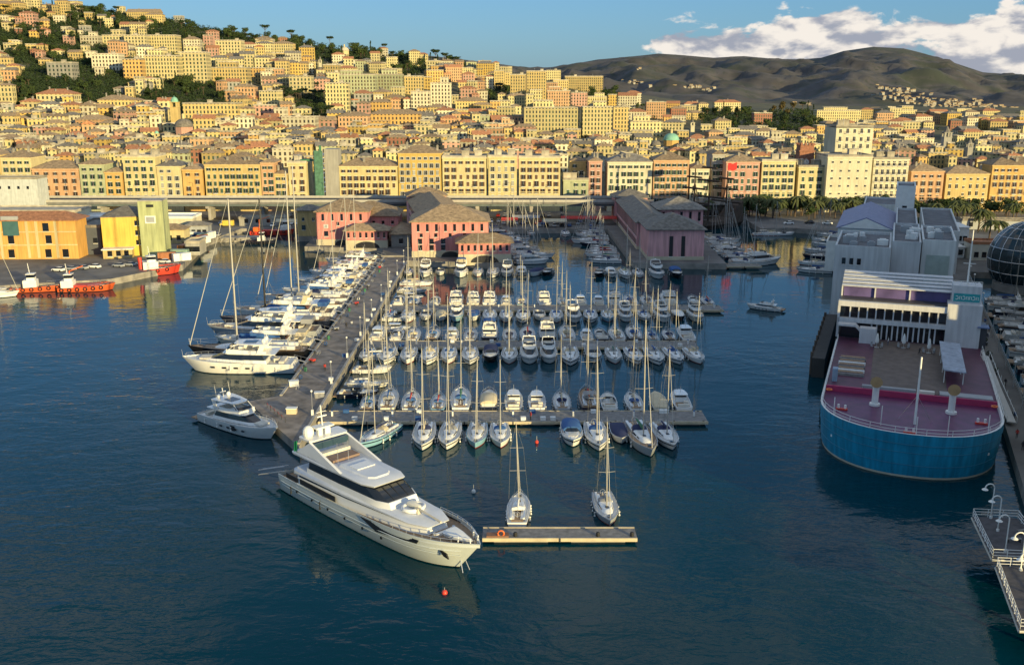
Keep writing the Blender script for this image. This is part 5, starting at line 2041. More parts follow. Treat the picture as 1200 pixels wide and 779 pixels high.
        for s_, hh in ((.02, .15), (.12, .5), (.35, .85), (.6, .75), (.85, .45), (.97, .1)):
            x, y, zz = at(s_)
            rr.append([(x * .97 * math.cos(a), y, zz + .1 + hh * k * max(0, math.sin(a)) ** .8) for a in [PI * j / 8 for j in range(9)]])
        mb.loft(rr, 0, True, True)
        mb.build('boat_cover', canopy or BEIGE, root, smooth=50)
    if kind != 'covered':
        rail(root, at, .5, .97, .5 * k, 5)
    fenders(root, at, (.2, .5), k)
    return root


def yacht(L_, B, hm, boot, label, decks=1, glass=GLASS, hardtop=True, name='motor_yacht', stripe=None, canopy=None, fore=True, roofm=None):
    """large motor yacht: flared hull, deckhouse with a dark window band, flybridge, arch"""
    root = thing(name, label, 'yacht')
    k = L_ / 22
    f1, f2 = 2.0 * k, 2.9 * k
    at = hull_parts(root, L_, B, f1, f2, .88, 2.1, 2.4 * k, hm, boot, TEAK if decks > 1 else DECKW, stripe=stripe, wl=.80, n=18, drop=.25, stern_rake=.8 * k)
    z = f1 - .1
    MB().loft([ring(-5.6 * k, 6.4 * k, B * .41, B * .24, z, z + .5 * k), ring(-5.4 * k, 5.6 * k, B * .40, B * .22, z + .75 * k, z + .85 * k)]).build('deckhouse', WHITE, root, smooth=30)
    MB().loft([ring(-5.2 * k, 5.3 * k, B * .39, B * .21, z + .755 * k, z + .855 * k), ring(-4.6 * k, 2.6 * k, B * .355, B * .24, z + 1.75 * k)]).build('window', glass, root)
    MB().loft([ring(-7.2 * k, 2.9 * k, B * .39, B * .27, z + 1.753 * k), ring(-7.3 * k, 3.0 * k, B * .40, B * .28, z + 1.95 * k)]).build('upper_deck', WHITE, root)
    if fore:
        MB().box(0, 6.4 * k, z + .62 * k, B * .34, 2.0 * k, .35 * k).build('sun_pad', CUSH, root)
    cm = MB()
    for s in (-1, 1):
        cm.add([(s * B * .36, -5.5 * k, z + 1.953 * k), (s * B * .30, 2.2 * k, z + 1.953 * k), (s * B * .28, 1.7 * k, z + 2.75 * k), (s * B * .35, -5.6 * k, z + 2.4 * k), (s * B * .33, -5.5 * k, z + 1.953 * k), (s * B * .27, 2.1 * k, z + 1.953 * k), (s * B * .255, 1.6 * k, z + 2.75 * k), (s * B * .32, -5.6 * k, z + 2.4 * k)],
               [(0, 1, 2, 3), (7, 6, 5, 4), (3, 2, 6, 7), (1, 5, 6, 2), (0, 3, 7, 4)])
    cm.box(0, 2.0 * k, z + 1.953 * k, B * .56, .15, .8 * k)
    cm.build('flybridge_coaming', WHITE, root)
    windscreen(.9 * k, 2.2 * k, B * .28, B * .24, z + 2.755 * k, z + 3.2 * k, .4 * k).build('windscreen', glass, root)
    MB().box(0, -3.8 * k, z + 1.953 * k, B * .5, 1.2 * k, .5 * k).build('flybridge_sofa', CUSH, root)
    MB().box(.8 * k, -.2 * k, z + 1.953 * k, 1.3 * k, .9 * k, .8 * k).build('helm_console', WHITE, root)
    MB().box(-1.0 * k, -1.6 * k, z + 1.953 * k, 1.1 * k, 2.0 * k, .45 * k).build('side_sofa', CUSH, root)
    a = MB()
    for s in (-1, 1):
        a.loft([[(s * B * .37 + dx, y0 + dy, z0) for dx, dy in ((-.09, -.5 * k), (.09, -.5 * k), (.09, .5 * k), (-.09, .5 * k))] for y0, z0 in ((-4.2 * k, z + 1.953 * k), (-5.0 * k, z + 3.6 * k))])
    if hardtop:
        a.loft([ring(-5.8 * k, .6 * k, B * .38, B * .27, z + 3.603 * k), ring(-5.8 * k, .7 * k, B * .39, B * .28, z + 3.8 * k)])
        for s in (-1, 1):
            a.tube([(s * B * .27, 1.6 * k, z + 2.7 * k), (s * B * .26, .3 * k, z + 3.6 * k)], .06, 5)
    else:
        a.box(0, -5.0 * k, z + 3.603 * k, B * .80, 1.1 * k, .22)
    ar = a.build('hardtop' if hardtop else 'radar_arch', roofm or WHITE, root, smooth=30)
    zt = z + 3.83 * k
    for s in (-1, 1):
        MB().ball((s * B * .17, -4.9 * k, zt + .35 * k), .42 * k, 0, 10, 6, 1.1).build('satellite_dome', WHITEP, ar)
    m = MB()
    m.tube([(0, -5 * k, zt), (0, -5.3 * k, zt + 1.7 * k)], .07, 5)
    m.box(0, -5.2 * k, zt + .9 * k, 1.3 * k, .2, .12)
    for s in (-1, 1):
        m.tube([(s * B * .25, -5 * k, zt), (s * B * .25, -5.5 * k, zt + 2.6 * k)], .025, 4)
    m.build('radar_mast', WHITEP, ar)
    if hardtop and not roofm:
        MB().box(0, -2.3 * k, zt - .02, B * .34, 2.4 * k, .04).build('sunroof', GLASS, ar)
    # aft cockpit, platform
    MB().box(0, -8.2 * k, z - .05, B * .62, .9 * k, .5 * k).box(0, -7.0 * k, z - .05, 1.4 * k, .9 * k, .7 * k).build('aft_sofa', CUSH, root)
    MB().box(0, -L_ / 2 - .55 * k, .5, B * .84, 1.8 * k, .2).build('swim_platform', TEAK, root)
    for i, s_ in enumerate((.40, .50, .60, .70)):
        for sd_ in (-1, 1):
            x, y, zz = at(s_)
            x2, y2, _ = at(s_ + .04)
            an = math.atan2(x2 - x, y2 - y)
            MB().box(0, 0, -.16 * k, .06, .75 * k, .32 * k).build('porthole', GLASS, root, None, (sd_ * (x + .07), y, zz * .66), -an * sd_)
    if canopy is not None:
        MB().loft([[(-B * .37, y, z + 1.4 * k), (-B * .3, y, z + 2.2 * k), (B * .3, y, z + 2.2 * k), (B * .37, y, z + 1.4 * k)] for y in (-9.4 * k, -7.3 * k)]).build('aft_canopy', canopy, root)
    rail(root, at, .42, .97, .8 * k, 10, r=.03)
    MB().tube([(0, at(.995)[1], at(.995)[2] + .1), (0, at(.995)[1] + .25, at(.995)[2] + 1.5 * k)], .03, 4).build('bow_staff', STEEL, root)
    fenders(root, at, (.15, .35, .55), 1.2 * k)
    return root


def big_sail(L_, B, hm, mast_h, mastm, label, boot=None, dm=None, cover=None):
    r = sailboat(L_, B, hm, boot or ANTIFOUL, cover or GREYCAN, NAVY, mast_h, label, mastm=mastm, dm=dm, loa_name='sailing_yacht')
    r['category'] = 'sailing yacht'
    return r


def put(o, x, y, hdg, roll=0.0, s=1.0, z=0.0):
    """hdg: compass-like angle in degrees, 0 = bow away from camera (+y), 180 = bow towards camera"""
    o.location = (x, y, z)
    o.rotation_euler = (0, R(roll), -R(hdg))
    if s != 1.0:
        o.scale = (s, s, s)
    return o


# ------------------------------------------------------------------ pontoons and piers
def pontoon(label, x0, x1, y0, y1, z=.75, posts=True, name='pontoon'):
    t = thing(name, label, 'pontoon', ((x0 + x1) / 2, (y0 + y1) / 2, 0))
    L_, W_ = x1 - x0, y1 - y0
    MB().box(0, 0, z - .12, L_, W_ - .5, .12).build('deck', PLANK, t)
    n = max(2, int(L_ / 8))
    for s in (-1, 1):
        MB().box(0, s * (W_ / 2 - .13), z - .42, L_, .26, .5).build('fender_beam', TIMBER, t)
        for i in range(1, n):
            MB().box(-L_ / 2 + i * L_ / n, s * (W_ / 2 + .03), z - .45, .22, .1, .56).build('beam_bracket', DARKMETAL, t)
    for i in range(n):
        x = -L_ / 2 + (i + .5) * L_ / n
        MB().box(x, 0, -.5, L_ / n * .7, W_ - 1.1, z + .37).build('float', CONCD, t)
    if posts:
        k = max(2, int(L_ / 9))
        for i in range(k):
            x = -L_ / 2 + 2 + i * (L_ - 4) / (k - 1)
            MB().box(x, .2, z + .002, .3, .3, .95, 0).box(x, .2, z + .954, .36, .36, .12, 1).build('power_pedestal', [WHITEP, BLUECAN], t)
        for i in range(k * 2):
            x = -L_ / 2 + .8 + i * (L_ - 1.6) / (k * 2 - 1)
            for s in (-1, 1):
                MB().box(x, s * (W_ / 2 - .45), z + .002, .35, .12, .16, 0).build('cleat', DARKMETAL, t)
    return t


YD0, YD1 = 121.4, 125.0
dp = pontoon('short free standing pontoon in front of the superyacht bow', -4.0, 16.9, YD0, YD1, .8, False)
for i, x in enumerate((-6, 5.2, 9.8)):
    MB().tube([(x - 1.2 * 0, -.9, .802), (x, -.9, 1.2)], .28, 8).ball((x, -.9, 1.2), .3, 0, 8, 4, .7).build('bollard', BLACK, dp)
MB().box(-8.4, -.9, .802, 3.0, 1.2, .25).build('hatch_cover', mat('rusty_plate', (.20, .10, .06), .8, var=.3), dp)
ring_m = MB().tube([(.42 * math.cos(a * PI / 8), 0, .42 * math.sin(a * PI / 8)) for a in range(17)], .11, 7).mesh('life_ring', ORANGE, smooth=60)
lr = tag(obj('life_ring', ring_m, None, (-1.5, 121.95, 1.32)), 'orange life ring standing at the left end of the short pontoon', 'life ring')
YA0, YA1 = 168.6, 175.0
pontoon('nearest long pontoon with grey deck and yellowish timber edge', -35.2, 35.6, YA0, YA1, .8)
YB0, YB1 = 220.6, 227.0
pontoon('second long pontoon from the camera hidden behind two rows of sterns', -35.2, 43.5, YB0, YB1, .8)
YC0, YC1 = 259.5, 266.0
pontoon('third long pontoon from the camera with yellow sunlit end', -35.2, 57.5, YC0, YC1, .8)
# main finger pier
pts = [(-50.5, 178.5), (-35.6, 154.3), (-35.6, 341), (-45.2, 341), (-45.2, 182)]
mp_ = struct(platform('pier', pts, -4, 1.5, [PAVING, STONE]))
t = thing('pier_kerb', 'low pale kerb running along the water edge of the main pier', 'kerb')
MB().box(-35.9, 248, 1.502, .5, 185, .25).build('east_kerb', CONC, t)
MB().box(-44.9, 261, 1.502, .5, 158, .25).build('west_kerb', CONC, t)
for i in range(9):
    y = 170 + i * 19.5
    x = -36.4
    t = thing('power_post', 'slim white power and lamp post on the marina side of the main pier', 'post', (x, y, 1.5), 0, 'posts along the main pier')
    MB().box(0, 0, 0, .4, .4, 1.2).build('pedestal', WHITEP, t)
    MB().tube([(0, 0, 1.2), (0, 0, 4.6)], .06, 6).build('pole', STEEL, t)
    MB().ball((0, 0, 4.75), .22, 0, 8, 5).build('lamp', WHITEP, t)
for i in range(13):
    y = 190 + i * 11.5
    t = thing('bollard', 'squat dark mooring bollard on the yacht side of the main pier', 'bollard', (-44.4, y, 1.5), 0, 'bollards along the main pier')
    MB().tube([(0, 0, 0), (0, 0, .5)], .2, 8).ball((0, 0, .55), .3, 0, 8, 4, .6).build('head', DARKMETAL, t)
for i, (x, y, m_, lb_) in enumerate(((-40.5, 171.5, BEIGE, 'small yellowish kiosk box near the end of the main pier'), (-37.2, 181, GREYCAN, 'grey locker at the pier edge beside the yellowish kiosk'), (-43.8, 188.5, WHITEP, 'white locker on the yacht side of the main pier'))):
    t = thing('dock_locker', lb_, 'locker', (x, y, 1.5), .15 * i)
    MB().box(0, 0, 0, 1.8, 1.1, 1.0).build('body', m_, t)
    MB().box(0, 0, 1.003, 2.0, 1.3, .12).build('lid', WHITEP, t)
# a low chain barrier across the end of the pier
t = thing('chain_barrier', 'low rope barrier on posts across the wide end of the main pier', 'barrier', (-43.2, 170.6, 1.5), -1.013)
for i in range(6):
    MB().tube([(-5 + i * 2, 0, 0), (-5 + i * 2, 0, 1.0)], .06, 6).build('post', DARKMETAL, t)
MB().tube([(-5 + i * .5, 0, .9 - .22 * math.sin(PI * ((i * .5) % 2) / 2)) for i in range(21)], .035, 4).build('rope', RED, t)

# ------------------------------------------------------------------ boat prototypes
SAILP = {}
SAILP['a'] = sailboat(11.5, 3.7, WHITE, NAVYHULL, BLUECAN, NAVY, 15.5, 'p', stripe=NAVYHULL)
SAILP['b'] = sailboat(10.2, 3.4, WHITE, REDANTI, BEIGE, BEIGE, 13.5, 'p')
SAILP['c'] = sailboat(12.6, 3.95, WHITE, ANTIFOUL, GREYCAN, GREYCAN, 17.5, 'p', teak=True, bimini=GREYCAN)
SAILP['d'] = sailboat(9.0, 3.05, CREAM, NAVYHULL, WHITEP, BLUECAN, 12.0, 'p', stripe=BLUECAN)
SAILP['e'] = sailboat(14.5, 4.3, WHITE, BLACKHULL, GREYCAN, NAVY, 20.5, 'p', teak=True, stripe=GREYHULL)
MOTP = {}
MOTP['o'] = motorboat('open', 9.6, 3.3, WHITE, NAVYHULL, NAVY, 'p', stripe=NAVYHULL)
MOTP['p'] = motorboat('open', 8.4, 3.0, WHITE, ANTIFOUL, None, 'p')
MOTP['f'] = motorboat('fly', 10.8, 3.7, WHITE, NAVYHULL, None, 'p', stripe=GREYHULL)
MOTP['g'] = motorboat('fly', 11.6, 3.9, WHITE, NAVYHULL, NAVY, 'p')
MOTP['h'] = motorboat('house', 8.2, 2.9, WHITE, REDANTI, None, 'p', stripe=BLUECAN)
MOTP['v'] = motorboat('covered', 8.8, 3.1, WHITE, ANTIFOUL, BEIGE, 'p')
USED = {}


def boat(code, x, y, hdg, label, group=None, roll=0.0, s=1.0, hull=None, cover=None, canopy=None, hood=None):
    src = SAILP.get(code) or MOTP[code]
    o = copy_tree(src)
    put(o, x, y, hdg, roll, s)
    tag(o, label, None, group)
    if hull:
        remat(kid(o, 'hull')[0], 0, hull)
    if cover:
        for b in kid(o, 'boom'):
            for c in kid(b, 'sail_cover'):
                remat(c, 0, cover)
    if hood:
        for c in kid(o, 'sprayhood'):
            remat(c, 0, hood)
    if canopy:
        for nme in ('canopy', 'boat_cover', 'bimini', 'wheelhouse_roof'):
            for c in kid(o, nme):
                remat(c, 0, canopy)
    return o


LEN = {'a': 11.5, 'b': 10.2, 'c': 12.6, 'd': 9.0, 'e': 14.5, 'o': 9.6, 'p': 8.4, 'f': 10.8, 'g': 11.6, 'h': 8.2, 'v': 8.8}
COVERS = [(BLUECAN, 'blue'), (NAVY, 'navy'), (BEIGE, 'beige'), (GREYCAN, 'grey'), (WHITEP, 'white'), (GREENCAN, 'green'), (REDCAN, 'red')]
ORD = 'first second third fourth fifth sixth seventh eighth ninth tenth eleventh twelfth thirteenth fourteenth fifteenth sixteenth seventeenth eighteenth nineteenth twentieth'.split()
rnd = random.Random(99)
DESC = {'a': 'white sloop', 'b': 'white sloop', 'c': 'teak decked sloop', 'd': 'small cream sloop', 'e': 'large sloop', 'o': 'white sports boat', 'p': 'open white sports boat', 'f': 'white flybridge cruiser', 'g': 'white flybridge cruiser', 'h': 'white wheelhouse boat', 'v': 'covered white motorboat'}
HULLC = {'k': (BLACKHULL, 'black hulled'), 'n': (NAVYHULL, 'navy hulled'), 't': (TEALHULL, 'blue hulled'), 'g': (GREYHULL, 'grey hulled'), 'y': (CREAM, 'cream hulled')}


def rowboats(items, yedge, side, where, group):
    """items: (px, code[, hull letter[, heading offset[, size]]]); px is where the boat's middle stands in the photo"""
    for i, it in enumerate(items):
        px, code = it[0], it[1]
        hl = it[2] if len(it) > 2 else ''
        dh = it[3] if len(it) > 3 else rnd.uniform(-2.5, 2.5)
        sz = it[4] if len(it) > 4 else rnd.uniform(.99, 1.12)
        L_ = LEN[code] * sz
        y = yedge + side * (L_ / 2 + .9)
        x = (px - 600) / 1150 * (y * math.cos(PITCH) + 59 * math.sin(PITCH))
        cov = rnd.choice(COVERS)
        d = DESC[code]
        hull = None
        if not hl and rnd.random() < .17:
            hl = rnd.choice('nngyyt')
        if hl:
            hull, word = HULLC[hl]
            d = d.replace('white', word).replace('cream', word)
            if word not in d:
                d = word + ' ' + d.replace('teak decked ', '')
        canv = None
        if code in 'abcde':
            d += f' with {cov[1]} sail cover'
        elif code in 'ogv':
            canv = rnd.choice([c for c in COVERS if c[1] in ('navy', 'blue', 'beige', 'grey', 'white')])
            d += f' with {canv[1]} canopy' if code != 'v' else ''
            if code == 'v':
                d = f'motorboat under a {canv[1]} cover'
        end = 'from left'
        lab = f'{d}, {ORD[i]} {end} {where}'
        boat(code, x, y, (180 if side < 0 else 0) + dh, lab, group, rnd.uniform(-1.2, 1.2), sz, hull, cov[0] if code in 'abcde' else None, canv[0] if canv else None, rnd.choice((NAVY, BEIGE, GREYCAN, BLUECAN)) if code in 'abc' else None)


GB = 'boats moored in the marina rows'
rowboats([(443, 'a', 't', 24), (497, 'a'), (527, 'a'), (559, 'b'), (586, 'b'), (670, 'o', '', 0, 1.15), (699, 'a'), (726, 'v', '', 0, 1.05), (752, 'e', 'g', -6), (780, 'a', '', -5)], YA0, -1, 'bow out at nearest pontoon', GB)
rowboats([(432, 'd', 'k'), (456, 'a'), (482, 'b'), (514, 'd'), (540, 'a'), (573, 'o', '', 0, 1.1), (602, 'h', 'y', 0, 1.2), (629, 'h', '', 0, 1.15), (658, 'b'), (689, 'c'), (713, 'p'), (742, 'b'), (771, 'v', 'y', 0, 1.05), (797, 'h', '', 0, 1.2)], YA1, 1, 'stern on at nearest pontoon', GB)
rowboats([(430, 'd'), (454, 'a'), (479, 'b'), (503, 'a'), (526, 'b'), (551, 'a'), (575, 'o', 'k', 0, 1.1), (597, 'b'), (620, 'f'), (643, 'f', '', 0, 1.05), (668, 'a'), (695, 'o', '', 0, 1.1), (719, 'b'), (743, 'a', '', -4), (767, 'a', '', -4), (790, 'a', '', -6), (814, 'b', '', -6)], YB0, -1, 'bow out at second pontoon', GB)
rowboats([(443, 'h', 'y', 0, 1.2), (466, 'p'), (485, 'b'), (508, 'b', 'k'), (530, 'h', 'y'), (552, 'b'), (574, 'g', 'n'), (597, 'b'), (618, 'a'), (641, 'g', 'k', 0, 1.1), (664, 'a'), (687, 'h'), (704, 'p'), (722, 'b'), (742, 'a'), (763, 'd'), (783, 'b', 'n'), (803, 'h', '', 0, 1.3)], YB1, 1, 'stern on at second pontoon', GB)
rowboats([(457, 'd'), (478, 'b'), (499, 'p'), (517, 'v'), (535, 'f'), (555, 'v', '', 0, 1.1), (574, 'a'), (593, 'b'), (613, 'a'), (632, 'p'), (652, 'b'), (672, 'f'), (692, 'a'), (712, 'b'), (733, 'f'), (755, 'd'), (776, 'f'), (795, 'v', '', 0, 1.05), (815, 'f', 'y')], YC0, -1, 'bow out at third pontoon', GB)
rowboats([(468, 'p'), (486, 'd'), (510, 'p'), (535, 'f'), (555, 'f', 'y'), (574, 'f'), (593, 'h', 'y'), (611, 'b', 't'), (637, 'f'), (659, 'd'), (680, 'h', 'y'), (701, 'h', 'y'), (719, 'f'), (738, 'b'), (758, 'b'), (782, 'f', 'y'), (813, 'p', 'n'), (828, 'd')], YC1, 1, 'stern on at third pontoon', GB)
rowboats([(479, 'd'), (498, 'f'), (516, 'p'), (540, 'g', '', 0, 1.1), (560, 'b'), (578, 'a'), (594, 'f'), (611, 'o'), (628, 'v', '', 20, 1.2), (642, 'p', 'k', 14)], 322, -1, 'before the stone arches', GB)
rowboats([(702, 'p', 'k', 10), (716, 'o'), (733, 'a'), (748, 'b'), (770, 'f', '', 0, 1.2), (792, 'o', 'k', 0, 1.2)], 320, -1, 'before the two slit warehouse', GB)
# the two lone sloops by the short pontoon
boat('b', 1.0, YD1 + 6.3, 3, 'white sloop lying stern to the short pontoon with orange cushions', None, -2, 1.0, None, WHITEP, None, WHITEP)
boat('b', 13.6, YD1 + 6.5, 178, 'grey decked white sloop pointing at the right end of the short pontoon', None, 1.0, 1.05, GREYHULL, GREYCAN, None, GREYCAN)

# basin left of the shaded range: boats lying across, bows to the left
rnd = random.Random(41)
i = 0
for y in [338 + 6.2 * k for k in range(13)]:
    code = 'abcabdaebacab'[i]
    x = 38.5 - LEN[code] / 2 + rnd.uniform(-1, .5)
    cov = rnd.choice(COVERS)
    boat(code, x, y, -90 + rnd.uniform(-4, 4), f'{DESC[code]} with {cov[1]} cover lying across, {ORD[i]} along the shaded warehouse range', 'boats in the left basin of the shaded range', rnd.uniform(-1, 1), 1.0, NAVYHULL if i % 5 == 1 else None, cov[0])
    i += 1
# right flank of the tall pink block: bows to the right
i = 0
for y in [336 + 6.0 * k for k in range(11)]:
    code = 'faegacfbeag'[i]
    xq = 0 if y < 345 else 0 - (y - 345) * 14 / 60
    x = xq + 1.2 + LEN[code] / 2 + rnd.uniform(-.5, .8)
    boat(code, x, y, 90 + rnd.uniform(-4, 4), f'{DESC[code]} bow pointing right, {ORD[i]} along the right flank of the tall pink block', 'boats along the tall pink block', rnd.uniform(-1, 1), 1.05)
    i += 1
# right of the shaded warehouses
i = 0
for y in [333 + 5.6 * k for k in range(12)]:
    code = 'ebacfabcaebb'[i]
    x = 74.5 + LEN[code] / 2 + rnd.uniform(0, 1.5)
    boat(code, x, y, 90 + rnd.uniform(-5, 5), f'{DESC[code]} in shade bow pointing right, {ORD[i]} beside the right side of shaded warehouses', 'boats right of the shaded warehouses', rnd.uniform(-1, 1), 1.0, NAVYHULL if i % 4 == 2 else None)
    i += 1
t = pontoon('low stone landing reaching right from the two slit warehouse', 72.2, 84, 325, 329.5, 1.0, False)
boat('f', 86.5, 335, 75, 'white cruiser with sloping roof lying at the low stone landing', None, 0, 1.35)
# far quay between shaded warehouses and the aquarium
for i, px in enumerate((905, 918, 931)):
    boat('hbp'[i], (px - 600) / 1186 * 402, 402, 90, ['white wheelhouse boat at the far quay under the palms', 'white sloop at the far quay under the palms', 'open white sports boat at the far quay under the palms'][i])
for i in range(7):
    s_ = 178 + i * 14
    x, y = sh(s_, -25.5 - (i % 2) * 1.5)
    boat('abcafba'[i], x - 3, y, -70 + rnd.uniform(-4, 4), f'{DESC["abcafba"[i]]} bow pointing left, {ORD[i]} along the left side of the aquarium halls', 'boats left of the aquarium halls', 0, 1.0, NAVYHULL if i == 2 else None)
for x, y, code, lb_ in ((-1.5, 408 - 7, 'b', 'white sloop at the far quay under the red awnings'), (22, 402, 'a', 'white sloop moored at the far quay under the long red awning'), (30, 401, 'd', 'small cream sloop moored at the far quay beneath the long red awning'), (8, 403, 'p', 'open white sports boat at the far quay left of the long red awning')):
    boat(code, x, y, 180, lb_)
# east side of the main pier, nearest part
for i, (x, y, code, h) in enumerate(((-30.5, 186, 'p', 90), (-29.8, 192.5, 'd', 90), (-30, 203, 'p', 90), (-30, 214, 'd', 88), (-29.5, 239, 'h', 92), (-29.8, 251, 'p', 90), (-29.5, 276, 'h', 90), (-29.8, 287, 'd', 90), (-29.5, 298, 'b', 92))):
    boat(code, x, y, h, f'{DESC[code]} bow pointing right, {ORD[i]} along the right edge of main pier', 'boats along the right edge of the main pier', 0, 1.0, NAVYHULL if i == 0 else None)


# ------------------------------------------------------------------ the superyacht in the foreground
def superyacht():
    t = thing('superyacht', 'largest white motor superyacht with black windscreen moored at the end of the main pier', 'superyacht')
    L_, B = 42.0, 8.8
    HW = mat('superyacht_hull', (.60, .64, .62), .22, var=.03, scale=.3, coat=.4)
    at = hull_parts(t, L_, B, 3.1, 4.7, .90, 2.8, 4.2, HW, BLACKHULL, TEAK, n=26, drop=.55, wl=.80, stern_rake=.8)
    SUP = mat('superyacht_white', (.74, .74, .73), .3, var=.03, scale=.5, coat=.2)
    PALE = mat('superyacht_roof', (.60, .62, .66), .4, var=.06, scale=.5)
    # rubbing strakes that run the length of the hull
    for q, r_ in ((.70, .07), (.52, .05)):
        for s in (-1, 1):
            pts = []
            for i in range(21):
                x, y, z = at(.02 + .93 * i / 20)
                pts.append((s * (x + .09 - (1 - q) * B * .012 - (.0 if q > .6 else .10) - (i / 20) ** 3 * (1 - q) * 1.0), y - (i / 20) ** 4 * (1 - q) * 1.6, (z + .55) * q))
            MB().tube(pts, r_, 6).build('rubbing_strake', HW, t)
    # main deckhouse: full beam amidships, sloping coachroof forward
    w0 = B * .475
    MB().loft([ring(-15.5, 12.8, w0 * .98, 2.8, 2.5, 3.6, r=.6), ring(-15.0, 12.4, w0 * .97, 2.65, 4.3, 4.5, r=.6)]).build('deckhouse', SUP, t, smooth=25)
    MB().loft([ring(-14.8, 12.2, w0 * .95, 2.58, 4.303, 4.503, r=.6), ring(-14.8, 12.1, w0 * .93, 2.52, 4.75, 4.62, r=.6)]).build('window', GLASS, t)
    MB().loft([ring(-15.8, 12.9, w0 * .985, 2.85, 4.753, 4.623, r=.6), ring(-15.8, 13.0, w0 * .985, 2.9, 5.15, 4.80, r=.6), ring(-15.4, 12.2, w0 * .90, 2.5, 5.5, 4.95, r=.6)]).build('coachroof', PALE, t, smooth=25)
    # long black wedge forward and slot aft on each side
    for s in (-1, 1):
        def sidept(y, z, o):
            s_ = (y + L_ / 2) / L_
            x, _, _ = at(s_)
            return (s * (x + o), y, z)
        wd = MB()
        P = [sidept(1.6, 3.45, .07), sidept(5.0, 2.35, -.02), sidept(13.0, 3.25, -.02), sidept(13.4, 3.8, .06)]
        Q = [(p[0] + s * .10, p[1], p[2]) for p in P]
        wd.add(P + Q, [(4, 5, 6, 7), (0, 3, 2, 1), (0, 1, 5, 4), (1, 2, 6, 5), (2, 3, 7, 6), (3, 0, 4, 7)] if s > 0 else [(7, 6, 5, 4), (0, 1, 2, 3), (4, 5, 1, 0), (5, 6, 2, 1), (6, 7, 3, 2), (7, 4, 0, 3)])
        wd.build('hull_window', GLASS, t)
        MB().box(s * (w0 * .985 + .04), -9.2, 3.45, .12, 9.0, .75).build('side_opening', DARKWIN, t)
        MB().box(s * (w0 * .985 + .02), -15.9, 3.4, .1, 3.2, .7).build('side_opening', DARKWIN, t)
        for k in range(6):
            y = -15 + k * 4.2
            x, _, z = at((y + L_ / 2) / L_)
            MB().tube([(s * (x - .1), y, 1.75), (s * (x + .02), y, 1.75)], .2, 10).build('porthole', GLASS, t)
        x, y, z = at(.90)
        MB().loft([[(s * (x - .25 + dz * .1), y + dy, z - 1.2 + dz) for dy, dz in ((-.9, .35), (.5, .2), (.8, -.45), (-.1, -.35))], [(s * (x - .05 + dz * .1), y + dy, z - 1.2 + dz) for dy, dz in ((-.9, .35), (.5, .2), (.8, -.45), (-.1, -.35))]]).build('anchor_pocket', BLACK, t)
    # bridge deck with the wrap-round black windscreen
    w2 = B * .42
    MB().loft([ring(-13, 5.9, w2, 3.15, 5.2, 5.05, r=.5, nose=.75), ring(-13, 5.4, w2 * .985, 3.1, 6.1, 5.9, r=.5, nose=.75)]).build('bridge', SUP, t, smooth=25)
    MB().loft([ring(-12.6, 5.2, w2 * .97, 3.05, 6.103, 5.903, r=.5, nose=.75), ring(-12.4, 2.1, w2 * .93, 2.95, 7.35, 7.25, r=.5, nose=.75)]).build('windscreen', GLASS, t, smooth=25)
    MB().loft([ring(-16.5, 2.4, w2 * 1.0, 3.25, 7.353, 7.253, r=.5, nose=.78), ring(-16.6, 2.6, w2 * 1.02, 3.35, 7.62, 7.5, r=.5, nose=.78), ring(-16.0, 1.9, w2 * .92, 3.0, 7.85, 7.7, r=.5, nose=.78)]).build('bridge_roof', PALE, t, smooth=25)
    # mullions in the windscreen
    mu = MB()
    for x in (-1.2, 0, 1.2):
        mu.tube([(x, 5.02 if x == 0 else 5.1, 5.95), (x * 1.06, 2.2, 7.3)], .05, 4)
    mu.build('mullion', BLACK, t)
    # raised pads and hatches drawn on the roof
    MB().loft([ring(-6.5, .9, 2.3, 1.9, 7.78, 7.72), ring(-6.3, .7, 2.15, 1.75, 8.0, 7.92)]).build('sun_pad', PALE, t)
    MB().box(0, -3.8, 7.98, 3.0, 2.0, .12).build('skylight_cover', SUP, t)
    # flybridge well, seats, and the great arch
    MB().box(0, -8.6, 7.86, 4.6, 1.9, .35, 0).build('sun_lounge', mat('brown_cushion', (.22, .15, .12), .9), t)
    MB().box(0, -10.6, 7.86, 4.8, 1.0, .75).build('flybridge_seat', CUSH, t)
    ar = MB()
    for s in (-1, 1):
        ar.loft([[(s * 3.2, -4.0, 7.7), (s * 3.6, -4.0, 7.65), (s * 3.6, -5.4, 7.65), (s * 3.2, -5.4, 7.7)],
                 [(s * 3.1, -8.8, 9.1), (s * 3.45, -8.8, 9.05), (s * 3.55, -11.0, 7.9), (s * 3.2, -11.0, 7.9)],
                 [(s * 2.95, -12.0, 10.0), (s * 3.3, -12.0, 10.0), (s * 3.55, -15.2, 7.9), (s * 3.15, -15.2, 7.9)]])
    ar.loft([ring(-14.8, -11.8, 3.4, 3.25, 10.003, r=.3, nose=.9), ring(-14.8, -11.7, 3.45, 3.3, 10.3, r=.3, nose=.9)])
    arch_ = ar.build('radar_arch', SUP, t)
    MB().box(0, -11.4, 8.9, 5.9, .08, .95).build('glass_screen', mat('tinted_glass', (.03, .06, .09), .08), arch_)
    mast = MB()
    mast.box(-.5, -13.4, 10.303, .9, .9, 1.1).box(.8, -13.2, 10.303, .7, .7, 1.1).box(.1, -13.3, 11.406, 3.0, 1.5, .22)
    mast.tube([(.1, -13.4, 11.6), (.1, -13.7, 14.6)], .09, 6).tube([(-.7, -13.6, 13.6), (.9, -13.6, 13.6)], .05, 5)
    mast.box(.1, -13.5, 12.9, 1.6, .25, .16)
    mast.build('radar_mast', WHITEP, arch_)
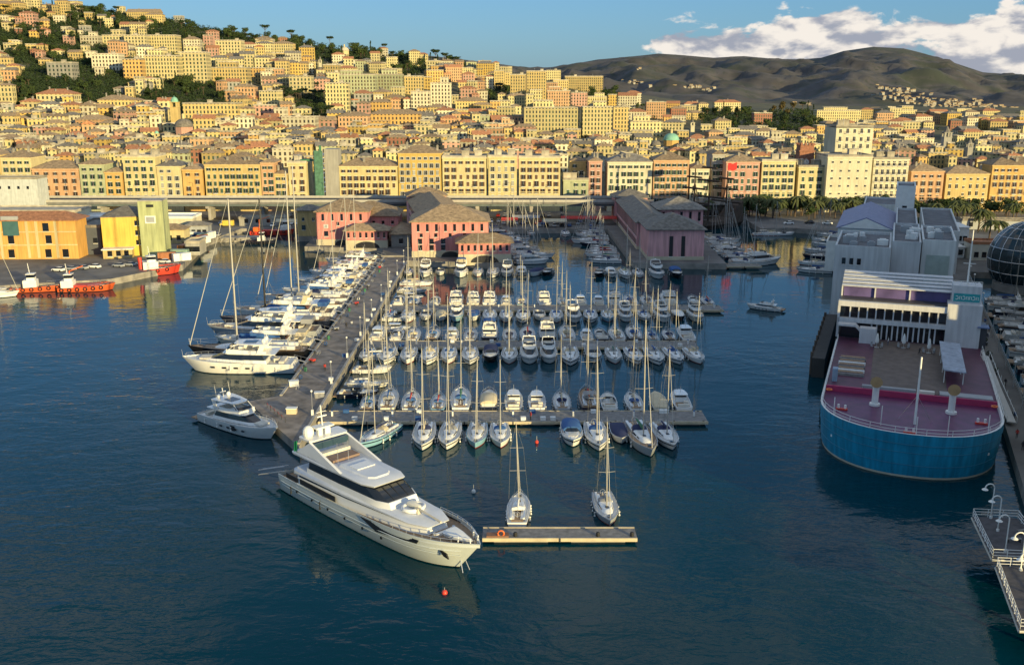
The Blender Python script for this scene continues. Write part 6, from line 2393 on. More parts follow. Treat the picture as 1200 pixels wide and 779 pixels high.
    MB().ball((2.45, -13.6, 11.05), .85, 0, 14, 8, 1.15).build('satellite_dome', WHITEP, arch_)
        # green flag hanging on the side of the arch
    fl = MB()
    vs = []
    for i in range(7):
        vs += [(3.35 + .08 * math.sin(i * 1.7), -15.2 - .14 * i, 9.5 - .05 * i), (3.45 + .1 * math.sin(i * 1.4 + 1), -15.1 - .17 * i, 7.6)]
    fl.add(vs + [(x + .03, y, z) for x, y, z in vs], [(2 * i, 2 * i + 1, 2 * i + 3, 2 * i + 2) for i in range(6)] + [(14 + 2 * i, 14 + 2 * i + 2, 14 + 2 * i + 3, 14 + 2 * i + 1) for i in range(6)])
    fl.build('flag', mat('flag_green', (.01, .22, .08), .8), t)
    for x in (.2, 2.0):
        MB().tube([(x, -6.8, 7.8), (x, -6.9, 11.0)], .035, 5).build('whip_aerial', STEEL, t)
    # spa tub, crane, tender and bow gear on the foredeck
    MB().tube([(1.55 * math.cos(a * PI / 12), 7.7 + 1.25 * math.sin(a * PI / 12), 5.45) for a in range(25)], .24, 8).tube([(0, 7.7, 5.1), (0, 7.7, 5.42)], 1.45, 20).build('spa_tub', SUP, t, smooth=50)
    MB().loft([ring(6.9, 9.0, .55, .3, 5.6), ring(6.9, 9.1, .62, .35, 5.95), ring(6.95, 8.8, .4, .2, 6.1)]).build('tender_cover', CREAM, t, smooth=30)
    MB().tube([(.3, 9.0, 5.2), (.3, 9.0, 5.75), (.2, 13.6, 5.25)], .16, 6).box(.3, 9.0, 5.0, .6, .6, .8).build('crane', mat('crane_cream', (.55, .5, .4), .5), t)
    zd = 4.0
    MB().loft([ring(15.0, 19.2, 1.0, .30, zd + .1, zd + .2, nose=.4), ring(14.9, 19.4, 1.15, .38, zd + .55, zd + .6, nose=.4), ring(15.2, 18.9, .85, .2, zd + .9, zd + .8, nose=.4)]).build('tender_boat', SUP, t, smooth=30)
    for s in (-1, 1):
        MB().tube([(s * 1.3, 18.2, 4.1), (s * 1.3, 18.3, 5.2), (s * .7, 19.8, 5.2), (s * .55, 19.8, 4.2)], .09, 6).build('bow_fairlead', SUP, t)
        MB().tube([(s * 1.6, 14.0, 3.75), (s * 1.6, 14.0, 4.3)], .22, 8).build('winch', STEEL, t)
    MB().box(0, 13.9, 3.7, 3.4, .5, .35).build('breakwater', SUP, t)
    rail(t, at, .70, .985, .95, 9, r=.035)
    # aft deck
    MB().box(0, -18.2, 3.0, 4.2, 1.2, .55).box(0, -16.7, 3.0, 2.4, 1.0, .75).build('aft_sofa', CUSH, t)
    MB().box(0, -21.6, .55, 6.4, 1.8, .2).build('swim_platform', TEAK, t)
    pg = MB().loft([[(2.2 + a, -20.7, 2.8 + b) for a, b in ((-.35, 0), (.35, 0), (.35, .1), (-.35, .1))], [(3.6 + a, -26.4, 1.0 + b) for a, b in ((-.3, 0), (.3, 0), (.3, .1), (-.3, .1))]])
    pg.build('gangway', ALU, t)
    MB().tube([(2.6, -20.7, 3.7), (3.95, -26.2, 1.9)], .03, 4).tube([(1.85, -20.7, 3.7), (3.25, -26.2, 1.9)], .03, 4).build('gangway_rail', STEEL, t)
    # anchor chains
    for s in (-.35, .35):
        MB().tube([(s, 17.6, 1.4), (s * 2, 18.6, -.8)], .06, 5).build('anchor_chain', STEEL, t)
    fenders(t, at, (.1, .3), 1.6, BLACK)
    return put(t, -18.5, 127.0, 136)


superyacht()
p = G(521, 695, 0)
b = thing('mooring_buoy', 'small red mooring buoy floating under the superyacht bow', 'buoy', (p.x, p.y, 0))
MB().ball((0, 0, .12), .38, 0, 12, 8).build('float', RED, b, smooth=60)
MB().tube([(0, 0, .45), (0, 0, .8)], .05, 6).build('ring', STEEL, b)

# ------------------------------------------------------------------ yachts along the left side of the main pier
lyo = yacht(20.5, 5.9, WHITE, BLACKHULL, 'white flybridge yacht with hardtop moored at the corner of the main pier', 1)
c = (G(318, 503, 2.8) + G(232, 470, 2.5)) / 2
put(lyo, -48.6, 166.8, 128)
MB().loft([[(2.85, .8, 1.0), (2.9, 2.0, 1.0), (2.9, 2.0, 1.9), (2.85, .8, 1.9)], [(2.99, .8, 1.0), (3.02, 2.0, 1.0), (3.02, 2.0, 1.9), (2.99, .8, 1.9)]]).build('hull_window', GLASS, lyo)
PIERY = [
    (204.5, 'm', 25, 6.4, WHITE, 'long white motor yacht with portholes nearest on the left side of the pier', None),
    (214.0, 's', 27, 6.3, BLACKHULL, 'black hulled sailing yacht with very tall white mast beside the long white yacht', ALU),
    (223.0, 'm', 23.5, 6.0, CREAM, 'cream motor yacht lying between two dark hulled yachts', None),
    (232.5, 'm', 28, 6.6, GREYHULL, 'grey motor yacht with long dark windows, fourth along the pier', None),
    (242.5, 's', 28, 6.4, NAVYHULL, 'dark navy sailing yacht with a black mast beside the grey motor yacht', BLACKMAST),
    (252.5, 'm', 27, 6.6, WHITE, 'white motor yacht with beige soft top beyond the dark navy sailing yacht', None),
    (262.5, 's', 24, 6.0, WHITE, 'white sailing yacht with left mast of the tall pair beside the pier', ALU),
    (271.5, 's', 24, 6.0, WHITE, 'white sailing yacht with right mast of the tall pair beside the pier', ALU),
    (280.5, 'm', 21, 5.6, WHITE, 'white motor yacht with blue aft canopy beyond the tall pair of masts', None),
    (288.8, 'm', 19, 5.4, CREAM, 'cream motor yacht, second beyond the tall pair of masts', None),
    (296.5, 'm', 20, 5.4, WHITE, 'white motor yacht, third beyond the tall pair of masts', None),
    (304.0, 's', 17, 4.8, WHITE, 'white sailing yacht among the white motor yachts before the left pink warehouse', ALU),
    (311.0, 'm', 19, 5.4, WHITE, 'white motor yacht before the low stone arch of the left annex', None),
    (318.5, 'm', 17, 5.2, CREAM, 'cream motor yacht second from the landward end of the pier', None),
    (326.0, 's', 16, 4.6, WHITE, 'white sailing yacht second nearest to the left pink annex', ALU),
    (333.5, 'm', 18, 5.2, WHITE, 'white motor yacht at the landward end of the pier', None),
    (341.0, 's', 15, 4.4, WHITE, 'white sailing yacht lying closest to the left pink annex', ALU),
]
for i, (y, kd, L_, B, hm, lb_, mm) in enumerate(PIERY):
    if kd == 'm':
        o = yacht(L_, B * 1.12, hm, [ANTIFOUL, NAVYHULL, REDANTI][i % 3], lb_, 1 + i % 2, hardtop=(i % 3 != 2), canopy=[None, BLUECAN, BEIGE, GREYCAN][i % 4], stripe=[None, GREYHULL, None][i % 3], roofm=BEIGE if 'beige soft' in lb_ else None)
    else:
        mh = {214.0: 36, 242.5: 33, 262.5: 38, 271.5: 38.5}.get(y, 25)
        o = big_sail(L_, B, hm, mh, mm, lb_, cover=[GREYCAN, BLUECAN, NAVY][i % 3], dm=TEAK)
    put(o, -46.3 - L_ / 2, y, -90 + random.uniform(-1.5, 1.5), random.uniform(-.6, .6))

# ------------------------------------------------------------------ the blue museum ship
def blue_ship():
    t = thing('museum_ship', 'wide blue hulled museum ship with purple foredeck at the right hand pier', 'ship')
    BL = mat('ship_blue', (.010, .25, .41), .4, var=.16, scale=.25, streak=.3)
    HB, L_ = 14.5, 94.0
    Y0 = 0.0                                     # bow tip at y=0, stern at y=-L_

    def plan(k, inset=0.0, stern=L_):
        pts = []
        b = HB - inset
        e = 17.0 - inset
        for i in range(25):
            a = -PI / 2 + PI * i / 24
            ca = abs(math.cos(a)) ** .85
            pts.append((math.copysign(abs(math.sin(a)) ** .9, math.sin(a)) * b * k, -17.0 + e * ca * (1 if k >= 1 else k)))
        return [(-b * k, -stern + inset)] + pts + [(b * k, -stern + inset)]
    rings = []
    for z, k in ((-1.5, .93), (0, .955), (.35, .96), (3.0, .98), (6.1, 1.0), (6.9, 1.0)):
        rings.append([(x, y, z + (0.5 if y > -17 and z > 3 else 0) * max(0, (y + 17) / 17)) for x, y in plan(k)][::-1])
    MB().loft(rings, 0, True, False, [3, 1, 0, 0, 0]).build('hull', [BL, mat('boot_cream', (.55, .48, .36), .6), BL, mat('ship_below', (.05, .02, .02), .8)], t, smooth=40)
    for zq, kq in ((2.1, .9735), (4.2, .9875), (5.6, .998)):
        MB().tube([(x * 1.001, y + .02, zq + .08 * (y > -17)) for x, y in plan(kq, 0, 60)], .045, 4).build('plate_seam', mat('seam_blue', (.008, .15, .24), .5), t)
    for s in (-1, 1):
        for kk in range(6):
            MB().tube([(s * 14.85, -30 - kk * 9, -.6), (s * 14.85, -30 - kk * 9, 3.2)], .38, 8).build('side_fender', BLACK, t)
    # inner side of the bulwark and the foredeck
    PUR = mat('deck_purple', (.11, .022, .078), .4, var=.25, scale=.5, streak=0)
    inner = plan(1, .3, 24)
    mb = MB()
    n = len(inner)
    mb.add([(x, y, 6.1) for x, y in inner], [tuple(range(n))[::-1]])
    mb.f = [f if True else f for f in mb.f]
    mb.build('foredeck', PUR, t)
    cap = MB()
    o_, i_ = plan(1, 0, 60), plan(1, .35, 60)
    lift = lambda y: .5 * max(0, (y + 17) / 17)
    m_ = len(o_)
    cap.add([(x, y, 6.92 + lift(y)) for x, y in o_] + [(x, y, 6.92 + lift(y)) for x, y in i_] + [(x, y, 6.0) for x, y in i_],
            [(k + 1, k, m_ + k, m_ + k + 1) for k in range(m_ - 1)] + [(m_ + k + 1, m_ + k, 2 * m_ + k, 2 * m_ + k + 1) for k in range(m_ - 1)])
    cap.build('bulwark_cap', WHITEP, t)
    # bow railing
    rl = MB()
    pr = [p_ for p_ in plan(1, .2, 40)]
    for k, (x, y) in enumerate(pr):
        if k % 2 == 0:
            rl.tube([(x, y, 6.9 + lift(y)), (x, y, 7.9 + lift(y))], .05, 5)
    for hz_ in (.45, 1.0):
        rl.tube([(x, y, 6.9 + hz_ + lift(y)) for x, y in pr], .04, 4)
    rl.build('bow_railing', WHITEP, t)
    # step up to the terrace
    RD = mat('step_red', (.38, .03, .10), .5, var=.1)
    MB().box(0, -23.6, 6.05, 28.2, .5, 1.1).build('terrace_step', RD, t)
    WOOD = mat('terrace_planks', (.125, .095, .08), .7, var=.25, scale=.8)
    DPUR = mat('terrace_purple', (.095, .027, .055), .5, var=.25, scale=.5)
    MB().box(0, -43, 6.2, 28.2, 38.4, .8).build('terrace_base', DPUR, t)
    MB().box(.2, -43, 7.004, 13.0, 37.0, .06).build('terrace_floor', WOOD, t)
    MB().box(3.5, -24.6, 7.004, 9, .8, .55, 0).box(-2.8, -24.6, 7.004, 2.6, .8, .55, 1).box(-9.2, -24.9, 7.004, 8.5, 2.2, .4, 0).build('bench', [GREYP, CREAM], t)
    # foremast with stays
    MB().tube([(-.8, -9.5, 6), (-.8, -9.5, 17.5)], .22, 8, r1=.14).build('foremast', WHITEP, t)
    st = MB()
    for dx, dy in ((-2.6, -1.6), (2.6, -1.6), (0, 2.6)):
        st.tube([(-.8 + dx, -9.5 + dy, 6.1), (-.8, -9.5, 11)], .035, 4)
    st.build('stay', STEEL, t)
    # ventilation cowls: post, bell mouth turned to the viewer
    for x in (5.6, -6.6):
        cw = MB()
        cw.tube([(x, -17.5, 6.0), (x, -17.5, 6.5)], .9, 14)
        cw.tube([(x, -17.5, 6.4), (x, -17.5, 9.6)], .55, 12)
        cw.tube([(x, -17.5, 9.4), (x, -17.5, 10.1), (x, -17.1, 10.6), (x, -16.4, 10.7)], .62, 12, 0, True)
        c_ = cw.build('ventilation_cowl', WHITEP, t, smooth=50)
        MB().tube([(x, -16.45, 10.7), (x, -15.9, 10.7)], .75, 14, 0, True, 1.0).build('bell_mouth', mat('cowl_mouth', (.40, .26, .12), .6), c_, smooth=50)
    for x, y in ((10.8, -13), (-11.0, -13.5), (.0, -4.5)):
        bm = MB()
        bm.box(x, y, 6.1, 1.9, .7, .25, 0)
        for s in (-.55, .55):
            bm.tube([(x + s, y, 6.3), (x + s, y, 7.0)], .2, 8, 1)
        bm.build('bitts', [RED, WHITEP], t)
    for x, y in ((4.4, -7), (11.9, -9), (-5.6, -5.4), (-11.6, -8.2), (-.9, -3.2)):
        MB().tube([(x, y, 6.1), (x, y, 9.4)], .07, 6).build('flag_pole', WHITEP, t)
    for s in (-1, 1):
        lifebuoy = MB()
        lifebuoy.tube([(s * 13.4 + .45 * math.cos(a * PI / 8), -20.6 + .45 * math.sin(a * PI / 8), 7.2) for a in range(17)], .13, 6)
        lifebuoy.build('lifebuoy', ORANGE, t)
    for s in (-1, 1):           # anchors painted white on the bow sides
        a = MB()
        x, y = (11.4, -7.0)
        a.box(s * x, y, 3.3, .5, 1.4, .35, 0, -s * .62).box(s * x * .99, y + .2, 3.6, .35, .35, 1.5, 0, -s * .62)
        a.build('anchor', WHITEP, t)
    # benches and tables on the left-hand side of the terrace
    for k in range(5):
        y = -31.5 - k * 2.8
        MB().box(10.4, y, 7.003, 5.0, .55, .5, 0).build('bench', [WHITEP if k % 2 else PLANK], t)
        MB().box(10.4, y - 1.2, 7.45, 4.6, .9, .1, 0).box(8.6, y - 1.2, 7.003, .12, .7, .44).box(12.2, y - 1.2, 7.003, .12, .7, .44).build('table', [TEAK], t)
    MB().box(12.9, -27.5, 7.003, .9, 1.6, 2.4).build('side_cabinet', mat('cabinet_blue', (.25, .33, .42), .6), t)
    # long grey awning on the right
    aw_ = MB().loft([[(-5.6, y, 9.6), (-9.4, y, 9.4), (-9.4, y, 9.62), (-5.6, y, 9.82)] for y in (-32, -54)])
    aw_.build('awning', mat('awning_grey', (.33, .38, .46), .7, var=.2, scale=.6, streak=.2), t)
    for y in (-33, -40, -47, -53):
        for x in (-5.9, -9.1):
            MB().tube([(x, y, 7.0), (x, y, 9.55)], .08, 6).build('awning_post', WHITEP, t)
    # gangway stairs to the quay on the right
    MB().loft([[(-13.6, -55, 7.1), (-15.0, -55, 7.1), (-15.0, -55, 7.3), (-13.6, -55, 7.3)], [(-14.6, -40, 5.4), (-16.0, -40, 5.4), (-16.0, -40, 5.6), (-14.6, -40, 5.6)], [(-16.4, -27, 2.6), (-17.8, -27, 2.6), (-17.8, -27, 2.8), (-16.4, -27, 2.8)]]).build('gangway', ALU, t)
    g2 = MB()
    for x0, x1 in ((-13.5, -16.3), (-15.1, -17.9)):
        g2.tube([(x0, -55, 8.3), (x0 - .95, -40, 6.6), (x1, -27, 3.8)], .05, 4)
        for k in range(10):
            u = k / 9
            y = -55 + 28 * u
            zz = 7.2 + (5.5 - 7.2) * min(1, u * 28 / 15) if y < -40 else 5.5 - 2.8 * (y + 40) / 13
            x = x0 + (x1 - x0) * u
            g2.tube([(x, y, zz), (x, y, zz + 1.1)], .04, 4)
    g2.build('gangway_rail', WHITEP, t)
    # side rails of the terrace
    for s in (-1, 1):
        r_ = MB()
        for k in range(16):
            r_.tube([(s * 14.1, -24 - k * 2.4, 6.9), (s * 14.1, -24 - k * 2.4, 8.1)], .045, 4)
        for hz_ in (.5, 1.15):
            r_.tube([(s * 14.1, -24, 6.9 + hz_), (s * 14.1, -60, 6.9 + hz_)], .04, 4)
        r_.build('terrace_railing', WHITEP, t)
    # main house: two glazed storeys behind white frames
    HWT = mat('ship_house_white', (.58, .57, .57), .55, var=.08, scale=.3, streak=.12)
    yf = -62.0
    MB().box(3.2, yf - 13, 6.4, 22.4, 24, 8.9).build('house', mat('house_dark_core', (.05, .05, .055), .5), t)
    fr = MB()
    fr.box(3.2, yf - .6, 10.4, 23.0, 1.6, .95)
    fr.box(3.2, yf - .6, 13.9, 23.0, 1.6, 1.15)
    fr.box(14.5, yf - .4, 7.0, .5, 1.2, 6.89)
    for k in range(11):
        fr.box(12.2 - k * 1.75, yf - .55, 11.354, .28, .5, 2.54)
    for k in range(13):
        fr.box(7.6 - k * 1.05, yf - .5, 7.07, .3, .4, 3.32)
    fr.build('facade_frame', HWT, t)
    gl = MB().box(3.2, yf - .95, 7.07, 22.2, .2, 3.3).box(3.2, yf - .95, 11.36, 22.2, .2, 2.5)
    gl.build('window', GLASS, t)
    MB().box(-10.2, yf - 3.5, 6.4, 6.6, 8.0, 9.6).build('stair_block', HWT, t)
    MB().box(-14.0, yf - 2.5, 6.9, 1.6, 5, 4.6, 0).box(-14.0, yf - .4, 11.504, 2.2, 2.8, .25, 1).build('side_lobby', [mat('lobby_dark', (.06, .06, .07), .4), mat('lobby_blue', (.14, .20, .36), .6)], t)
    MB().box(8.2, yf + 3.0, 7.003, 3.3, 2.4, 3.2).build('kiosk', HWT, t)
    MB().loft([[(14.3, yf + 1, 10.2), (14.3, yf + 3.4, 10.2), (14.3, yf + 3.4, 10.6), (14.3, yf + 1, 10.6)], [(10.8, yf + 1, 10.2), (10.8, yf + 3.4, 10.2), (10.8, yf + 3.4, 10.6), (10.8, yf + 1, 10.6)], [(8.6, yf + 1, 8.0), (8.6, yf + 3.4, 8.0), (8.6, yf + 3.4, 8.4), (8.6, yf + 1, 8.4)]]).build('stairs', HWT, t)
    # upper strip of purple glass, then the louvred roof
    MB().box(3.2, yf - 4.6, 15.302, 21.6, .25, 2.2).build('upper_window', mat('purple_glazing', (.13, .10, .24), .2, var=.3, scale=.3), t)
    MB().box(3.2, yf - 10, 15.302, 22.4, 10.3, 2.1, 0).build('upper_house', mat('house_dark_core', ()), t)
    lv = MB()
    for k in range(5):
        lv.loft([[(14.4, yf - 3.4 - k * 1.9, 17.6 + k * .42), (14.4, yf - 4.9 - k * 1.9, 17.75 + k * .42), (14.4, yf - 4.9 - k * 1.9, 17.95 + k * .42), (14.4, yf - 3.4 - k * 1.9, 17.8 + k * .42)], [(-8.0, yf - 3.4 - k * 1.9, 17.6 + k * .42), (-8.0, yf - 4.9 - k * 1.9, 17.75 + k * .42), (-8.0, yf - 4.9 - k * 1.9, 17.95 + k * .42), (-8.0, yf - 3.4 - k * 1.9, 17.8 + k * .42)]])
    for x in (14.3, 7.5, .5, -7.6):
        lv.box(x, yf - 4.2, 15.304, .3, .3, 2.4)
    lv.build('louvre_roof', HWT, t)
    # little bridge house with the turquoise sign, its mast
    bh = MB().box(-10.4, yf - 4.0, 16.003, 5.6, 4.6, 3.6).build('sign_house', HWT, t)
    MB().box(-10.4, yf - 1.66, 16.3, 5.0, .1, 1.7).build('sign', mat('sign_turquoise', (.02, .30, .32), .5), bh)
    lt = MB()                                    # the blurred white lettering: round and upright strokes
    for k, (x, kind) in enumerate(((-8.5, 'c'), (-9.2, 'v'), (-9.8, 'c'), (-10.5, 'v'), (-11.1, 'v'), (-11.7, 'c'), (-12.4, 'v'))):
        if kind == 'c':
            lt.tube([(x + .27 * math.cos(a), yf - 1.58, 17.1 + .36 * math.sin(a)) for a in [.8 + 4.7 * j / 8 for j in range(9)]], .07, 5)
        else:
            lt.tube([(x + .2, yf - 1.58, 16.75), (x + .18, yf - 1.58, 17.4), (x - .15, yf - 1.58, 17.35), (x - .2, yf - 1.58, 16.75)], .065, 5)
    lt.build('sign_lettering', WHITEP, bh)
    rr = MB()
    for hz_ in (.5, 1.0):
        rr.tube([(-7.7, yf - 1.8, 19.6 + hz_), (-13.1, yf - 1.8, 19.6 + hz_)], .05, 4)
    for k in range(5):
        rr.tube([(-7.7 - k * 1.35, yf - 1.8, 19.6), (-7.7 - k * 1.35, yf - 1.8, 20.6)], .05, 4)
    rr.build('roof_railing', WHITEP, bh)
    MB().tube([(-10.4, yf - 4, 19.6), (-10.4, yf - 4, 31)], .2, 8, r1=.1).tube([(-11.6, yf - 4, 24), (-9.2, yf - 4, 24)], .07, 5).build('signal_mast', WHITEP, bh)
    t.location = (62.5 - .6 * .933, 144.0, 0)
    t.rotation_euler = (0, 0, -R(201.1))
    return t


SHIP = blue_ship()


def on_ship(x, y, z):
    a = -R(201.1)
    return Vector((SHIP.location.x + x * math.cos(a) - y * math.sin(a), SHIP.location.y + x * math.sin(a) + y * math.cos(a), z))


for i, (x, y) in enumerate(((6.2, -55), (1.0, -56.5), (-3.8, -54))):
    p = on_ship(x, y, 7.066)
    t = thing('parasol', ['closed white parasol at the left of the ship terrace', 'closed white parasol in the middle of the ship terrace', 'closed white parasol by the grey awning on the ship terrace'][i], 'parasol', p, 0, 'closed parasols on the ship terrace')
    MB().tube([(0, 0, 0), (0, 0, .12)], .45, 12).tube([(0, 0, .1), (0, 0, 3.0)], .05, 6).build('pole', STEEL, t)
    MB().loft([[(r_ * math.cos(k * PI / 5), r_ * math.sin(k * PI / 5), z) for k in range(10)] for r_, z in ((.30, 1.0), (.42, 1.4), (.22, 2.6), (.05, 3.1))]).build('canopy', WHITEP, t, smooth=40)
    for q in range(4):
        a = q * PI / 2 + .4
        pc = p + Vector((1.25 * math.cos(a), 1.25 * math.sin(a), 0))
        ch = thing('terrace_chair', 'dark slatted chair around a closed parasol on the ship terrace', 'chair', pc, a + PI / 2, 'chairs around the closed parasols')
        MB().box(0, 0, .42, .46, .46, .05).build('seat', GREYP, ch)
        MB().box(0, -.22, .47, .46, .05, .45).build('backrest', GREYP, ch)
        for sx in (-.2, .2):
            for sy in (-.2, .2):
                MB().box(sx, sy, 0, .05, .05, .418).build('leg', DARKMETAL, ch)

# dark fender wall on the left of the ship
a, b = sh(52, -17.8), sh(96, -17.8)
t = thing('fender_wall', 'dark timber fender wall along the left side of the blue ship', 'fender wall', ((a[0] + b[0]) / 2, (a[1] + b[1]) / 2, 0), math.atan2(b[1] - a[1], b[0] - a[0]))
MB().box(0, 0, -2, 44, 2.6, 6.2).build('wall', mat('fender_wood', (.05, .045, .04), .85), t)
for k in range(9):
    MB().tube([(-20 + k * 5, 1.5, -1), (-20 + k * 5, 1.5, 5)], .3, 8).build('pile', BARK, t)

# ------------------------------------------------------------------ aquarium halls behind the ship
GW1 = mat('hall_grey', (.55, .56, .56), .7, var=.08, scale=.2, streak=.15)
GW2 = mat('hall_pale', (.64, .65, .63), .7, var=.08, scale=.2, streak=.12)
ROOFD = mat('hall_roof', (.13, .13, .14), .85, var=.3, scale=.4)
HR = math.atan2(SA.y, SA.x) - PI / 2


def hall(name, label, s0, s1, o0, o1, h, m, wins=(), cat='building', roof=None, z=2.0):
    c = sh((s0 + s1) / 2, (o0 + o1) / 2)
    t = thing(name, label, cat, (c[0], c[1], z), HR)
    w_, d = o1 - o0, s1 - s0
    MB().box(0, 0, -1, w_, d, h + 1).build('wall', m, t)
    mb = MB()
    if roof == 'gable':
        mb.add([(-w_ / 2 - .6, -d / 2 - .6, h), (w_ / 2 + .6, -d / 2 - .6, h), (w_ / 2 + .6, d / 2, h), (-w_ / 2 - .6, d / 2, h), (0, -d / 2 - .6, h + w_ * .22), (0, d / 2, h + w_ * .22)], [(0, 1, 4), (1, 2, 5, 4), (2, 3, 5), (3, 0, 4, 5), (3, 2, 1, 0)], 0)
        mb.build('roof', mat('tent_roof', (.20, .21, .33), .6, var=.15), t)
        MB().add([(-w_ / 2 + .5, -d / 2 - .63, h + .1), (w_ / 2 - .5, -d / 2 - .63, h + .1), (0, -d / 2 - .63, h + w_ * .20)], [(0, 1, 2)]).build('gable_panel', WHITEP, t)
    else:
        mb.box(0, 0, h + .003, w_ - .8, d - .8, .12)
        mb.build('roof', ROOFD, t)
        MB().box(0, -d / 2 + .2, h + .002, w_, .4, .8).box(0, d / 2 - .2, h + .002, w_, .4, .8).box(-w_ / 2 + .2, 0, h + .002, .4, d - .82, .8).box(w_ / 2 - .2, 0, h + .002, .4, d - .82, .8).build('parapet', m, t)
    for x, zz, me in wins:
        obj('window', me, t, (x, -d / 2 - .01, zz))
    return t


sq = slot_window(.9, 1.6)
h1 = hall('aquarium_hall', 'big grey windowless hall with three small windows behind the blue ship', 99, 126, -18.5, -5.5, 18.5, GW1, [(-4.2, 14.6, sq), (-2.4, 14.6, sq), (-.6, 14.6, sq)])
h2 = hall('aquarium_hall', 'grey hall section recessed beside the three windowed hall', 104, 140, -5.2, 1.5, 19.5, GW1)
MB().box(.2, -20.5, 0, 7.6, 5.0, 11.5, 0).box(.2, -20.6, 11.503, 8.4, 6.0, .6, 1).build('entrance_porch', [mat('porch_glass', (.02, .03, .03), .2), ROOFD], h2)
h3 = hall('aquarium_hall', 'pale panelled hall right of the dark glass porch', 106, 134, 1.8, 9.5, 20.0, GW2, [(0, 2.5, MB().box(0, -.05, 0, 5.4, .1, 14.5).mesh('window', mat('panel_green', (.36, .42, .38), .5)))])
rnd = random.Random(8)
for hh_, n_, w_, d_, z_ in ((h1, 9, 10, 22, 18.65), (h2, 7, 5, 28, 19.65), (h3, 5, 5, 20, 20.15)):
    for k in range(n_):
        x, y = rnd.uniform(-.45, .45) * w_, rnd.uniform(-.42, .42) * d_
        mb = MB()
        s = rnd.uniform(.9, 2.2)
        if k % 3 == 0:
            mb.tube([(x, y, z_), (x, y, z_ + s * .9)], s * .5, 12)
        else:
            mb.box(x, y, z_, s * 1.5, s, s * .8).box(x, y, z_ + s * .8 + .003, s * .9, s * .6, .25)
        mb.build('roof_unit', GREYP if k % 2 else WHITEP, hh_)
hall('aquarium_hall', 'blue roofed gabled hall rising behind the roof machinery', 160, 205, -21, -5, 15.5, WHITEP, roof='gable')
hall('aquarium_hall', 'white hall with big blank front right of the roof machinery', 178, 240, 4, 14.5, 13.0, GW2)
hall('aquarium_hall', 'low grey link hall between the aquarium halls', 141, 200, -4.5, 1.6, 17.0, GW1)
hall('aquarium_hall', 'white plant tower behind the gabled hall', 215, 232, -5, 1.2, 23.0, WHITEP, [(0, 15, PAIRW)])
hall('aquarium_hall', 'low white hall at the far end of the aquarium pier', 236, 262, -16, 0.5, 14.0, GW2, rowf(0, -6, 6, 6, 9, SMALLW) and [(x, 9, SMALLW) for x in (-6, -3, 0, 3, 6)])
hall('quay_shed', 'greyish white box on the water edge left of the halls', 176, 190, -21.0 - 4, -19.6, 8, WHITEP, cat='shed')

# glass sphere
c = sh(170, 33.5)
t = thing('glass_sphere', 'dark glass sphere greenhouse with metal lattice at the right edge', 'greenhouse', (c[0], c[1], 0))
MB().tube([(0, 0, -3), (0, 0, 2.4)], 9.0, 24).build('base', CONC, t)
MB().ball((0, 0, 9.5), 11.2, 0, 36, 20).build('glass', mat('sphere_glass', (.02, .035, .04), .12, var=.3, scale=.2), t)
lat = MB()
for k in range(18):
    a = k * PI / 9
    lat.tube([(11.3 * math.cos(b) * math.cos(a), 11.3 * math.cos(b) * math.sin(a), 9.5 + 11.3 * math.sin(b)) for b in [-1.3 + 2.6 * j / 12 for j in range(13)]], .09, 4)
for j in range(1, 8):
    b = -1.3 + 2.6 * j / 8
    lat.tube([(11.3 * math.cos(b) * math.cos(a), 11.3 * math.cos(b) * math.sin(a), 9.5 + 11.3 * math.sin(b)) for a in [k * PI / 12 for k in range(25)]], .09, 4)
lat.build('lattice', STEEL, t)

# tents, kiosks on the quay at right
for i, (px, py, w_, d_, h_, m_, lb_, rf_) in enumerate(((1152, 303, 11, 8, 5.5, CREAM, 'cream walled pavilion beside the glass sphere', 'flat'), (1110, 300, 9, 7, 3.6, WHITEP, 'white topped kiosk among orange bushes', 'hip'), (1118, 284, 8, 6, 6, WHITEP, 'white tent with pointed roof behind the kiosk', 'hip'),
                                             (1165, 268, 30, 6, 3.5, GREYP, 'long low grey pavilion under the palms at right', 'flat'), (1175, 244, 26, 6, 3.5, RED, 'long low pavilion with red roof edge under the palms', 'flat'))):
    p = G(px, py, 2)
    block('quay_kiosk', lb_, 'kiosk', (p.x, p.y), w_, d_, h_, -.1, m_, [TERRA, WHITEP, WHITEP, SLATE, SLATE][i], rowf(0, -w_ * .35, w_ * .35, 4, 1.0, PAIRW), roof=rf_, ov=.4)
for i, (px, py) in enumerate(((1130, 296), (1136, 292), (1126, 300), (1141, 299))):
    tree('autumn', G(px, py, 2), .5, 'beside the kiosk at right', rnd)

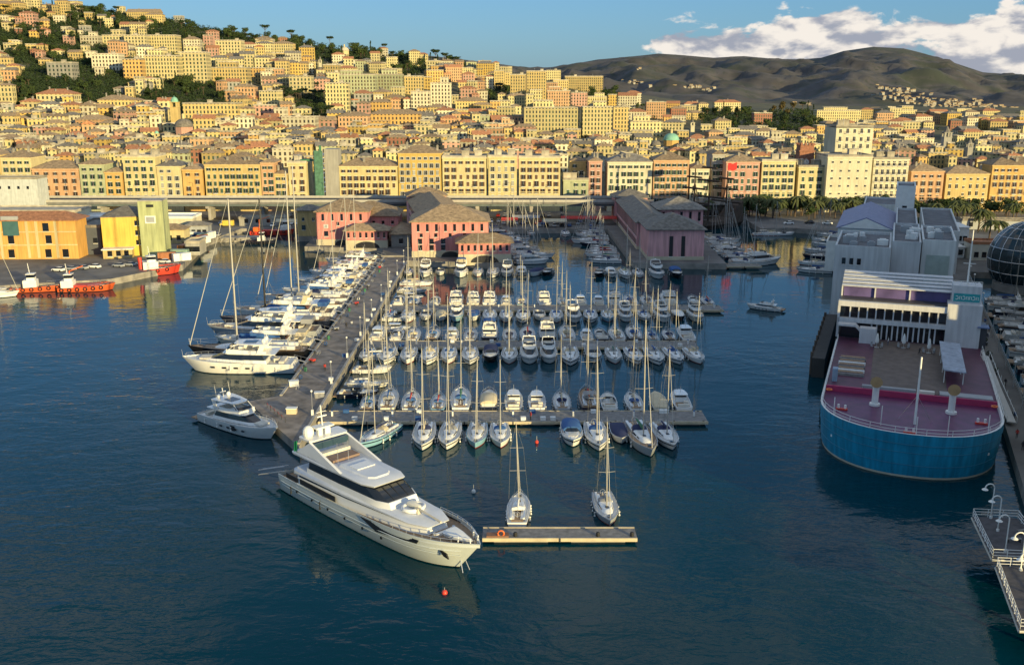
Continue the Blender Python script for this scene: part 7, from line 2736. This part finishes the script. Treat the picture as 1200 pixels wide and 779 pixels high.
# right hand pier: railing, lamps, planters
for i in range(16):
    s0 = -20 + i * 12.6
    ro = lambda q: 21.1 - 3 * (q + 25) / 210
    a, b = sh(s0, ro(s0)), sh(s0 + 12.2, ro(s0 + 12.2))
    t = thing('pier_railing', 'grey pier railing panel above the right hand marina', 'railing', ((a[0] + b[0]) / 2, (a[1] + b[1]) / 2, 2), math.atan2(b[1] - a[1], b[0] - a[0]), 'railing panels along the right hand pier')
    m = MB()
    for k in range(9):
        m.tube([(-6 + k * 1.5, 0, 0), (-6 + k * 1.5, 0, 1.15)], .05, 5)
    m.build('post', STEEL, t)
    MB().tube([(-6.05, 0, 1.15), (6.05, 0, 1.15)], .06, 5).tube([(-6.05, 0, .6), (6.05, 0, .6)], .04, 4).build('handrail', STEEL, t)
for i in range(12):
    c = sh(10 + i * 14, ro(10 + i * 14) - .7)
    t = thing('pier_lamp', 'white topped lamp post in the row along the right hand pier', 'lamp post', (c[0], c[1], 2), HR, 'lamp posts along the right hand pier')
    MB().tube([(0, 0, 0), (0, 0, 5.2)], .08, 6).build('pole', STEEL, t)
    MB().tube([(0, 0, 5.2), (0, 0, 5.5)], .35, 10, 0, True, .12).build('lamp_head', WHITEP, t)
for i in range(7):
    c = sh(60 + i * 13, 16.5)
    t = thing('planter', 'square dark planter with clipped bush along the ship side of the pier', 'planter', (c[0], c[1], 2), HR, 'planters on the right hand pier')
    MB().box(0, 0, 0, 1.2, 1.2, .7, 0, 0, 1.1).build('box', DARKMETAL, t)
    mb = MB()
    leaf_cloud(mb, [(0, 0, 1.3, .7, .7, .7)], 90, .16, rnd)
    mb.build('bush', LEAFD, t)

# right hand marina: yachts lying off the railing, bows to the right
RB = [(38, 'y', 16, NAVYHULL), (47, 'a', 0, None), (55, 'y', 18, WHITE), (63, 'e', 0, None), (71, 'c', 0, 'n'), (78.5, 'y', 15, WHITE), (86, 'e', 0, None), (94, 'a', 0, 'n'), (102, 'y', 20, WHITE), (111, 'e', 0, 'n'), (119, 'c', 0, None), (127, 'y', 22, NAVYHULL), (137, 'e', 0, None), (146, 'a', 0, None)]
for i, (s_, k, L_, hm) in enumerate(RB):
    if k == 'y':
        o = yacht(L_, L_ * .27, hm, ANTIFOUL, f'{"navy" if hm is NAVYHULL else "white"} motor yacht in shade, {ORD[i]} along the railing of the right hand pier', 1, hardtop=i % 2 == 0)
        c = sh(s_, ro(s_) + 2.2 + L_ / 2)
        put(o, c[0], c[1], 111)
    else:
        c = sh(s_, ro(s_) + 2.2 + LEN[k] * .575)
        boat(k, c[0], c[1], 111, f'{DESC[k]} in shade, {ORD[i]} along the railing of the right hand pier', 'sailing boats off the right hand pier', 0, 1.15, NAVYHULL if hm else None)

# ------------------------------------------------------------------ jetty with gooseneck lamps, bottom right
def jetty(pts, label):
    c = Vector((sum(p[0] for p in pts) / len(pts), sum(p[1] for p in pts) / len(pts)))
    t = thing('viewing_jetty', label, 'jetty', (c.x, c.y, 0))
    q = [(p[0] - c.x, p[1] - c.y) for p in pts]
    mb = MB()
    flat_poly(mb, q, 4.0)
    flat_poly(mb, q, 3.6)
    for i in range(len(q)):
        a, b = q[i], q[(i + 1) % len(q)]
        mb.add([(a[0], a[1], 3.6), (b[0], b[1], 3.6), (b[0], b[1], 4.0), (a[0], a[1], 4.0)], [(0, 1, 2, 3)])
    mb.build('deck', mat('jetty_planks', (.07, .065, .07), .8, var=.3, scale=1.2), t)
    ed = MB()
    for i in range(len(q)):
        a, b = Vector(q[i]), Vector(q[(i + 1) % len(q)])
        ed.tube([(a.x, a.y, 3.75), (b.x, b.y, 3.75)], .16, 6)
    ed.build('edge_beam', mat('jetty_edge', (.48, .45, .38), .6), t)
    for i in range(len(q)):
        a, b = Vector(q[i]), Vector(q[(i + 1) % len(q)])
        n = max(2, int((b - a).length / 1.5))
        r_ = MB()
        for k in range(n + 1):
            p_ = a + (b - a) * k / n
            r_.tube([(p_.x * .985, p_.y * .985, 4.0), (p_.x * .985, p_.y * .985, 5.15)], .045, 5)
        for hz_ in (.35, .75, 1.15):
            r_.tube([(a.x * .985, a.y * .985, 4 + hz_), (b.x * .985, b.y * .985, 4 + hz_)], .04, 4)
        r_.build('railing', WHITEP, t)
    for i in range(2):
        x = min(p[0] for p in q) + 5 + i * 4
        y = q[1][1] + 2.0
        MB().tube([(x, y, -4), (x, y, 3.6)], .3, 8).build('pile', CONCD, t)
    return t


jetty([(61.7, 121.6), (58.7, 109.6), (65.5, 108.9), (67.5, 121)], 'dark planked jetty with white railings and gooseneck lamps, upper of the two')
jetty([(58.2, 107.6), (53.9, 93.4), (64, 92.6), (66, 107)], 'dark planked jetty with white railings, lower of the two at the bottom right')
for i, (px, py) in enumerate(((1161, 607), (1169, 622), (1178, 646), (1196, 668), (1203, 694))):
    p = G(px, py, 4.0)
    t = thing('gooseneck_lamp', f'white gooseneck lamp on the dark jetty, {ORD[i]} from the ship', 'lamp post', p, 0, 'gooseneck lamps on the jetty')
    pts = [(0, 0, 0), (0, 0, 4.3)] + [(-.62 + .62 * math.cos(a), 0, 4.3 + .62 * math.sin(a)) for a in [PI * k / 8 for k in range(1, 9)]]
    MB().tube(pts, .085, 7).tube([(0, 0, 0), (0, 0, .3)], .2, 8).build('pole', WHITEP, t, smooth=60)
    MB().tube([(-1.24, 0, 4.32), (-1.24, 0, 4.12)], .14, 10, 0, True, .42).tube([(-1.24, 0, 4.12), (-1.24, 0, 4.08)], .42, 10).build('lamp_shade', WHITEP, t, smooth=40)
for i, (x, y) in enumerate(((63.5, 114), (66, 116.5), (62, 98))):
    t = thing('deck_bench', ['plain grey bench on the upper jetty near its left railing', 'plain grey bench standing between the lamps of the upper jetty', 'plain grey bench on the lower jetty'][i], 'bench', (x, y, 4.0), .2 * i)
    MB().box(0, 0, .42, 1.9, .45, .07).build('seat', PLANK, t)
    for s in (-.75, .75):
        MB().box(s, 0, 0, .1, .4, .418).build('leg', DARKMETAL, t)

# ------------------------------------------------------------------ tugs and work boats on the left
def workboat(label, x, y, hdg, L_, B, hm, house_at, cat='tugboat', name='tugboat', barge=False, funnel=True):
    t = thing(name, label, cat)
    k = L_ / 22
    at = hull_parts(t, L_, B, 1.9 * k, 3.0 * k, .9, 3.0, 1.0, hm, BLACKHULL, mat('rusty_deck', (.22, .08, .05), .8, var=.3), n=14, drop=.4, wl=.9)
    # black tyres hung as fenders round the sides
    ty = MB().tube([(0, .5 * math.cos(a * PI / 6), .5 * math.sin(a * PI / 6)) for a in range(13)], .16, 6).mesh('tyre', BLACK, smooth=60)
    for s_ in (.08, .22, .36, .5, .64, .78):
        for sd_ in (-1, 1):
            x_, y_, z_ = at(s_)
            obj('tyre', ty, t, (sd_ * (x_ + .22), y_, z_ - .2))
    z0 = 1.9 * k - .4
    if barge:
        MB().box(0, 0, z0, B * .6, L_ * .45, .9).build('cargo_hatch', RED, t)
        MB().tube([(0, -L_ * .3, z0), (0, -L_ * .3, z0 + 5), (0, -L_ * .05, z0 + 6.5)], .16, 6).build('derrick', ORANGE, t)
        MB().box(0, -L_ * .38, z0, B * .4, 2, 2.0).build('winch_house', ORANGE, t)
    yh = house_at * L_
    MB().box(0, yh, z0, B * .56, L_ * .22, 2.6 * k + .4).build('deckhouse', WHITEP, t)
    z1 = z0 + 2.6 * k + .4
    MB().box(0, yh + .3, z1 + .003, B * .42, L_ * .13, .8, 0).box(0, yh + .3, z1 + 1.75, B * .46, L_ * .145, .2, 0).build('wheelhouse', WHITEP, t)
    MB().box(0, yh + .3, z1 + .806, B * .405, L_ * .125, .94).build('window', GLASS, t)
    if funnel:
        MB().tube([(0, yh - L_ * .14, z0), (0, yh - L_ * .15, z1 + 1.6)], .7 * k, 12).build('funnel', RED, t, smooth=50)
    MB().tube([(0, yh, z1 + 1.9), (0, yh - .3, z1 + 5.0)], .08, 6).tube([(-1, yh - .2, z1 + 3.8), (1, yh - .2, z1 + 3.8)], .05, 5).box(0, yh, z1 + 2.6, 1.4, .2, .15).build('mast', WHITEP, t)
    rail(t, at, .55, .97, .9, 6, r=.035)
    MB().tube([(-.6, L_ * .33, z0), (-.6, L_ * .33, z0 + .9)], .2, 8).tube([(.6, L_ * .33, z0), (.6, L_ * .33, z0 + .9)], .2, 8).build('bitts', BLACK, t)
    return put(t, x, y, hdg)


workboat('red hulled tug with white deckhouse moored below the green tower', -119.0, 315.5, 66, 21, 7.0, RED, .05)
workboat('orange workboat with a square white wheelhouse at the left quay', -141.5, 290.0, 76, 17, 6.2, mat('workboat_orange', (.55, .10, .03), .5, var=.15), -.18, funnel=False, name='workboat', cat='workboat')
workboat('low orange barge with red hatch moored outermost at the left quay', -128.0, 290.5, 80, 16, 6.5, mat('workboat_orange', ()), -.34, 'barge', 'work_barge', True, False)
boat('e', -151.5, 280.5, 78, 'white sloop with bare mast at the left edge beside the orange workboat')
boat('f', -155, 284.5, 78, 'white cruiser at the left edge behind the bare masted sloop')
workboat('small dark launch tied to the stone jetty', -98, 381.0, 90, 12, 4.2, NAVYHULL, .0, 'launch', 'launch', False, False)
workboat('small red lighter moored in front of the viaduct beyond the tall white mast', -99, 404.0, 90, 18, 5.0, RED, .3, 'barge', 'work_barge', True, False)
# the white motor boat under way, with its wake
mo = yacht(10.0, 3.2, WHITE, NAVYHULL, 'white motor cruiser under way in open water between marina and ship', 1, hardtop=False)
put(mo, 69.5, 264.0, -62)
wk = MB()
d_ = Vector((math.sin(R(-62)), math.cos(R(-62))))
n_ = Vector((-d_.y, d_.x))
o_ = Vector((69.5, 264.0)) - d_ * 5
vs, fs = [], []
for i in range(25):
    u = i / 24
    c = o_ - d_ * (u * 34)
    ww_ = .9 + 2.6 * u
    wob = .3 * math.sin(i * 1.3)
    vs += [(c.x + n_.x * (ww_ + wob), c.y + n_.y * (ww_ + wob), .012), (c.x - n_.x * (ww_ - wob), c.y - n_.y * (ww_ - wob), .012)]
fs = [(2 * i, 2 * i + 1, 2 * i + 3, 2 * i + 2) for i in range(24)]
wk.add(vs, fs)


def foam_mat():
    m = bpy.data.materials.new('wake_foam')
    m.use_nodes = True
    nt = m.node_tree
    b = nt.nodes['Principled BSDF']
    b.inputs['Base Color'].default_value = (.45, .52, .55, 1)
    b.inputs['Roughness'].default_value = .5
    tc = nd(nt, 'ShaderNodeTexCoord')
    n = nd(nt, 'ShaderNodeTexNoise')
    n.inputs['Scale'].default_value = .9
    n.inputs['Detail'].default_value = 6
    nt.links.new(tc.outputs['Object'], n.inputs['Vector'])
    r = nd(nt, 'ShaderNodeMapRange')
    r.inputs[1].default_value, r.inputs[2].default_value, r.inputs[3].default_value, r.inputs[4].default_value = .5, .72, 0, .6
    nt.links.new(n.outputs['Fac'], r.inputs[0])
    nt.links.new(r.outputs[0], b.inputs['Alpha'])
    return m


tag(wk.build('wake', foam_mat()), kind='stuff', label='thin foam wake trailing behind the moving motor cruiser')
# two floating mooring marks in the fairway
for i, (px, py, m_) in enumerate(((555, 577, WHITEP), (629, 519, RED))):
    p = G(px, py, 0)
    t = thing('mooring_mark', ['white mooring mark floating between the superyacht and the left lone sloop', 'red mooring mark floating just off the nearest pontoon'][i], 'buoy', p)
    MB().ball((0, 0, .2), .32, 0, 10, 6, 1.2).build('float', m_, t)
    MB().tube([(0, 0, .5), (0, 0, 1.3)], .04, 5).build('staff', STEEL, t)


# ------------------------------------------------------------------ people
def person_mesh(pose, top, trousers, hair, skin):
    me = bpy.data.meshes.new('person')
    W = pose == 'walk'
    V = [(0, 0, .95), (0, 0, 1.15), (0, .01, 1.38), (0, 0, 1.52), (0, .02, 1.60), (0, .02, 1.74)]
    E = [(0, 1), (1, 2), (2, 3), (3, 4), (4, 5)]
    Rr = [.155, .145, .165, .06, .085, .075]
    for s in (-1, 1):
        f = s * .22 if W else 0.02
        i = len(V)
        V += [(s * .10, 0, .88), (s * .11, f * .6 + .03, .50), (s * .12, f, .09), (s * .13, f + .14, .04)]
        E += [(0, i), (i, i + 1), (i + 1, i + 2), (i + 2, i + 3)]
        Rr += [.10, .07, .05, .04]
        i = len(V)
        g = -s * .16 if W else .03
        V += [(s * .20, 0, 1.40), (s * .26, -.02 + g * .3, 1.14), (s * .26, g + .05, .90), (s * .26, g + .07, .80)]
        E += [(2, i), (i, i + 1), (i + 1, i + 2), (i + 2, i + 3)]
        Rr += [.07, .05, .04, .045]
    me.from_pydata(V, E, [])
    o = bpy.data.objects.new('tmp', me)
    COL.objects.link(o)
    sk = o.modifiers.new('s', 'SKIN')
    for v, r in zip(me.skin_vertices[0].data, Rr):
        v.radius = (r, r * .85)
    me.skin_vertices[0].data[0].use_root = True
    su = o.modifiers.new('u', 'SUBSURF')
    su.levels = su.render_levels = 1
    bpy.context.view_layer.update()
    out = bpy.data.meshes.new_from_object(o.evaluated_get(bpy.context.evaluated_depsgraph_get()))
    bpy.data.objects.remove(o)
    out.name = 'person'
    for m in (top, trousers, hair, skin, BLACK):
        out.materials.append(m)
    for p_ in out.polygons:
        c_ = p_.center
        if c_.z > 1.47:
            p_.material_index = 2 if (c_.z > 1.69 or c_.y < -.005) else 3
        elif abs(c_.x) > .18 and c_.z < .88:
            p_.material_index = 3
        elif c_.z < .08:
            p_.material_index = 4
        elif c_.z < .93 and abs(c_.x) < .22:
            p_.material_index = 1
        else:
            p_.material_index = 0
        p_.use_smooth = True
    return out


SKIN = mat('skin', (.45, .27, .19), .6)
HAIR = mat('dark_hair', (.03, .02, .015), .6)
DENIM = mat('denim', (.05, .08, .15), .8)
TOPS = [(mat('dark_coat', (.03, .03, .035), .8), 'dark coat'), (mat('white_shirt', (.65, .64, .62), .8), 'white top'), (REDCAN, 'red jacket'), (BLUECAN, 'blue jacket')]
PMESH = {}
for i, (m_, nme) in enumerate(TOPS):
    for ps in ('walk', 'stand'):
        PMESH[(i, ps)] = person_mesh(ps, m_, DENIM if i % 2 else BLACK, HAIR, SKIN)


def person(x, y, z, rz, i, pose, where):
    return tag(obj('person', PMESH[(i, pose)], None, (x, y, z), rz), f'person in {TOPS[i][1]} {"walking" if pose == "walk" else "standing"} {where}', 'person')


for s_, o_, i, ps, wh in ((52, 20.5, 0, 'walk', 'alone on the right hand pier beside the ship'), (30, 18.6, 0, 'walk', 'on the pier near the ship bow, left of a pair'), (30.5, 19.5, 3, 'walk', 'on the pier near the ship bow, right of a pair'), (20, 18.0, 2, 'walk', 'on the pier close to the ship bow'), (14, 18.8, 0, 'stand', 'by the pier edge below the ship bow'),
                          (92, 19, 0, 'walk', 'on the pier level with the ship stern'), (93, 20, 1, 'walk', 'on the pier level with the ship stern'), (108, 21, 3, 'walk', 'on the pier beside the halls'), (120, 18.5, 0, 'walk', 'on the pier beside the halls'), (121, 19.4, 2, 'walk', 'on the pier beside the halls'), (134, 20.5, 1, 'stand', 'farther up the right hand pier'), (146, 19, 0, 'walk', 'far up the right hand pier'), (155, 21, 3, 'walk', 'far up the right hand pier'), (165, 19.5, 1, 'walk', 'far up the right hand pier'), (100, 22, 0, 'stand', 'leaning at the railing of the right hand pier')):
    c = sh(s_, 16.4 + (o_ - 16.5) * .38)
    person(c[0], c[1], 2.0, HR + (PI if i % 2 else 0), i, ps, wh)
for x, y, i, ps, wh in ((4.0, -58, 1, 'stand', 'by the windows on the ship terrace'), (-2.0, -52, 0, 'walk', 'on the ship terrace by the middle parasol')):
    p = on_ship(x, y, 7.066)
    person(p.x, p.y, p.z, 1.0, i, ps, wh)
for x, y, i, ps, wh in ((-39.5, 199, 2, 'walk', 'on the near half of the main pier'), (-41, 236, 0, 'walk', 'on the middle of the main pier'), (-40, 238, 1, 'walk', 'on the middle of the main pier'), (-42.5, 283, 0, 'stand', 'on the far half of the main pier')):
    person(x, y, 1.5, 0, i, ps, wh)
p = G(622, 492, .8)
person(p.x, p.y, .8, 2.0, 2, 'stand', 'on the nearest long pontoon')

# gangways from the yachts to the pier, and the gear that lies along the pier edge
for i, (y, kd, L_, B, hm, lb_, mm) in enumerate(PIERY):
    t = thing('passerelle', f'narrow gangway laid from a yacht stern to the main pier, {ORD[i]} from its outer end', 'gangway', (-45.9, y + .8, 1.5), 0)
    MB().loft([[(-1.5, a, .9 + b) for a, b in ((-.25, 0), (.25, 0), (.25, .08), (-.25, .08))], [(1.6, a, .05 + b) for a, b in ((-.25, 0), (.25, 0), (.25, .08), (-.25, .08))]]).build('plank', ALU, t)
    r_ = MB()
    for x in (-1.4, 0, 1.4):
        z_ = .9 - (x + 1.5) * .27
        r_.tube([(x, .24, z_), (x, .24, z_ + .9)], .02, 4)
    r_.tube([(-1.4, .24, 1.77), (1.4, .24, 1.02)], .02, 4)
    r_.build('handrail', STEEL, t)
rnd = random.Random(19)
for i in range(22):
    y = 186 + i * 6.9 + rnd.uniform(-2, 2)
    k = i % 4
    wh = f'{ORD[i % 20]} along the yacht side of the main pier' if i < 20 else 'at the landward end of the main pier'
    x = rnd.uniform(-43.8, -42.6)
    if k == 0:
        t = thing('bicycle_rack', 'low steel rack ' + wh, 'rack', (x, y, 1.5), rnd.uniform(-.2, .2))
        m = MB()
        for q in range(5):
            m.tube([(0, q * .35 - .7, 0), (0, q * .35 - .7, .6), (.5, q * .35 - .7, .6), (.5, q * .35 - .7, 0)], .03, 5)
        m.build('frame', STEEL, t)
    elif k == 1:
        t = thing('hose_reel', 'coiled blue hose on a reel ' + wh, 'hose reel', (x, y, 1.5), rnd.uniform(-1, 1))
        MB().tube([(.4 * math.cos(a * .7), .1 * math.sin(a * .2), .55 + .4 * math.sin(a * .7)) for a in range(36)], .05, 5).build('hose', BLUECAN, t)
        MB().box(0, 0, 0, .7, .4, .12).box(0, .25, .123, .1, .06, .6).build('stand', DARKMETAL, t)
    elif k == 2:
        t = thing('waste_bin', 'dark green waste bin ' + wh, 'bin', (x, y, 1.5), 0)
        MB().tube([(0, 0, 0), (0, 0, .95)], .3, 10, 0, True, .36).build('body', GREENCAN, t)
        MB().tube([(0, 0, .953), (0, 0, 1.05)], .4, 10, 0, True, .2).build('lid', DARKMETAL, t)
    else:
        t = thing('hand_cart', 'two wheeled dock cart ' + wh, 'cart', (x, y, 1.5), rnd.uniform(0, 3))
        MB().box(0, 0, .4, .8, 1.2, .4, 0, 0, 1.1).build('tray', RED if i % 8 == 3 else GREYP, t)
        for s in (-1, 1):
            MB().tube([(s * .45, 0, .3), (s * .52, 0, .3)], .3, 12).build('wheel', BLACK, t)
        MB().tube([(-.3, .6, .6), (-.3, 1.3, .85), (.3, 1.3, .85), (.3, .6, .6)], .03, 5).build('handle', STEEL, t)
# crates and gear scattered on the pontoons and the pier
rnd = random.Random(3)
CR = MB().box(0, 0, 0, .9, .7, .55).box(0, 0, .553, .96, .76, .07).mesh('dock_box', WHITEP)
CRB = MB().box(0, 0, 0, 1.1, .6, .6).box(0, 0, .603, 1.16, .66, .07).mesh('dock_box', BLUECAN)
for i in range(26):
    if i < 12:
        x, y, z, wh = rnd.uniform(-33, 34), rnd.choice((169.8, 173.8)), .802, 'on the nearest long pontoon'
    elif i < 19:
        x, y, z, wh = rnd.uniform(-33, 40), rnd.choice((222, 225.6)), .802, 'on the second long pontoon'
    else:
        x, y, z, wh = rnd.uniform(-37.2, -36.6), 192 + (i - 19) * 17 + rnd.uniform(-4, 4), 1.502, 'along the marina edge of the main pier'
    bl = i % 4 == 0
    tag(obj('dock_box', CRB if bl else CR, None, (x, y, z), rnd.uniform(-.2, .2)), ('small blue dock box ' if bl else 'small white dock box ') + wh, 'dock box', ('blue' if bl else 'white') + ' dock boxes ' + wh)

# the prototypes themselves are not part of the scene
for o in list(SAILP.values()) + list(MOTP.values()):
    def drop(q):
        for ch in KIDS.get(q.name, []):
            drop(ch)
        bpy.data.objects.remove(q)
    drop(o)

for o in bpy.data.objects:
    if o.parent is None and 'label' in o and len(str(o['label']).replace(',', '').split()) > 16:
        print('LONG', o.name, o['label'])
